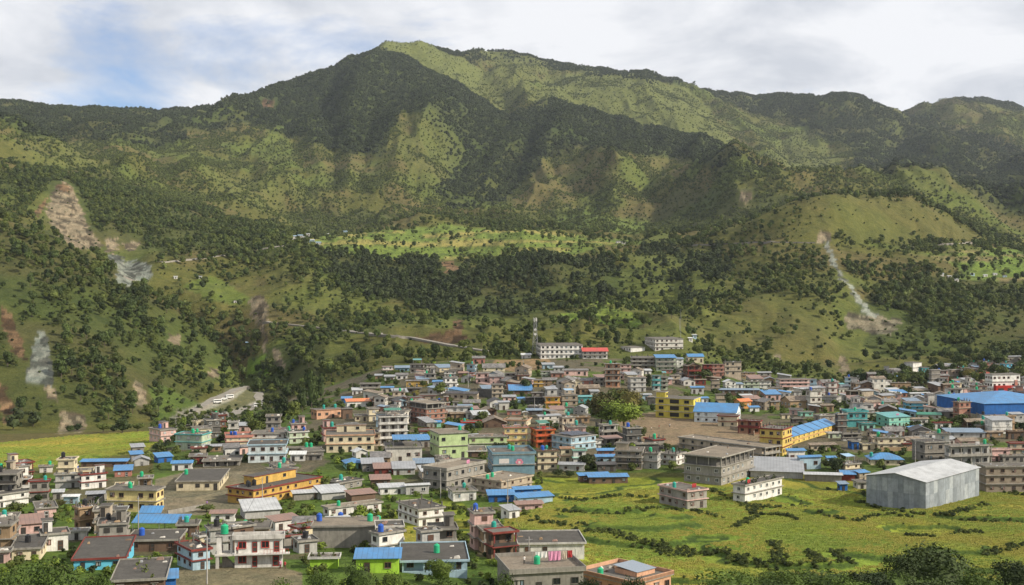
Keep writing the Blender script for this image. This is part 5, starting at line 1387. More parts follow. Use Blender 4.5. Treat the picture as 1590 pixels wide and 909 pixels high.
# blue warehouse: pale base and white ridge flashings
hh = H_('warehouse'); ro = hh['o']; w, d, H = hh['w'], hh['d'], hh['H']
b = MB(); b.box(-w/2-.06, -d/2-.06, -3, w/2+.06, d/2+.06, H*.30, MAT['cream']); b.build('base_wall', ro); link('door', wm('dark', 'd'), ro, (-w*.28, -d/2-.07, 0), 0, (1.3, 1, 1))
# striped blue roof of the long yellow building
hh = H_('longblue'); ro = hh['o']; w, d, H = hh['w'], hh['d'], hh['H']; r = d*.22
for k in range(1, 6):
    b = MB(); x = -w/2+w*k/6
    for s in (-1, 1):
        y = s*(d/2+.45); a = [(x-.22, y, H+.045), (x+.22, y, H+.045), (x+.22, 0, H+r+.1), (x-.22, 0, H+r+.1)]
        if s > 0: a = a[::-1]
        b.hexa(a, [(p[0], p[1], p[2]+.06) for p in a], VOID)
    b.build('roof_joint', ro)
# office with red porch
hh = H_('office'); ro = hh['o']; w, d, H = hh['w'], hh['d'], hh['H']
b = MB(); b.box(-w*.45, -d/2-2.2, -3, w*.18, -d/2-.01, H*.48, MAT['red']); po = b.build('porch', ro)
link('opening', wm('dark', 'o'), po, (-w*.28, -d/2-2.22, H*.24), 0, (w*.2, 1, H*.26)); link('opening', wm('dark', 'o'), po, (w*.04, -d/2-2.22, H*.24), 0, (w*.16, 1, H*.26))
b = MB(); b.box(w*.30, -d/2-.35, -3, w*.40, -d/2-.01, H*.72, MAT['salmon']); b.build('pilaster', ro)
# shed cladding joints
hh = H_('shed'); ro = hh['o']; w, d, H = hh['w'], hh['d'], hh['H']
PN = [plaster('sheet_a', (.25, .28, .30), .3), plaster('sheet_b', (.31, .34, .36), .35), plaster('sheet_c', (.36, .39, .40), .3)]; rq = random.Random(8)
for face in 'BA':
    Lf = w if face == 'B' else d; n_ = 14 if face == 'B' else 11
    for i in range(n_):
        b = MB(); a0 = -Lf/2+Lf*i/n_+.03; a1 = a0+Lf/n_-.06; e_ = .02+.03*(i % 2)
        for z0, z1 in ((-2, H*.48), (H*.48+.04, H-.05)):
            m_ = rq.choice(PN)
            if face == 'B': b.box(a0, -d/2-e_, z0, a1, -d/2-.004, z1, m_)
            else: b.box(-w/2-e_, a0, z0, -w/2-.004, a1, z1, m_)
        b.build('cladding_sheet', ro)
# ------------------------------------------------------------------ filler homes of the dense quarter, each placed on free ground
TOWN = [(562,612),(640,575),(760,582),(880,592),(1080,580),(1165,592),(1300,606),(1400,584),(1640,560),(1640,655),(1500,700),(1350,700),(1250,700),(1190,650),(1100,632),(1000,612),(900,650),(800,660),(700,680),(610,690)]
rf = random.Random(77); cnt = 0
HAND = [(min(q['ul'], q['ur']), q['vt'], max(q['ul'], q['ur']), q['vb'], .10 if q['desc'] else 1) for q in HOUSES]+[(202, 786, 292, 818, .1), (322, 800, 455, 890, .1), (552, 838, 622, 892, .1)]
def hides(u, v, hp, wp, fr=.18):
    for a0, b0, a1, b1, kk in HAND:
        if b1 > v+3: continue
        ov = max(0, min(a1, u+wp/2)-max(a0, u-wp/2))*max(0, min(b1, v)-max(b0, v-hp*1.25))
        if ov > min(fr, kk)*(a1-a0)*(b1-b0): return True
    return False
def free(x, y, r):
    for hh in HOUSES:
        l = hh['loc']; R2 = (hh['w']+hh['d'])*.25
        if (l.x-x)**2+(l.y-y)**2 < (R2+r)**2*1.05: return False
    return True
for _ in range(9000):
    if cnt >= 300: break
    u, v = rf.uniform(562, 1640), rf.uniform(562, 705)
    if not bool(inpoly(np.array([u]), np.array([v]), TOWN)[0]) or (905 < u < 1215 and 600 < v < 712 and v > 600+ (0 if u < 1150 else 40)): continue
    P = hit(u, v); wd = rf.uniform(6, 11)
    if P is None or P.y > 900 or not free(P.x, P.y+wd*.35, wd*.34): continue
    n = rf.choice((1, 1, 2, 2, 3, 3) if u < 1250 else (1, 1, 2, 2, 3)); hp = n*rf.uniform(2.5, 2.9)*F/P.y; wp = wd*F/P.y
    wl = rf.choice(['tan', 'brown', 'offwhite', 'beige', 'offwhite', 'white', 'greywhite', 'concrete', 'brick', 'pink', 'cream', 'greywhite', 'white', 'lightblue'])
    rr = rf.choice(['gable:brownslate', 'gable:slate', 'mono:slate', 'gable:darkslate', 'mono:brownslate', 'mono:grey', 'mono:rust', 'mono:lightgrey', 'flat', 'flat', 'flat', 'gable:grey', 'mono:blue', 'mono:bluegrey']) if n == 1 else rf.choice(['flat', 'flat', 'flat', 'gable:slate', 'mono:grey', 'gable:brownslate'])
    th = rf.choice((6, 12, 20, 75, 82)); a = wp*.28
    if hides(u, v, hp, wp, .3): continue
    house(u-wp/2, (u-wp/2+a) if th < 45 else (u+wp/2-a), u+wp/2, v-hp, v, n, th, wl, rr, rf.choice(['j', 'c', '', 'g', 'k', 'kj', 'v']), tanks=rf.choice(['', '', '', '', 'g.4', 't.6', 'k.5', 'b.3']) if rr == 'flat' else '')
    cnt += 1
print('filler', cnt)
for _ in range(8000):
    if cnt >= 385: break
    u, v = rf.uniform(-10, 1590), rf.uniform(668, 872)
    if u > 800+max(0, (742-v))*4 and v > 700 or (60 < u < 300 and v < 700) or (u < 262 and v < 738-u*.12): continue
    if bool((inpoly(np.array([u]), np.array([v]), [(236,742),(300,728),(436,732),(436,778),(330,803),(236,803)]) | inpoly(np.array([u]), np.array([v]), [(250,872),(400,860),(485,870),(470,940),(250,940)]) | inpoly(np.array([u]), np.array([v]), [(590,795),(700,775),(770,810),(720,860),(600,850)]) | inpoly(np.array([u]), np.array([v]), [(950,640),(1060,645),(1210,650),(1215,705),(1180,712),(1030,700),(960,695)]))[0]): continue
    P = hit(u, v, 180); wd = rf.uniform(4.5, 9)
    if P is None or not free(P.x, P.y+wd*.35, wd*.5): continue
    n = rf.choice((1, 2, 2, 3)); hp = n*rf.uniform(2.4, 2.9)*F/P.y; wp = wd*F/P.y
    rr = rf.choice(['mono:grey', 'mono:lightgrey', 'mono:rust', 'mono:slate', 'flat', 'flat', 'flat', 'flat', 'mono:blue']) if n == 1 else 'flat'
    th = rf.choice((8, 15, 25, 40))
    if hides(u, v, hp, wp, .12): continue
    house(u-wp/2, u-wp/2+wp*.25, u+wp/2, v-hp, v, n, th, rf.choice(['tan', 'brown', 'offwhite', 'beige', 'white', 'greywhite', 'concrete', 'concrete', 'pink', 'cream', 'darkconcrete']), rr, rf.choice(['j', 'c', 'cj', 'g', 'kj', 'v']), tanks=rf.choice(['', '', 'g.4', 't.6', 'k.5', 'b.3']) if rr == 'flat' else '')
    cnt += 1
print('filler', cnt)
# far hamlets
for (u, v, n, cols_) in ((456, 372, 2, 'white'), (466, 371, 2, 'offwhite'), (474, 374, 2, 'white'), (484, 378, 2, 'lightblue'), (494, 382, 2, 'offwhite'), (478, 366, 1, 'greywhite'), (508, 366, 1, 'white'), (536, 362, 1, 'lightblue'), (1462, 428, 1, 'white'), (1474, 432, 1, 'greywhite'), (1485, 437, 1, 'white'), (1510, 428, 1, 'lightblue'), (1530, 430, 1, 'white'), (1545, 428, 1, 'white'), (1560, 431, 1, 'lightblue'), (960, 378, 1, 'white'), (968, 379, 1, 'greywhite'), (1153, 376, 1, 'white'), (1078, 525, 1, 'lightblue'), (1072, 530, 1, 'white'), (384, 536, 1, 'blue'), (346, 541, 1, 'lightblue'), (272, 433, 1, 'white'), (310, 433, 1, 'white'), (176, 411, 1, 'white'), (365, 471, 1, 'white')):
    wp = 7 if n == 1 else 9; house(u-wp/2, u-wp/2+1.5, u+wp/2, v-2.6*n-(1 if v > 500 else 0), v, n, 15, cols_, rf.choice(['mono:lightgrey', 'mono:paleblue', 'gable:slate', 'mono:white']), '', ymin=800, desc=None)

# ------------------------------------------------------------------ canopies, walls, tower, poles
def canopy(c, ul, ur, vf, vbk, vg, tinn, th, label):
    u0, v0 = px_(c, ul, vg); u1, _ = px_(c, ur, vg); P = hit((u0+u1)/2, v0, 150); w = (u1-u0)*P.y/F; zf = (v0-px_(c, 0, vf)[1])*P.y/F
    d = max(3, w*.35); o = empty('tin_canopy', P, R(th)); tag(o, label, 'canopy')
    b = MB(); r = 1.3; b.hexa([(-w/2, 0, zf), (w/2, 0, zf), (w/2, d, zf+r), (-w/2, d, zf+r)], [(-w/2, 0, zf+.07), (w/2, 0, zf+.07), (w/2, d, zf+r+.07), (-w/2, d, zf+r+.07)], TM[tinn]); b.build('roof', o)
    for x in (-w/2+.3, 0, w/2-.3):
        for y, zz in ((.2, zf), (d-.2, zf+r-.1)): link('post', postm(METAL), o, (x, y, -.3), 0, (.12, .12, zz+.3))
canopy('A', 662, 945, 596, 545, 640, 'blue', -2, 'long blue tin canopy on thin posts in front of the butter-yellow school')
canopy('A', 700, 815, 545, 515, 590, 'blue', 0, 'short blue tin canopy behind the long one beside the butter-yellow school')
def wall_line(pts, ht, mat, label, name='boundary_wall', th=.25):
    mb = MB(); P = [hit(u, v, 150) for u, v in pts]
    for a, b_ in zip(P[:-1], P[1:]):
        dd = b_-a; dd.z = 0; s = Vector((-dd.y, dd.x, 0)).normalized()*th/2; e = dd.normalized()*th/2
        mb.hexa([a-s-Vector((0, 0, 1.5)), b_-s+e-Vector((0, 0, 1.5)), b_+s+e-Vector((0, 0, 1.5)), a+s-Vector((0, 0, 1.5))], [a-s+Vector((0, 0, ht)), b_-s+e+Vector((0, 0, ht)), b_+s+e+Vector((0, 0, ht)), a+s+Vector((0, 0, ht))], MAT[mat])
    tag(mb.build(name), label, 'wall')
wall_line([(925, 665), (960, 682), (1002, 700), (1030, 706)], 2.6, 'darkconcrete', 'dark concrete wall below the big playground trees')
wall_line([px_('A', 640, 610), px_('A', 455, 580), px_('A', 500, 500), px_('A', 540, 470)], 1.6, 'concrete', 'low grey compound wall round the yard beside the butter-yellow school')
wall_line([px_('B', 0, 555), px_('B', 190, 520)], 1.2, 'concrete', 'low grey wall at the near edge of the school yard')
wall_line([px_('M', 190, 815), px_('M', 440, 810)], 1.5, 'tan', 'tan wall behind the blue hip-roofed house')
wall_line([px_('M', 1000, 580), px_('M', 1330, 615)], 1.2, 'beige', 'pale wall in front of the blue warehouse')
wall_line([px_('L', 70, 640), px_('L', 260, 670), px_('L', 255, 690)], 1.4, 'stone', 'stepped stone seating wall along the playground')
wall_line([px_('N', 1170, 500), px_('N', 1350, 525)], 4.0, 'darkconcrete', 'tall dark retaining wall right of the long dark-roofed house', name='retaining_wall')
# telecom tower
P = hit(831, 550, 300); k = P.y/F; Ht = 56*k; tw = empty('telecom_tower', P); tag(tw, 'tall grey lattice telecom tower left of the white hospital building', 'tower')
def ring(z): return 1.9*(1-z/Ht*.72)
lv = [Ht*i/9 for i in range(10)]
for sx, sy in ((-1, -1), (1, -1), (1, 1), (-1, 1)):
    b = MB(); b.tube((sx*ring(0), sy*ring(0), -1), (sx*ring(Ht), sy*ring(Ht), Ht), .16, METAL, 6); b.build('leg', tw)
b = MB()
for z0, z1 in zip(lv[:-1], lv[1:]):
    c0 = [(-1, -1), (1, -1), (1, 1), (-1, 1)]
    for i in range(4):
        p, q = c0[i], c0[(i+1) % 4]; r0, r1 = ring(z0), ring(z1)
        b.tube((p[0]*r0, p[1]*r0, z0), (q[0]*r1, q[1]*r1, z1), .08, METAL, 4); b.tube((q[0]*r0, q[1]*r0, z0), (p[0]*r1, p[1]*r1, z1), .08, METAL, 4); b.tube((p[0]*r1, p[1]*r1, z1), (q[0]*r1, q[1]*r1, z1), .08, METAL, 4)
b.build('lattice_bracing', tw)
for i in range(6):
    a = i*math.pi/3; b = MB(); b.box(-.2, -.12, 0, .2, .12, 2.2, MAT['white']); o = b.build('antenna', tw); o.location = (math.cos(a)*1.1, math.sin(a)*1.1, Ht-2.4+.4*(i % 2)); o.rotation_euler = (0, 0, a+math.pi/2)
for i, z in enumerate((Ht*.55, Ht*.68)):
    b = MB(); b.tube((0, -1.5, z), (0, -1.75, z), .75, MAT['white'], 14); b.build('dish', tw)
P = hit(1057, 524, 300); b = MB(); Ht = 44*P.y/F; b.tube((0, 0, -1), (0, 0, Ht), .14, METAL, 6, .05)
o = b.build('radio_mast'); o.location = P; tag(o, 'thin radio mast on the slope behind the white office block', 'mast')
for i in range(3):
    a = i*2.09+.4; b = MB(); b.tube((0, 0, Ht*.8), (math.cos(a)*6, math.sin(a)*6, 0), .02, METAL, 4); b.build('guy_wire', o)
PC = plaster('pole_concrete', (.42, .40, .37), .3)
pm_ = MB(); pm_.tube((0, 0, -1), (0, 0, 8.5), .15, PC, 8, .09); pm_ = pm_.mesh('pole'); am_ = MB(); am_.box(-.75, -.05, 7.9, .75, .05, 8.02, METAL); [am_.tube((x, 0, 8.02), (x, 0, 8.22), .05, MAT['brown'], 6) for x in (-.6, 0, .6)]; am_ = am_.mesh('crossarm')
POLES = []
for c, x, y, near in (('N', 1050, 395, 'beside the white car on the upper road'), ('N', 1155, 330, 'left of the cream gabled house'), ('O', 495, 740, 'in front of the dark concrete house'), ('Q', 830, 610, 'behind the orange-roofed house'), ('C', 600, 470, 'in front of the half-built grey school'), ('B', 480, 520, 'before the long ochre school'), ('D', 92, 530, 'beside the blue sheds at the field edge'), ('A', 700, 640, 'by the long blue canopy'), ('V', 1415, 600, 'left of the three-storey grey block house'), ('K', 615, 60, 'behind the white office block'), ('J', 512, 470, 'above the yellow-roofed quarter'), ('B', 200, 905, 'at the foot of the red-windowed house'), ('D', 200, 890, 'in front of the grey roof with laundry'), ('M', 560, 880, 'against the grey block house')):
    u, v = px_(c, x, y); P = hit(u, v, 150)
    if P is None: continue
    o = empty('utility_pole', P, rnd(0, 3)); tag(o, 'grey concrete utility pole '+near, 'utility pole', 'utility poles of the town'); link('pole', pm_, o); link('crossarm', am_, o); POLES.append(o)

def cable(a, b_, label):
    mb = MB(); p0 = a.location+Vector((0, 0, 8.1)); p1 = b_.location+Vector((0, 0, 8.1)); prev = p0
    for k in range(1, 13):
        t_ = k/12; q = p0.lerp(p1, t_); q.z -= 4*t_*(1-t_)*(p1-p0).length*.035; mb.tube(prev, q, .035, RUBBER, 4); prev = q
    tag(mb.build('power_cable'), label, 'cable')
for i, j, lb in ((5, 7, 'sagging black cable from the pole before the ochre school to the long canopy pole'), (11, 5, 'black cable from the pole at the red-windowed house to the one before the ochre school'), (4, 6, 'black cable between the half-built grey school and the blue sheds'), (12, 6, 'black cable running up from the laundry roof to the blue sheds'), (8, 13, 'black cable crossing low roofs to the grey block house')):
    if i < len(POLES) and j < len(POLES): cable(POLES[i], POLES[j], lb)

# ------------------------------------------------------------------ vehicles
def vehicle(P, th, kind, paint, label, group=None, nm='parked_car'):
    o = empty(nm, P, th); tag(o, label, 'car' if kind == 'car' else ('bus' if kind == 'bus' else 'truck'), group)
    L_, W_ = (4.2, 1.7) if kind == 'car' else (8.5, 2.4)
    if kind != 'car': o.scale = (.62, .8, .75)
    mb = MB()
    if kind == 'car':
        prof = [(-2.1, .35), (-2.08, .75), (-1.95, .92), (-1.2, 1.0), (-.75, 1.42), (.75, 1.45), (1.25, .98), (1.95, .88), (2.1, .65), (2.1, .35)]
    else: prof = [(-4.2, .5), (-4.25, 2.8), (-4.0, 3.05), (3.9, 3.05), (4.2, 2.7), (4.3, 1.5), (4.3, .5)]
    n = len(prof); hw_ = W_/2
    for s in (-1, 1): mb.face([(x, s*hw_*(.86 if z > 1.1 and kind == 'car' else 1), z) for x, z in (prof if s < 0 else prof[::-1])], paint)
    for i in range(n):
        (x0, z0), (x1, z1) = prof[i], prof[(i+1) % n]; k0 = hw_*(.86 if z0 > 1.1 and kind == 'car' else 1); k1 = hw_*(.86 if z1 > 1.1 and kind == 'car' else 1)
        mb.face([(x0, -k0, z0), (x1, -k1, z1), (x1, k1, z1), (x0, k0, z0)], paint)
    mb.build('body', o); mb = MB()
    if kind == 'car': zz = [(-1.05, 1.03, 1.36), ]; mb.hexa([(-.95, -.84, 1.04), (1.05, -.84, 1.04), (1.05, .84, 1.04), (-.95, .84, 1.04)], [(-.70, -.76, 1.36), (.70, -.76, 1.36), (.70, .76, 1.36), (-.70, .76, 1.36)], GLASS)
    else: mb.box(-3.9, -W_/2-.02, 1.6, 3.6, W_/2+.02, 2.5, GLASS); mb.box(4.2, -W_/2+.2, 1.5, 4.33, W_/2-.2, 2.5, GLASS)
    mb.build('window', o)
    r = .32 if kind == 'car' else .48
    for x in (-L_*.31, L_*.31):
        for s in (-1, 1):
            mb = MB(); mb.tube((x, s*(hw_-.2), r), (x, s*(hw_+.02), r), r, RUBBER, 14); wo = mb.build('wheel', o); mb = MB(); mb.tube((x, s*(hw_+.022), r), (x, s*(hw_+.04), r), r*.55, METAL, 10); mb.build('rim', wo)
    for s in (-1, 1):
        mb = MB(); mb.box(L_/2+.0, s*hw_*.7-.14, .62, L_/2+.04 if kind == 'car' else L_/2+.1, s*hw_*.7+.14, .78, MAT['white']); mb.build('headlight', o)
    return o
P = hit(*px_('N', 868, 368), 150); P.z += .15; vehicle(P, R(160), 'car', WHITEP, 'white car parked on the dirt road above the long dark-roofed house')
for c, x, y, kd, pt_, th, lb in (('H', 592, 440, 'bus', WHITEP, 35, 'white bus farthest left on the winding river road'), ('H', 645, 415, 'car', WHITEP, 35, 'small white car between the buses on the river road'), ('H', 688, 402, 'bus', WHITEP, 40, 'white bus on the bend of the river road'), ('H', 912, 470, 'truck', WHITEP, 20, 'white truck at the near end of the river road'), ('H', 942, 460, 'truck', MAT['concrete'], 20, 'grey truck beside the white truck on the river road'), ('H', 975, 440, 'truck', WHITEP, 30, 'white truck partly behind trees at the river road end')):
    P = hit(*px_(c, x, y), 300)
    if P: P.z += .5; vehicle(P, R(th), kd, pt_, lb, 'vehicles on the river road', 'parked_vehicle')
# ------------------------------------------------------------------ people
SKIN = plain('skin', (.30, .17, .11), .6); HAIR = plain('hair', (.015, .012, .01), .6)
def person(P, th, top, trou, label, hgt=1.62, pose=0):
    me = bpy.data.meshes.new('person'); s = hgt/1.7
    J = dict(pel=(0, 0, .93), wa=(0, 0, 1.08), ch=(0, 0, 1.32), nk=(0, 0, 1.47), hd0=(0, -.01, 1.56), hd1=(0, -.01, 1.67), ls=(.17, 0, 1.40), le=(.22, .02, 1.13), lw=(.23, -.06, .88), lh=(.23, -.08, .79), rs=(-.17, 0, 1.40), re=(-.23, .02, 1.13), rw=(-.24, -.05, .88), rh=(-.24, -.08, .79),
             lhp=(.09, 0, .88), lk=(.10, -.02+.06*pose, .50), la=(.10, .02+.12*pose, .09), lt=(.11, -.12+.12*pose, .03), rhp=(-.09, 0, .88), rk=(-.10, -.03, .50), ra=(-.10, .02-.1*pose, .09), rt=(-.11, -.12-.1*pose, .03))
    rad = dict(pel=.15, wa=.125, ch=.15, nk=.055, hd0=.085, hd1=.085, ls=.065, le=.045, lw=.032, lh=.038, rs=.065, re=.045, rw=.032, rh=.038, lhp=.10, lk=.065, la=.042, lt=.035, rhp=.10, rk=.065, ra=.042, rt=.035)
    ks = list(J); E = [('pel', 'wa'), ('wa', 'ch'), ('ch', 'nk'), ('nk', 'hd0'), ('hd0', 'hd1'), ('ch', 'ls'), ('ls', 'le'), ('le', 'lw'), ('lw', 'lh'), ('ch', 'rs'), ('rs', 're'), ('re', 'rw'), ('rw', 'rh'), ('pel', 'lhp'), ('lhp', 'lk'), ('lk', 'la'), ('la', 'lt'), ('pel', 'rhp'), ('rhp', 'rk'), ('rk', 'ra'), ('ra', 'rt')]
    me.from_pydata([tuple(c*s for c in J[k]) for k in ks], [(ks.index(a), ks.index(b)) for a, b in E], []); me.materials.append(SKIN)
    o = bpy.data.objects.new('person', me); col.objects.link(o); o.location = P; o.rotation_euler = (0, 0, th); o.modifiers.new('skin', 'SKIN')
    for i, k in enumerate(ks): me.skin_vertices[0].data[i].radius = (rad[k]*s, rad[k]*s*(.75 if k in ('pel', 'wa', 'ch') else 1))
    me.skin_vertices[0].data[0].use_root = True
    q = o.modifiers.new('sub', 'SUBSURF'); q.levels = 1; q.render_levels = 1
    tag(o, label, 'person')
    b = MB(); b.lathe([(.17*s, .88*s), (.17*s, 1.0*s), (.155*s, 1.12*s), (.18*s, 1.3*s), (.17*s, 1.42*s), (.07*s, 1.49*s)], CL[top], 12); so_ = b.build('shirt', o, True)
    for sx in (-1, 1): b = MB(); b.tube((sx*.16*s, 0, 1.41*s), (sx*.23*s, .02*s, 1.12*s), .075*s, CL[top], 8, .06*s); b.build('sleeve', so_)
    b = MB(); pz = 'l' if True else ''
    for a in 'lr': b.tube([c*s for c in J[a+'hp']], [c*s for c in J[a+'k']], .115*s, MAT[trou], 8, .085*s); b.tube([c*s for c in J[a+'k']], [c*s for c in J[a+'a']], .085*s, MAT[trou], 8, .07*s)
    b.build('trousers', o)
    b = MB(); b.lathe([(0, 1.77*s), (.07*s, 1.755*s), (.10*s, 1.70*s), (.098*s, 1.64*s), (.08*s, 1.60*s)], HAIR, 10, (0, .02*s, 0)); b.build('hair', o, True); return o
hb = hw
def on_house(hh, x, y, z): return Vector((*root_pt(hh['loc'], hh['th'], x, y), hh['loc'].z+z))
w, d, H = hb['w'], hb['d'], hb['H']
person(on_house(hb, w*.46, -d/2-1.9, .0), .3, 'pink', 'maroon', 'person in pink standing by the ground-floor door of the red-windowed house')
person(on_house(hb, w*.56, -d/2-2.6, .0), -.4, 'red', 'brown', 'person in red standing right of the one in pink by the white house', pose=1)
person(on_house(hb, -w*.44, -d/2-.8, H/2), .2, 'red', 'darkconcrete', 'person in red on the upper balcony of the red-windowed house')
person(Vector((*root_pt(L0, T0, -.22*H_('laundry')['w'], -.02*H_('laundry')['d']), L0.z+H_('laundry')['H']+.06)), .5, 'white', 'darkconcrete', 'person in white standing on the grey roof beside the laundry')
for i, (x, y, c, lb) in enumerate(((585, 655, 'purple', 'person in purple outside the central opening of the bright yellow school'), (612, 662, 'white', 'person in white right of the central opening of the yellow school'), (545, 745, 'white', 'person in white standing alone in the middle of the playground'), (415, 768, 'cream', 'person in cream at the left side of the dirt playground'), (470, 755, 'red', 'person in red between the two others on the playground'))):
    P = hit(*px_('K', x, y), 300)
    person(P, i*1.3, c, 'darkconcrete', lb, pose=i % 2)
P = hit(*px_('B', 200, 510), 150); person(P, 1, 'purple', 'brown', 'dark-dressed person walking across the yard before the ochre school', pose=1)
for i, (dsc, fx, c, lb) in enumerate((('orangehouse', .0, 'red', 'red cloth hanging under the green canopy of the orange house'), ('mintlong', .1, 'pink', 'pink cloth hanging on the roof of the long mint house'), ('gardenroof', .2, 'white', 'white sheet hanging on the planted grey roof at the right'), ('greyschool', .25, 'pink', 'pink sheet hanging on the near side of the half-built grey school'), ('whitefield', -.3, 'red', 'red cloth draped on the roof of the white house in the field'), ('twotone', .3, 'red', 'red cloth hung over the parapet of the two-tone field house'))):
    hh = H_(dsc); cloth((*root_pt(hh['loc'], hh['th'], fx*hh['w'], -.2*hh['d']), hh['loc'].z+hh['H']+1.2), hh['th'], 1.5, 1.1, c, lb)

# ------------------------------------------------------------------ town trees
def tree_px(u, v, hp, wp, kind, label, group=None, nm='tree', cat='tree'):
    P = hit(u, v, 150); k = P.y/F; return tree(P, hp*k, wp*k, kind, label, group, nm, cat)
TR = '''970 671 52 62 bright|spreading bright green tree at the right of the playground group
934 666 56 54 olive|brownish-green tree at the left of the playground group
978 655 52 48 olive|brownish tree behind the bright green playground tree
946 668 50 50 bright|light green tree at the left edge of the playground
957 648 44 50 mid|dark green tree at the back of the playground group
995 684 21 22 mid|small thin tree standing alone on the edge of the playground
484 641 64 24 dark|tallest dark pine at the left edge of town
498 626 44 22 dark|dark pine just behind the tallest one at the town edge
470 640 38 22 dark|dark tree left of the tallest pine at the town edge
436 656 40 30 dark|dark round tree above the pale green pillared house
414 664 28 30 mid|green tree above the red-parapet house
393 672 22 30 mid|green bush-like tree left of the red-parapet house
455 655 32 26 mid|green tree between dark pines at the town edge
683 616 22 24 mid|green tree left of the long dark-roofed house
657 603 12 16 mid|small green tree beside the ochre gabled house
645 619 13 17 olive|olive tree before the grey galleried house
748 657 19 22 mid|green tree in the garden below the long dark-roofed house
764 660 12 20 bright|bright shrub-like tree in the garden below the dark-roofed house
875 607 21 34 mid|broad green tree right of the tan slate-roofed house
818 607 18 26 dark|dark tree left of the ochre two-storey house
790 603 12 16 mid|small tree beside the beige narrow house
1071 590 32 22 dark|tall dark tree right of the green galleried block
1086 592 19 30 mid|broad green tree behind the bright yellow school
1100 590 16 22 dark|dark tree left of the tall brick flats
1098 553 22 26 mid|green tree on the slope right of the office block
1008 607 26 13 dark|narrow dark tree right of the grey white-topped flats
988 585 11 17 mid|small green tree below the long galleried flats
1132 631 20 19 dark|dark tree left of the orange-roofed house
1150 638 14 22 olive|olive tree in front of the orange-roofed house
1188 618 14 16 mid|green tree before the long grey roof
1260 661 13 24 mid|green tree behind the striped blue roof
1328 594 18 32 dark|broad dark tree at the foot of the hill behind town
1345 598 14 20 dark|dark tree right of the broad one below the hill
1440 674 17 26 dark|dark tree behind the large blue-grey roof
1490 663 20 32 mid|green tree in front of the blue warehouse
1520 668 14 30 dark|dark tree left of centre before the warehouse wall
1562 673 16 20 dark|dark tree at the right before the warehouse
1503 592 21 23 olive|reddish-olive tree left of the red-roofed cream building
912 729 26 28 mid|green tree behind the blue-roofed sheds at the field
857 726 22 20 mid|palm-like tree beside the cream three-storey house
866 741 12 22 mid|green bush below the cream house at the field edge
884 742 11 20 dark|dark bush below the grey shed at the field edge
505 762 20 22 mid|green bush at the dark roof left of the mint hut
190 673 24 32 dark|dark tree at the far edge of the left paddy field
160 672 16 26 mid|green tree left of the dark one beyond the left paddy
214 670 14 24 mid|green tree right of the dark one beyond the left paddy
245 700 12 34 dark|dark bushes in front of the pink corner house
1300 735 24 30 dark|dark tree left of the cream pillared house
1283 728 14 18 mid|small tree beside the twin blue-roofed house
1297 700 10 18 mid|small tree behind the cream pillared house
1046 730 14 18 mid|small palm beside the grey concrete shell
26 800 22 30 mid|green tree beside the small pink house
92 790 14 34 olive|dry shrub-like tree right of the small pink house
176 870 20 24 mid|green tree between the dark roofs at lower left
60 780 12 18 dark|dark bush by the pale tin hut
320 795 12 30 mid|green bush at the edge of the school yard
1430 760 14 16 dark|dark bush against the grey metal shed'''
for ln in TR.splitlines():
    a, lb = ln.split('|'); u, v, hp, wp, kd = a.split(); tree_px(float(u), float(v), float(hp), float(wp), {'mid': 'broad'}.get(kd, kd), lb)
def tree_at(u, y, vtop, wpx, kind, label, group=None):
    x = y*(u-CU)/F; z = float(terr(x, y)); top = CZ-(vtop-HV)*y/F; h_ = max(3, top-z); w_ = wpx*y/F
    o = tree(Vector((x, y, z)), h_/.98, w_, kind, label, group); return o
for u, y, vt_, wp, kd, lb in ((80, 165, 862, 110, 'mid2', 'leafy green tree at the bottom left corner in front of the dark roofs'), (12, 150, 872, 80, 'mid2', 'green tree cut by the left bottom corner'), (150, 170, 885, 60, 'mid2', 'low green tree right of the leafy corner tree'),
    (560, 190, 868, 62, 'mid2', 'bushy green tree in front of the lime blue-roofed hut'), (500, 185, 880, 60, 'mid2', 'green bush left of the lime hut'), (610, 185, 886, 50, 'bright2', 'bright bush below the lime hut'), (440, 175, 890, 50, 'mid2', 'green bush at the foot of the red-windowed house'),
    (685, 222, 858, 56, 'bright2', 'round bright green bush before the pale blue dark-roofed house'), (700, 180, 893, 70, 'mid2', 'weeds and bush at the bottom below the round bush'), (780, 175, 885, 46, 'mid2', 'bush left of the grey laundry roof'),
    (1455, 105, 838, 150, 'dark2', 'big dark tree at the bottom right of the picture'), (1400, 100, 858, 80, 'dark2', 'dark tree left of the big one at the bottom right'), (1580, 110, 862, 90, 'dark2', 'dark tree cut by the right bottom corner'), (1360, 110, 880, 110, 'mid2', 'green tree left of the dark ones at bottom right'),
    (1290, 95, 893, 120, 'mid2', 'green bushy tree at the bottom right of centre'), (1520, 85, 880, 90, 'mid2', 'green bush between the dark trees at bottom right'), (985, 190, 882, 44, 'dark2', 'dark leafy tree in front of the peach skylight roof'), (915, 190, 886, 40, 'dark2', 'small dark tree at the left corner of the peach roof')):
    if kd == 'mid2': kd = 'nearmid'
    if kd == 'dark2': kd = 'neardark'
    if kd == 'bright2': kd = 'nearbright'
    tree_at(u, y, vt_, wp, kd, lb)
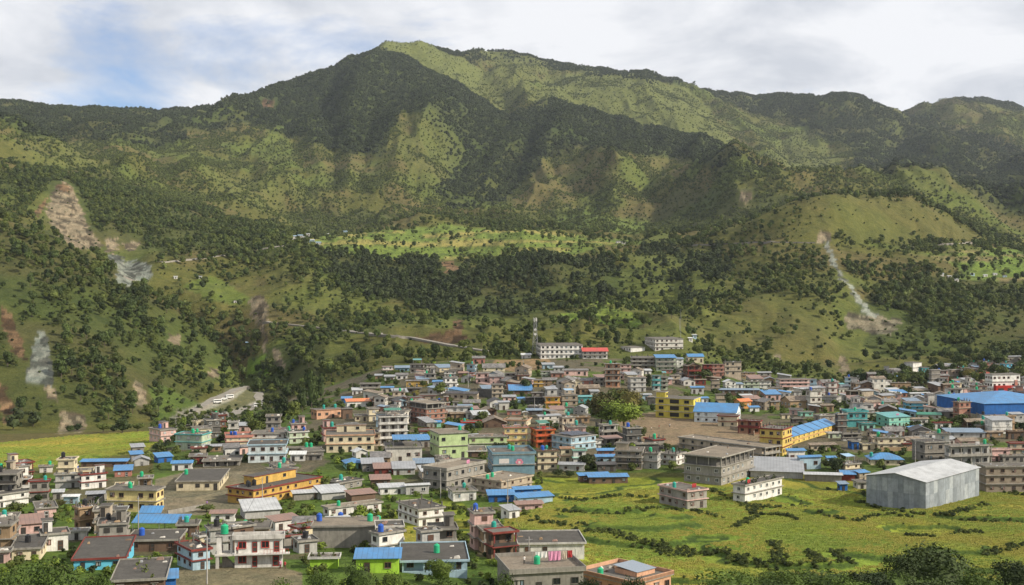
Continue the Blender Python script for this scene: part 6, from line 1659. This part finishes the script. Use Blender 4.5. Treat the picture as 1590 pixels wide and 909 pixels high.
# a few individual bushes at the foot of the slopes (their meshes are also used by the undergrowth)
for k_, lst in (('scrub', ((200, 650), (236, 648), (262, 640))), ('forest', ((30, 655), (52, 662), (20, 668))), ('bush', ((250, 712), (228, 716), (410, 655))), ('bushdark', ((120, 668), (108, 670), (176, 670))), ('bushbright', ((470, 810), (606, 835), (560, 806)))):
    for i, (u, v) in enumerate(lst):
        P = hit(u, v, 150); tree(P, 5 if k_ != 'forest' else 8, 6 if k_ != 'forest' else 8, k_, {'scrub': 'low green tree at the slope foot near the gravel flat', 'forest': 'small dark tree at the left slope foot beyond the paddy', 'bush': 'green bush at the margin of the left paddy field', 'bushdark': 'dark bush below the pale landslide at the left', 'bushbright': 'bright bush in the weedy plot below the ochre school'}[k_]+(', '+('nearest the left', 'middle one', 'rightmost one')[i]), seed=i, name='bush' if k_ != 'forest' else 'tree', cat='bush' if k_ != 'forest' else 'tree')
# ------------------------------------------------------------------ forests
fx_, fy_, fz_ = scatter(VISf*(YY > 1900), 105, np.clip(DEN+.06, 0, 1.2)*np.where(DARK, 1.9, 4.4))
print('far trees', len(fx_))
def isdark(x, y):
    i = np.interp(CU+F*x/y, ucols, np.arange(nc)).astype(int); j = np.interp(y, yrows, np.arange(nr)).astype(int); return DARK[j, i]
fd = isdark(fx_, fy_)
s = (rng.uniform(.35, .95, len(fx_))*rng.choice([1, 1, 1.25], len(fx_)))[:, None]*np.array((1.05, 1.05, .95))
mx_, my_, mz_ = scatter(VISf*(YY > 1040)*(YY <= 1900), 250, np.clip(DEN, 0, 1.3)*1.5)
print('mid trees', len(mx_))
sm = (.24+.68*rng.uniform(0, 1, len(mx_))**1.6)[:, None]*np.array((1., 1., 1.05))
nx_, ny_, nz_ = scatter(VISf*(YY > 640)*(YY <= 1040), 190, np.clip(DEN, 0, 1.3)*1.3)
print('near slope trees', len(nx_))
sn = .24+.70*rng.uniform(0, 1, len(nx_))**1.6; 
bx_, by_, bz_ = scatter(VISf*(YY > 640)*(YY <= 1900), 190, np.clip(DEN*1.2+.06, 0, .8)*(YY > 640))
sb = rng.uniform(.15, .42, len(bx_))[:, None]*np.array((1.1, 1.1, .8))
print('shrubs', len(bx_))
# the 250 trees on the near slopes that show largest are things of their own
key = np.argsort(-(sn/ny_)); big = key[:230]; rest = key[230:]
for i in big:
    side = 'left' if nx_[i] < -150 else ('right' if nx_[i] > 150 else 'middle')
    lb = {'left': 'round-crowned green pine scattered on the grassy slope left of the river road', 'right': 'green tree on the grassy foot of the hill behind the right side of town', 'middle': 'green tree on the wooded slope directly behind the town'}[side]
    tree(Vector((nx_[i], ny_[i], nz_[i])), 10*sn[i]*1.05+1, 9*sn[i], 'pine' if side == 'left' or random.random() < .5 else 'broad', lb, {'left': 'pines on the left slope', 'right': 'trees on the right hill foot', 'middle': 'trees on the slope behind town'}[side], name='pine_tree' if side == 'left' else 'hill_tree')
def crowns(kind): return [o for o in col.objects if o.name.startswith('crown') and o.data in [c for c, _ in PROTO[kind]]]
def pick(kind):
    r = []; seen = set()
    for o in crowns(kind):
        if o.data.name not in seen: seen.add(o.data.name); r.append(o)
    return r
def some(kind, n=3):
    r = pick(kind)
    if not r: raise RuntimeError('no '+kind)
    return r[:n]
s[~fd] *= .62
instances('mountain_scrub', np.stack([fx_, fy_, fz_], -1)[~fd], s[~fd], some('scrub'), 'lighter green scrub and small trees on the lower mountain slopes', 'scrub')
instances('mountain_forest', np.stack([fx_, fy_, fz_], -1)[fd], s[fd], some('forest'), 'dark forest of small trees covering the far mountain slopes', 'forest')
md = isdark(mx_, my_)
instances('escarpment_forest', np.stack([mx_, my_, mz_], -1)[md], sm[md], some('forest')+some('dark')[:1], 'dense dark wood on the escarpment below the stepped fields', 'forest')
instances('slope_forest', np.stack([mx_, my_, mz_], -1)[~md], sm[~md], some('pine')+some('broad')+some('scrub')[:2], 'green woodland on the middle slopes behind the town', 'forest')
instances('slope_trees', np.stack([nx_[rest], ny_[rest], nz_[rest]], -1), sn[rest][:, None]*np.array((1., 1., 1.05)), some('pine')+some('broad'), 'smaller trees scattered over the near grassy slopes', 'trees')
instances('slope_shrubs', np.stack([bx_, by_, bz_], -1), sb, some('bush')+some('bushdark'), 'low shrubs scattered over the grassy slopes', 'shrubs')
# ------------------------------------------------------------------ hedges, crops and garden growth
def house_free(x, y, m=1.0):
    ok = np.ones(len(x), bool)
    if len(x) == 0: return ok
    y0_, y1_, x0_, x1_ = y.min()-30, y.max()+30, x.min()-30, x.max()+30
    for hh in HOUSES:
        l = hh['loc']
        if not (y0_ < l.y < y1_ and x0_ < l.x < x1_): continue
        c, s = math.cos(hh['th']), math.sin(hh['th']); dx_, dy_ = x-l.x, y-l.y
        lx, ly = dx_*c+dy_*s, -dx_*s+dy_*c
        ok &= ~((abs(lx) < hh['w']/2+m) & (abs(ly) < hh['d']/2+m))
    return ok
_lv = 6.5*fbm(XX/75+3, YY/60, 3, 77) + (YY-250)*0.018 + 0.6*fbm(XX/14, YY/11, 2, 78)
_fq = (_lv/.95) % 1
riser = (sstep(.78, .88, _fq))*(UU > 790)*(YY > 215)*(YY < 372)*sstep(.30, .50, fbm(XX/40, YY/30, 2, 140))
x, y, z = scatter(riser*(_ed < 1.3), 1500); k = house_free(x, y, 1.2); x, y, z = x[k], y[k], z[k]; print('hedge', len(x))
sc = (rng.uniform(.03, .075, len(x))+.10*(rng.uniform(0, 1, len(x)) > .93))[:, None]*np.array((1.5, 1.5, 1.))
instances('terrace_hedge', np.stack([x, y, z], -1), sc, some('bush')+some('bushdark'), 'dark green weeds and hedge along the banks of the rice terraces', 'hedge')
HP = []
def hedge(pts, wd, n):
    P = [hit(u, v, 200) for u, v in pts]
    for a_, b_ in zip(P[:-1], P[1:]):
        k = max(2, int((b_-a_).length*n))
        for i in range(k): q = a_.lerp(b_, random.random()); HP.append((q.x+random.gauss(0, wd), q.y+random.gauss(0, wd*.8)))
for pts, wd, n in (([(901,826),(950,826),(993,845),(1036,851),(1080,863)], 1.3, 3), ([(1010,842),(1046,863),(1086,860),(1126,857),(1148,872),(1206,885)], 1.3, 3), ([(830,811),(865,814),(898,817)], 1.6, 4), ([(1200,842),(1212,862),(1205,875),(1225,882)], .8, 3),
    ([(1139,820),(1182,799),(1225,802),(1240,808)], .5, 2.2), ([(1255,857),(1272,872),(1262,884)], .7, 3), ([(1300,855),(1308,875)], .8, 3), ([(1270,796),(1331,811),(1356,802),(1386,799),(1423,805)], .6, 1.5), ([(1408,832),(1485,829),(1530,826)], .7, 2.5), ([(1485,808),(1590,811)], .5, 1.5), ([(1530,863),(1560,855),(1590,845)], 1.0, 2.5),
    ([(845,772),(900,778),(960,770),(1020,775)], .6, 1.3), ([(870,795),(960,800),(1040,790),(1120,805)], .6, 1.6), ([(1100,760),(1135,775),(1170,790)], .8, 1.6), ([(1165,800),(1175,785),(1215,790)], .8, 2), ([(1330,780),(1400,795),(1470,800),(1540,785)], .6, 1.6), ([(660,755),(700,770),(760,772),(820,778)], 1.5, 2.5), ([(610,800),(660,790),(720,792),(790,800)], 1.6, 3), ([(700,830),(740,850),(780,870)], 1.5, 3), ([(1540,760),(1590,770)], 1.5, 3)):
    hedge(pts, wd, n)
hx, hy = np.array(HP).T; hz_ = terr(hx, hy); k = house_free(hx, hy, 1.)
instances('field_hedge', np.stack([hx, hy, hz_], -1)[k], rng.uniform(.06, .15, int(k.sum()))[:, None]*np.array((1.3, 1.3, 1.)), some('bushdark')[:1]+some('bush'), 'dark hedges and weeds lining the field edges', 'hedge')
# rice: short tufts
rm, t_, b_ = new_mat('rice'); oi_ = t_.nodes.new('ShaderNodeObjectInfo')
t_.links.new(mixc(t_, ramp(t_, noise(t_, geo_pos(t_), .05, 3), .40, .58), (.21, .265, .034), (.30, .275, .045)), b_.inputs['Base Color']); b_.inputs['Roughness'].default_value = .8
V = []; Q = []; r_ = np.random.default_rng(3)
for k in range(34):
    a = r_.uniform(0, 6.28); rr = r_.uniform(0, .9); c = np.array((rr*math.cos(a*3), rr*math.sin(a*3), 0)); dd = np.array((math.cos(a), math.sin(a), 0)); l = r_.uniform(.28, .5); s_ = np.array((-dd[1], dd[0], 0))*.09
    j = len(V); V += [c-s_, c+s_, c+dd*l*.3+s_*.8+np.array((0, 0, l)), c+dd*l*.6+np.array((0, 0, l*.8))]; Q.append((j, j+1, j+2, j+3))
tm_ = bpy.data.meshes.new('rice_tuft'); tm_.from_pydata([tuple(map(float, v)) for v in V], [], Q); tm_.materials.append(rm)
pad = (_ed > 1.0)*((UU > 796)*(YY > 215)*(YY < 372)*(_fq < .8)).astype(float)+PADL*1.0*.35*(_ed > -1)
x, y, z = scatter(pad, 9000); k = house_free(x, y, .4); x, y, z = x[k], y[k], z[k]; print('rice', len(x))
P0_ = hit(1100, 850); t1 = link('rice_tuft', tm_, None, P0_); tag(t1, 'clump of yellow-green rice in the terrace field at bottom right', 'rice')
instances('rice_field', np.stack([x, y, z], -1), rng.uniform(.4, .75, len(x))[:, None]*np.array((1.3, 1.3, .8)), [t1], 'yellow-green rice covering the terraces and the left field', 'rice')
# weeds and bushes between the houses
gm_ = ((YY > 205)*(YY < 400)*(UU < 840)*(UU > -60)*sstep(.38, .50, n_b)).astype(float)
yard = inpoly(UU, VV, [(236,742),(300,728),(436,732),(436,778),(330,803),(236,803)]) | inpoly(UU, VV, [(250,878),(400,868),(480,885),(470,940),(250,940)])
gm_ = gm_*(~yard)
x, y, z = scatter(gm_, 560); k = house_free(x, y, 1.0); x, y, z = x[k], y[k], z[k]; print('garden', len(x))
sc = rng.uniform(.06, .27, len(x))[:, None]*np.array((1.2, 1.2, 1.))
instances('garden_growth', np.stack([x, y, z], -1), sc, some('bush')+some('bushbright')+some('bushdark')[:1], 'rank green weeds and bushes between the lower houses', 'weeds')
tg = ((YY >= 400)*(YY < 765)*(UU > 235)).astype(float)*sstep(.40, .52, n_b)
plg = inpoly(UU, VV, [(950,640),(1060,645),(1210,650),(1215,705),(1180,712),(1030,700),(960,695)])
x, y, z = scatter(tg*(~plg), 210); k = house_free(x, y, 1.2); x, y, z = x[k], y[k], z[k]; print('town bushes', len(x))
sc = rng.uniform(.15, .5, len(x))[:, None]*np.array((1.1, 1.1, 1.))
instances('town_greenery', np.stack([x, y, z], -1), sc, some('bush')+some('bushdark')+some('bushbright')[:1], 'bushes and small trees between the upper houses', 'bushes')
fgm = ((YY > 45)*(YY < 200)*(UU > -80)).astype(float)*((UU > 1130)*1.0+(UU < 170)*.5)
x, y, z = scatter(fgm, 250); k = house_free(x, y, .5)&((x > 30) | (y < 190)); x, y, z = x[k], y[k], z[k]
instances('hillside_bushes', np.stack([x, y, z], -1), rng.uniform(.15, .34, len(x))[:, None]*np.array((1.3, 1.3, .9)), [o for o in some('nearmid')+some('neardark')], 'bushes on the steep bank below the viewpoint', 'bushes')
# ------------------------------------------------------------------ labels
LMK = dict(ochre='the long ochre school', butter='the butter-yellow school', lime='the lime blue-roofed hut', greyschool='the half-built grey school', mural='the blue-grey mural building', solar='the solar-panel house',
 orangehouse='the orange galleried house', lightgreen='the tall light green house', peachhouse='the peach-banded cream house', greenroof='the tall green-canopied house', roundhouse='the big unfinished brick house', orangegable='the ochre slate-roofed house',
 darkgable='the long dark-roofed house', creamgable='the cream gabled house', threerow='the white dark-roofed block', redparapet='the red-parapet house', shell='the grey concrete shell', shed='the grey metal shed', warehouse='the blue warehouse', office='the red-porch office',
 hospital='the white hospital', assembly='the white office block', yellowschool='the bright yellow school', schoolblock='the yellow school block', longblue='the striped blue roof', turquoise='the turquoise house', mintlong='the long mint house', rooftopgarden='the cream roof-garden house',
 bluehip='the blue hip-roofed house', peachflats='the tall peach flats', longflats='the long beige flats', slatelong='the long pink gallery', stonehouse='the stone block house', blockhouse='the grey block house', redwhite='the pink-banded white flats', skyblue='the sky-blue house',
 bluefield='the blue-roofed field shed', whitefield='the white field house', laundry='the laundry roof', yellowhouse='the orange-banded yellow house', greylong='the whitish long house', blank='the blank white tower house', redwindows='the red-windowed house', skylight='the peach skylight house', minthut='the mint blue-roofed hut', gallery='the school gallery wing', tallbrick='the tall beige flats', greyflats='the grey flats', longgreyroof='the long grey roof', redwing='the red-roofed wing', creamfield='the cream pillared house', blueleft='the long blue roof', twotone='the two-tone field house')
OWN = dict(ochre='long two-storey ochre school with black tanks and rooftop room beside the dirt yard', butter='two-storey butter-yellow school with grey roof behind the blue canopies', lime='lime green hut with blue tin roof at the bottom of town', greyschool='half-built grey two-storey school with open left side, left of the mural building', mural='blue-grey building with a pink flower mural and green tanks', solar='light blue house with dark solar panels on a white-edged roof',
 orangehouse='orange three-storey galleried house with red eaves and green canopy', lightgreen='tall light green house with blank wall and grey roof', peachhouse='cream house with peach bands and wide rooftop storey', greenroof='tall off-white four-storey house with green tin roof and dark stair side', roundhouse='big unfinished brick house with open top floor and pillars', orangegable='ochre house with grey slate roof above a grey gallery',
 darkgable='long beige house with dark slate roof below the white car', creamgable='cream two-storey house with dark slate roof, right of the road end', threerow='white two-storey block with pale blue bands and dark flat roof', redparapet='cream house with red parapet and three blue tanks', shell='big grey concrete shell with open pillared top floor beside the fields', shed='huge grey sheet-metal shed with pale roof at the edge of the rice fields', warehouse='large blue warehouse with blue hip roof and cream base',
 office='white three-storey office with red porch and salmon pilaster, right of the warehouse roof', hospital='long white three-storey hospital building above the town', assembly='white three-storey office block on the hill edge above the town', yellowschool='bright yellow three-storey school facing the dirt playground', schoolblock='yellow three-storey school block with maroon bands at the playground corner', longblue='long yellow school with striped blue tin roof', turquoise='turquoise two-storey house with green tank on its roof',
 mintlong='long mint house with teal tin roof and white lower walls', rooftopgarden='cream two-storey house with potted garden on the roof', bluehip='cream house with blue hip roof behind the grey metal shed', peachflats='tall peach four-storey flats with galleries below the hospital', longflats='long beige three-storey flats with galleries, right of the peach ones', slatelong='long low pink gallery house with slate roof below the hospital',
 stonehouse='tan stone three-storey house at the right edge with brown windows', blockhouse='grey block-built house with rubble on its roof behind the metal shed', redwhite='white three-storey flats with pink bands at the foot of the bare hill', skyblue='sky-blue two-storey house among brown roofs on the right', bluefield='low brown shed with blue tin roof at the head of the field', whitefield='white two-storey house standing in the rice field with plants on its roof', laundry='grey concrete house at the bottom with laundry and green tank on its roof',
 yellowhouse='small bright yellow house with orange bands in the crowded centre', greylong='whitish long house with dark roof and blue tank', blank='tall white house with blank windowless walls at the back right', redwindows='white two-storey house with red windows, balcony and outside stair', skylight='peach house with glazed rooftop skylight at the bottom of the picture', minthut='mint hut with blue hip roof beside cluttered sheds', gallery='long peach galleried school wing left of the yellow block',
 tallbrick='tall beige four-storey flats with galleries at the foot of the hill', greyflats='greyish white three-storey flats with barred windows behind the big tree', longgreyroof='very long low building with blue-grey tin roof', redwing='white two-storey wing with red roof joined to the hospital', creamfield='cream two-storey house with roof pillars and pale blue canopy', blueleft='long low shed with blue tin roof beside the left rice field', twotone='grey house with pink-banded white front standing in the rice field',
 yelloworange='butter-yellow three-storey house with salmon bands left of the orange house', palelong='light green two-storey house with dark paired windows', longgallery='grey two-storey galleried building left of the ochre slate-roofed house', orangeroof='white house with bright orange tin roof', greenwhite='pale green house with white slabs and rooftop pillars', blueleft2='shed with bright blue tin roof and blue side wall', bluerow='light blue shed with blue tin roof at the field edge', rustroof='long beige half-built block with galleries below the playground',
 bluewhite='pale white school with long blue tin roof beside the bright yellow school', topright='concrete house with grey gabled roof at the top right of town', brickred='brick tower house with beige bands left of the blue warehouse', twinblue='light blue house with blue tin gable below the striped blue roof', greysheet='wide low shed with grey tin roof beside the white field house', gardenroof='greyish two-storey house with galleries and green tank behind the metal shed',
 whitegable='white two-storey house with white gable end facing the town', blueroofclinic='pale green three-storey clinic with blue tin roof and galleries', smallwhite='small white flat-roofed house left of the white office block', bluestrip='long dark shed with thin blue tin roof in the crowded centre', stoneblank='stone two-storey house with blank wall and pale blue canopy', salmon='salmon single-storey house above the orange house')
def cn(c): return COLNAME.get(c, c)
def roofname(hh):
    rk = hh['roof'].split(':')
    if rk[0] == 'flat':
        o_ = hh['opts']
        return 'rooftop pillars' if 'c' in o_ else 'roof plants' if 'v' in o_ else 'an open top floor' if 'o' in o_ else 'a rooftop room' if ('r' in o_ or 'R' in o_) else 'galleries' if ('g' in o_ or 'G' in o_) else 'dark flat roof' if 'k' in o_ else 'flat roof'
    return {'gable': 'gabled ', 'mono': 'sloping ', 'hip': 'hipped '}[rk[0]]+TINNAME[rk[1]]+' roof'
# the smallest houses beyond the first 300 become one mass
tank_h = {id(q[2]['o']) for q in TANKS}
hs_ = sorted([q for q in HOUSES if q['kind'] == 'house' and q['desc'] is None], key=lambda q: -(q['ur']-q['ul'])*(q['vb']-q['vt'])-(1e6 if id(q['o']) in tank_h else 0))
keep_n = 300-len([q for q in HOUSES if q['kind'] == 'house' and q['desc']])
extra = hs_[keep_n:]
if extra:
    bpy.context.view_layer.update(); mb = MB(); dead = []; kids = {}
    for o in bpy.data.objects:
        if o.parent: kids.setdefault(o.parent.name, []).append(o)
    for hh in extra:
        def tree_of(o_):
            r_2 = [o_]
            for c_ in kids.get(o_.name, []): r_2 += tree_of(c_)
            return r_2
        for o in tree_of(hh['o']):
            dead.append(o)
            if o.type != 'MESH': continue
            M = o.matrix_world; i0 = len(mb.v); mb.v += [tuple(M @ v.co) for v in o.data.vertices]
            for p_ in o.data.polygons: mb.f.append(tuple(i0+k for k in p_.vertices)); mb.m.append(mb.mi(o.data.materials[p_.material_index]))
    bpy.data.batch_remove(dead)
    o = mb.build('small_houses'); tag(o, 'many tiny houses packed between the larger ones in the far quarter', 'houses', kind='stuff')
    ids = {id(q) for q in extra}; HOUSES = [q for q in HOUSES if id(q) not in ids]; print('merged', len(extra))
lms = [(hh, LMK[hh['desc']]) for hh in HOUSES if hh['desc'] in LMK]
groups = {}
for hh in HOUSES:
    c = (hh['ul']+hh['ur'])/2, hh['vb']
    hh['c'] = c
    if hh['desc'] in OWN: continue
    best = min(lms, key=lambda q: (((q[0]['ul']+q[0]['ur'])/2-c[0]))**2+(1.8*(q[0]['vb']-c[1]))**2)
    dx_, dy_ = c[0]-(best[0]['ul']+best[0]['ur'])/2, (c[1]-best[0]['vb'])*1.8
    rel = ('right of' if dx_ > 0 else 'left of') if abs(dx_) > abs(dy_) else ('in front of' if dy_ > 0 else 'behind')
    hh['rel'] = (rel, best[1]); hh['dist'] = math.hypot(dx_, dy_)
    groups.setdefault((hh['wall'], hh['n'], roofname(hh), rel, best[1]), []).append(hh)
for key_, hs in groups.items():
    hs.sort(key=lambda q: q['dist'])
    for i, hh in enumerate(hs):
        wl, n, rn_, rel, lm = key_
        hh['auto'] = f"{cn(wl)} {NUM[n]} {hs[i]['kind']} with {rn_}, " + (f"{ORD[i]} one " if i else '') + f"{rel} {lm}"
short = {}
for hh in HOUSES:
    if hh['desc'] in OWN: hh['label_'] = OWN[hh['desc']]; hh['short'] = LMK.get(hh['desc'], 'the '+' '.join(OWN[hh['desc']].split()[:7]))
    else:
        hh['label_'] = hh['auto']; k_ = (hh['wall'],)+hh['rel']; short.setdefault(k_, []).append(hh)
for k_, hs in short.items():
    hs.sort(key=lambda q: q['dist'])
    for i, hh in enumerate(hs): hh['short'] = f"the {cn(k_[0])} {hh['kind']} {(ORD[i]+' ') if i else 'just '}{k_[1]} {k_[2]}"
for hh in HOUSES:
    l_ = hh['label_']
    if len(l_.split()) > 16: l_ = l_.replace('single-storey ', 'low ').replace(' with ', ', ').replace(' tin roof', ' roof').replace('grey concrete', 'concrete')
    tag(hh['o'], l_, hh['kind'])
TC = dict(g='green', b='blue', k='black', t='teal', r='red')
bt = {}
for o, c, hh in TANKS: bt.setdefault((c, id(hh['o'])), []).append((o, hh))
for (c, _), lst in bt.items():
    lst.sort(key=lambda q: proj(q[0].location)[0])
    for i, (o, hh) in enumerate(lst):
        pre = '' if len(lst) == 1 else (('left ', 'right ')[i] if len(lst) == 2 else ('left ', 'middle ', 'right ', 'far right ')[min(3, i)])
        tag(o, f"{pre}{TC[c]} water tank on {hh['short']}", 'water tank', 'plastic water tanks on the roofs')
print('houses', len(HOUSES), 'objects', len(bpy.data.objects))
# ------------------------------------------------------------------ air
hm = bpy.data.materials.new('haze'); hm.use_nodes = True; t = hm.node_tree; t.nodes.clear()
ho = t.nodes.new('ShaderNodeOutputMaterial'); pv = t.nodes.new('ShaderNodeVolumePrincipled'); t.links.new(pv.outputs[0], ho.inputs['Volume'])
pv.inputs['Color'].default_value = (.80, .88, 1.0, 1); pv.inputs['Density'].default_value = HAZE; pv.inputs['Anisotropy'].default_value = .1
b = MB(); x0, y0, z0, x1, y1, z1 = -7200, -120, float(ZZ.min())-6, 7200, 9700, float(ZZ.max())+40
b.v = [(x0,y0,z0),(x1,y0,z0),(x1,y1,z0),(x0,y1,z0),(x0,y0,z1),(x1,y0,z1),(x1,y1,z1),(x0,y1,z1)]
b.f = [(0,3,2,1),(4,5,6,7),(0,1,5,4),(1,2,6,5),(2,3,7,6),(3,0,4,7)]; b.m = [0]*6; b.mats = [hm]
tag(b.build('haze'), 'thin bluish haze in the air of the valley', 'haze', kind='stuff')
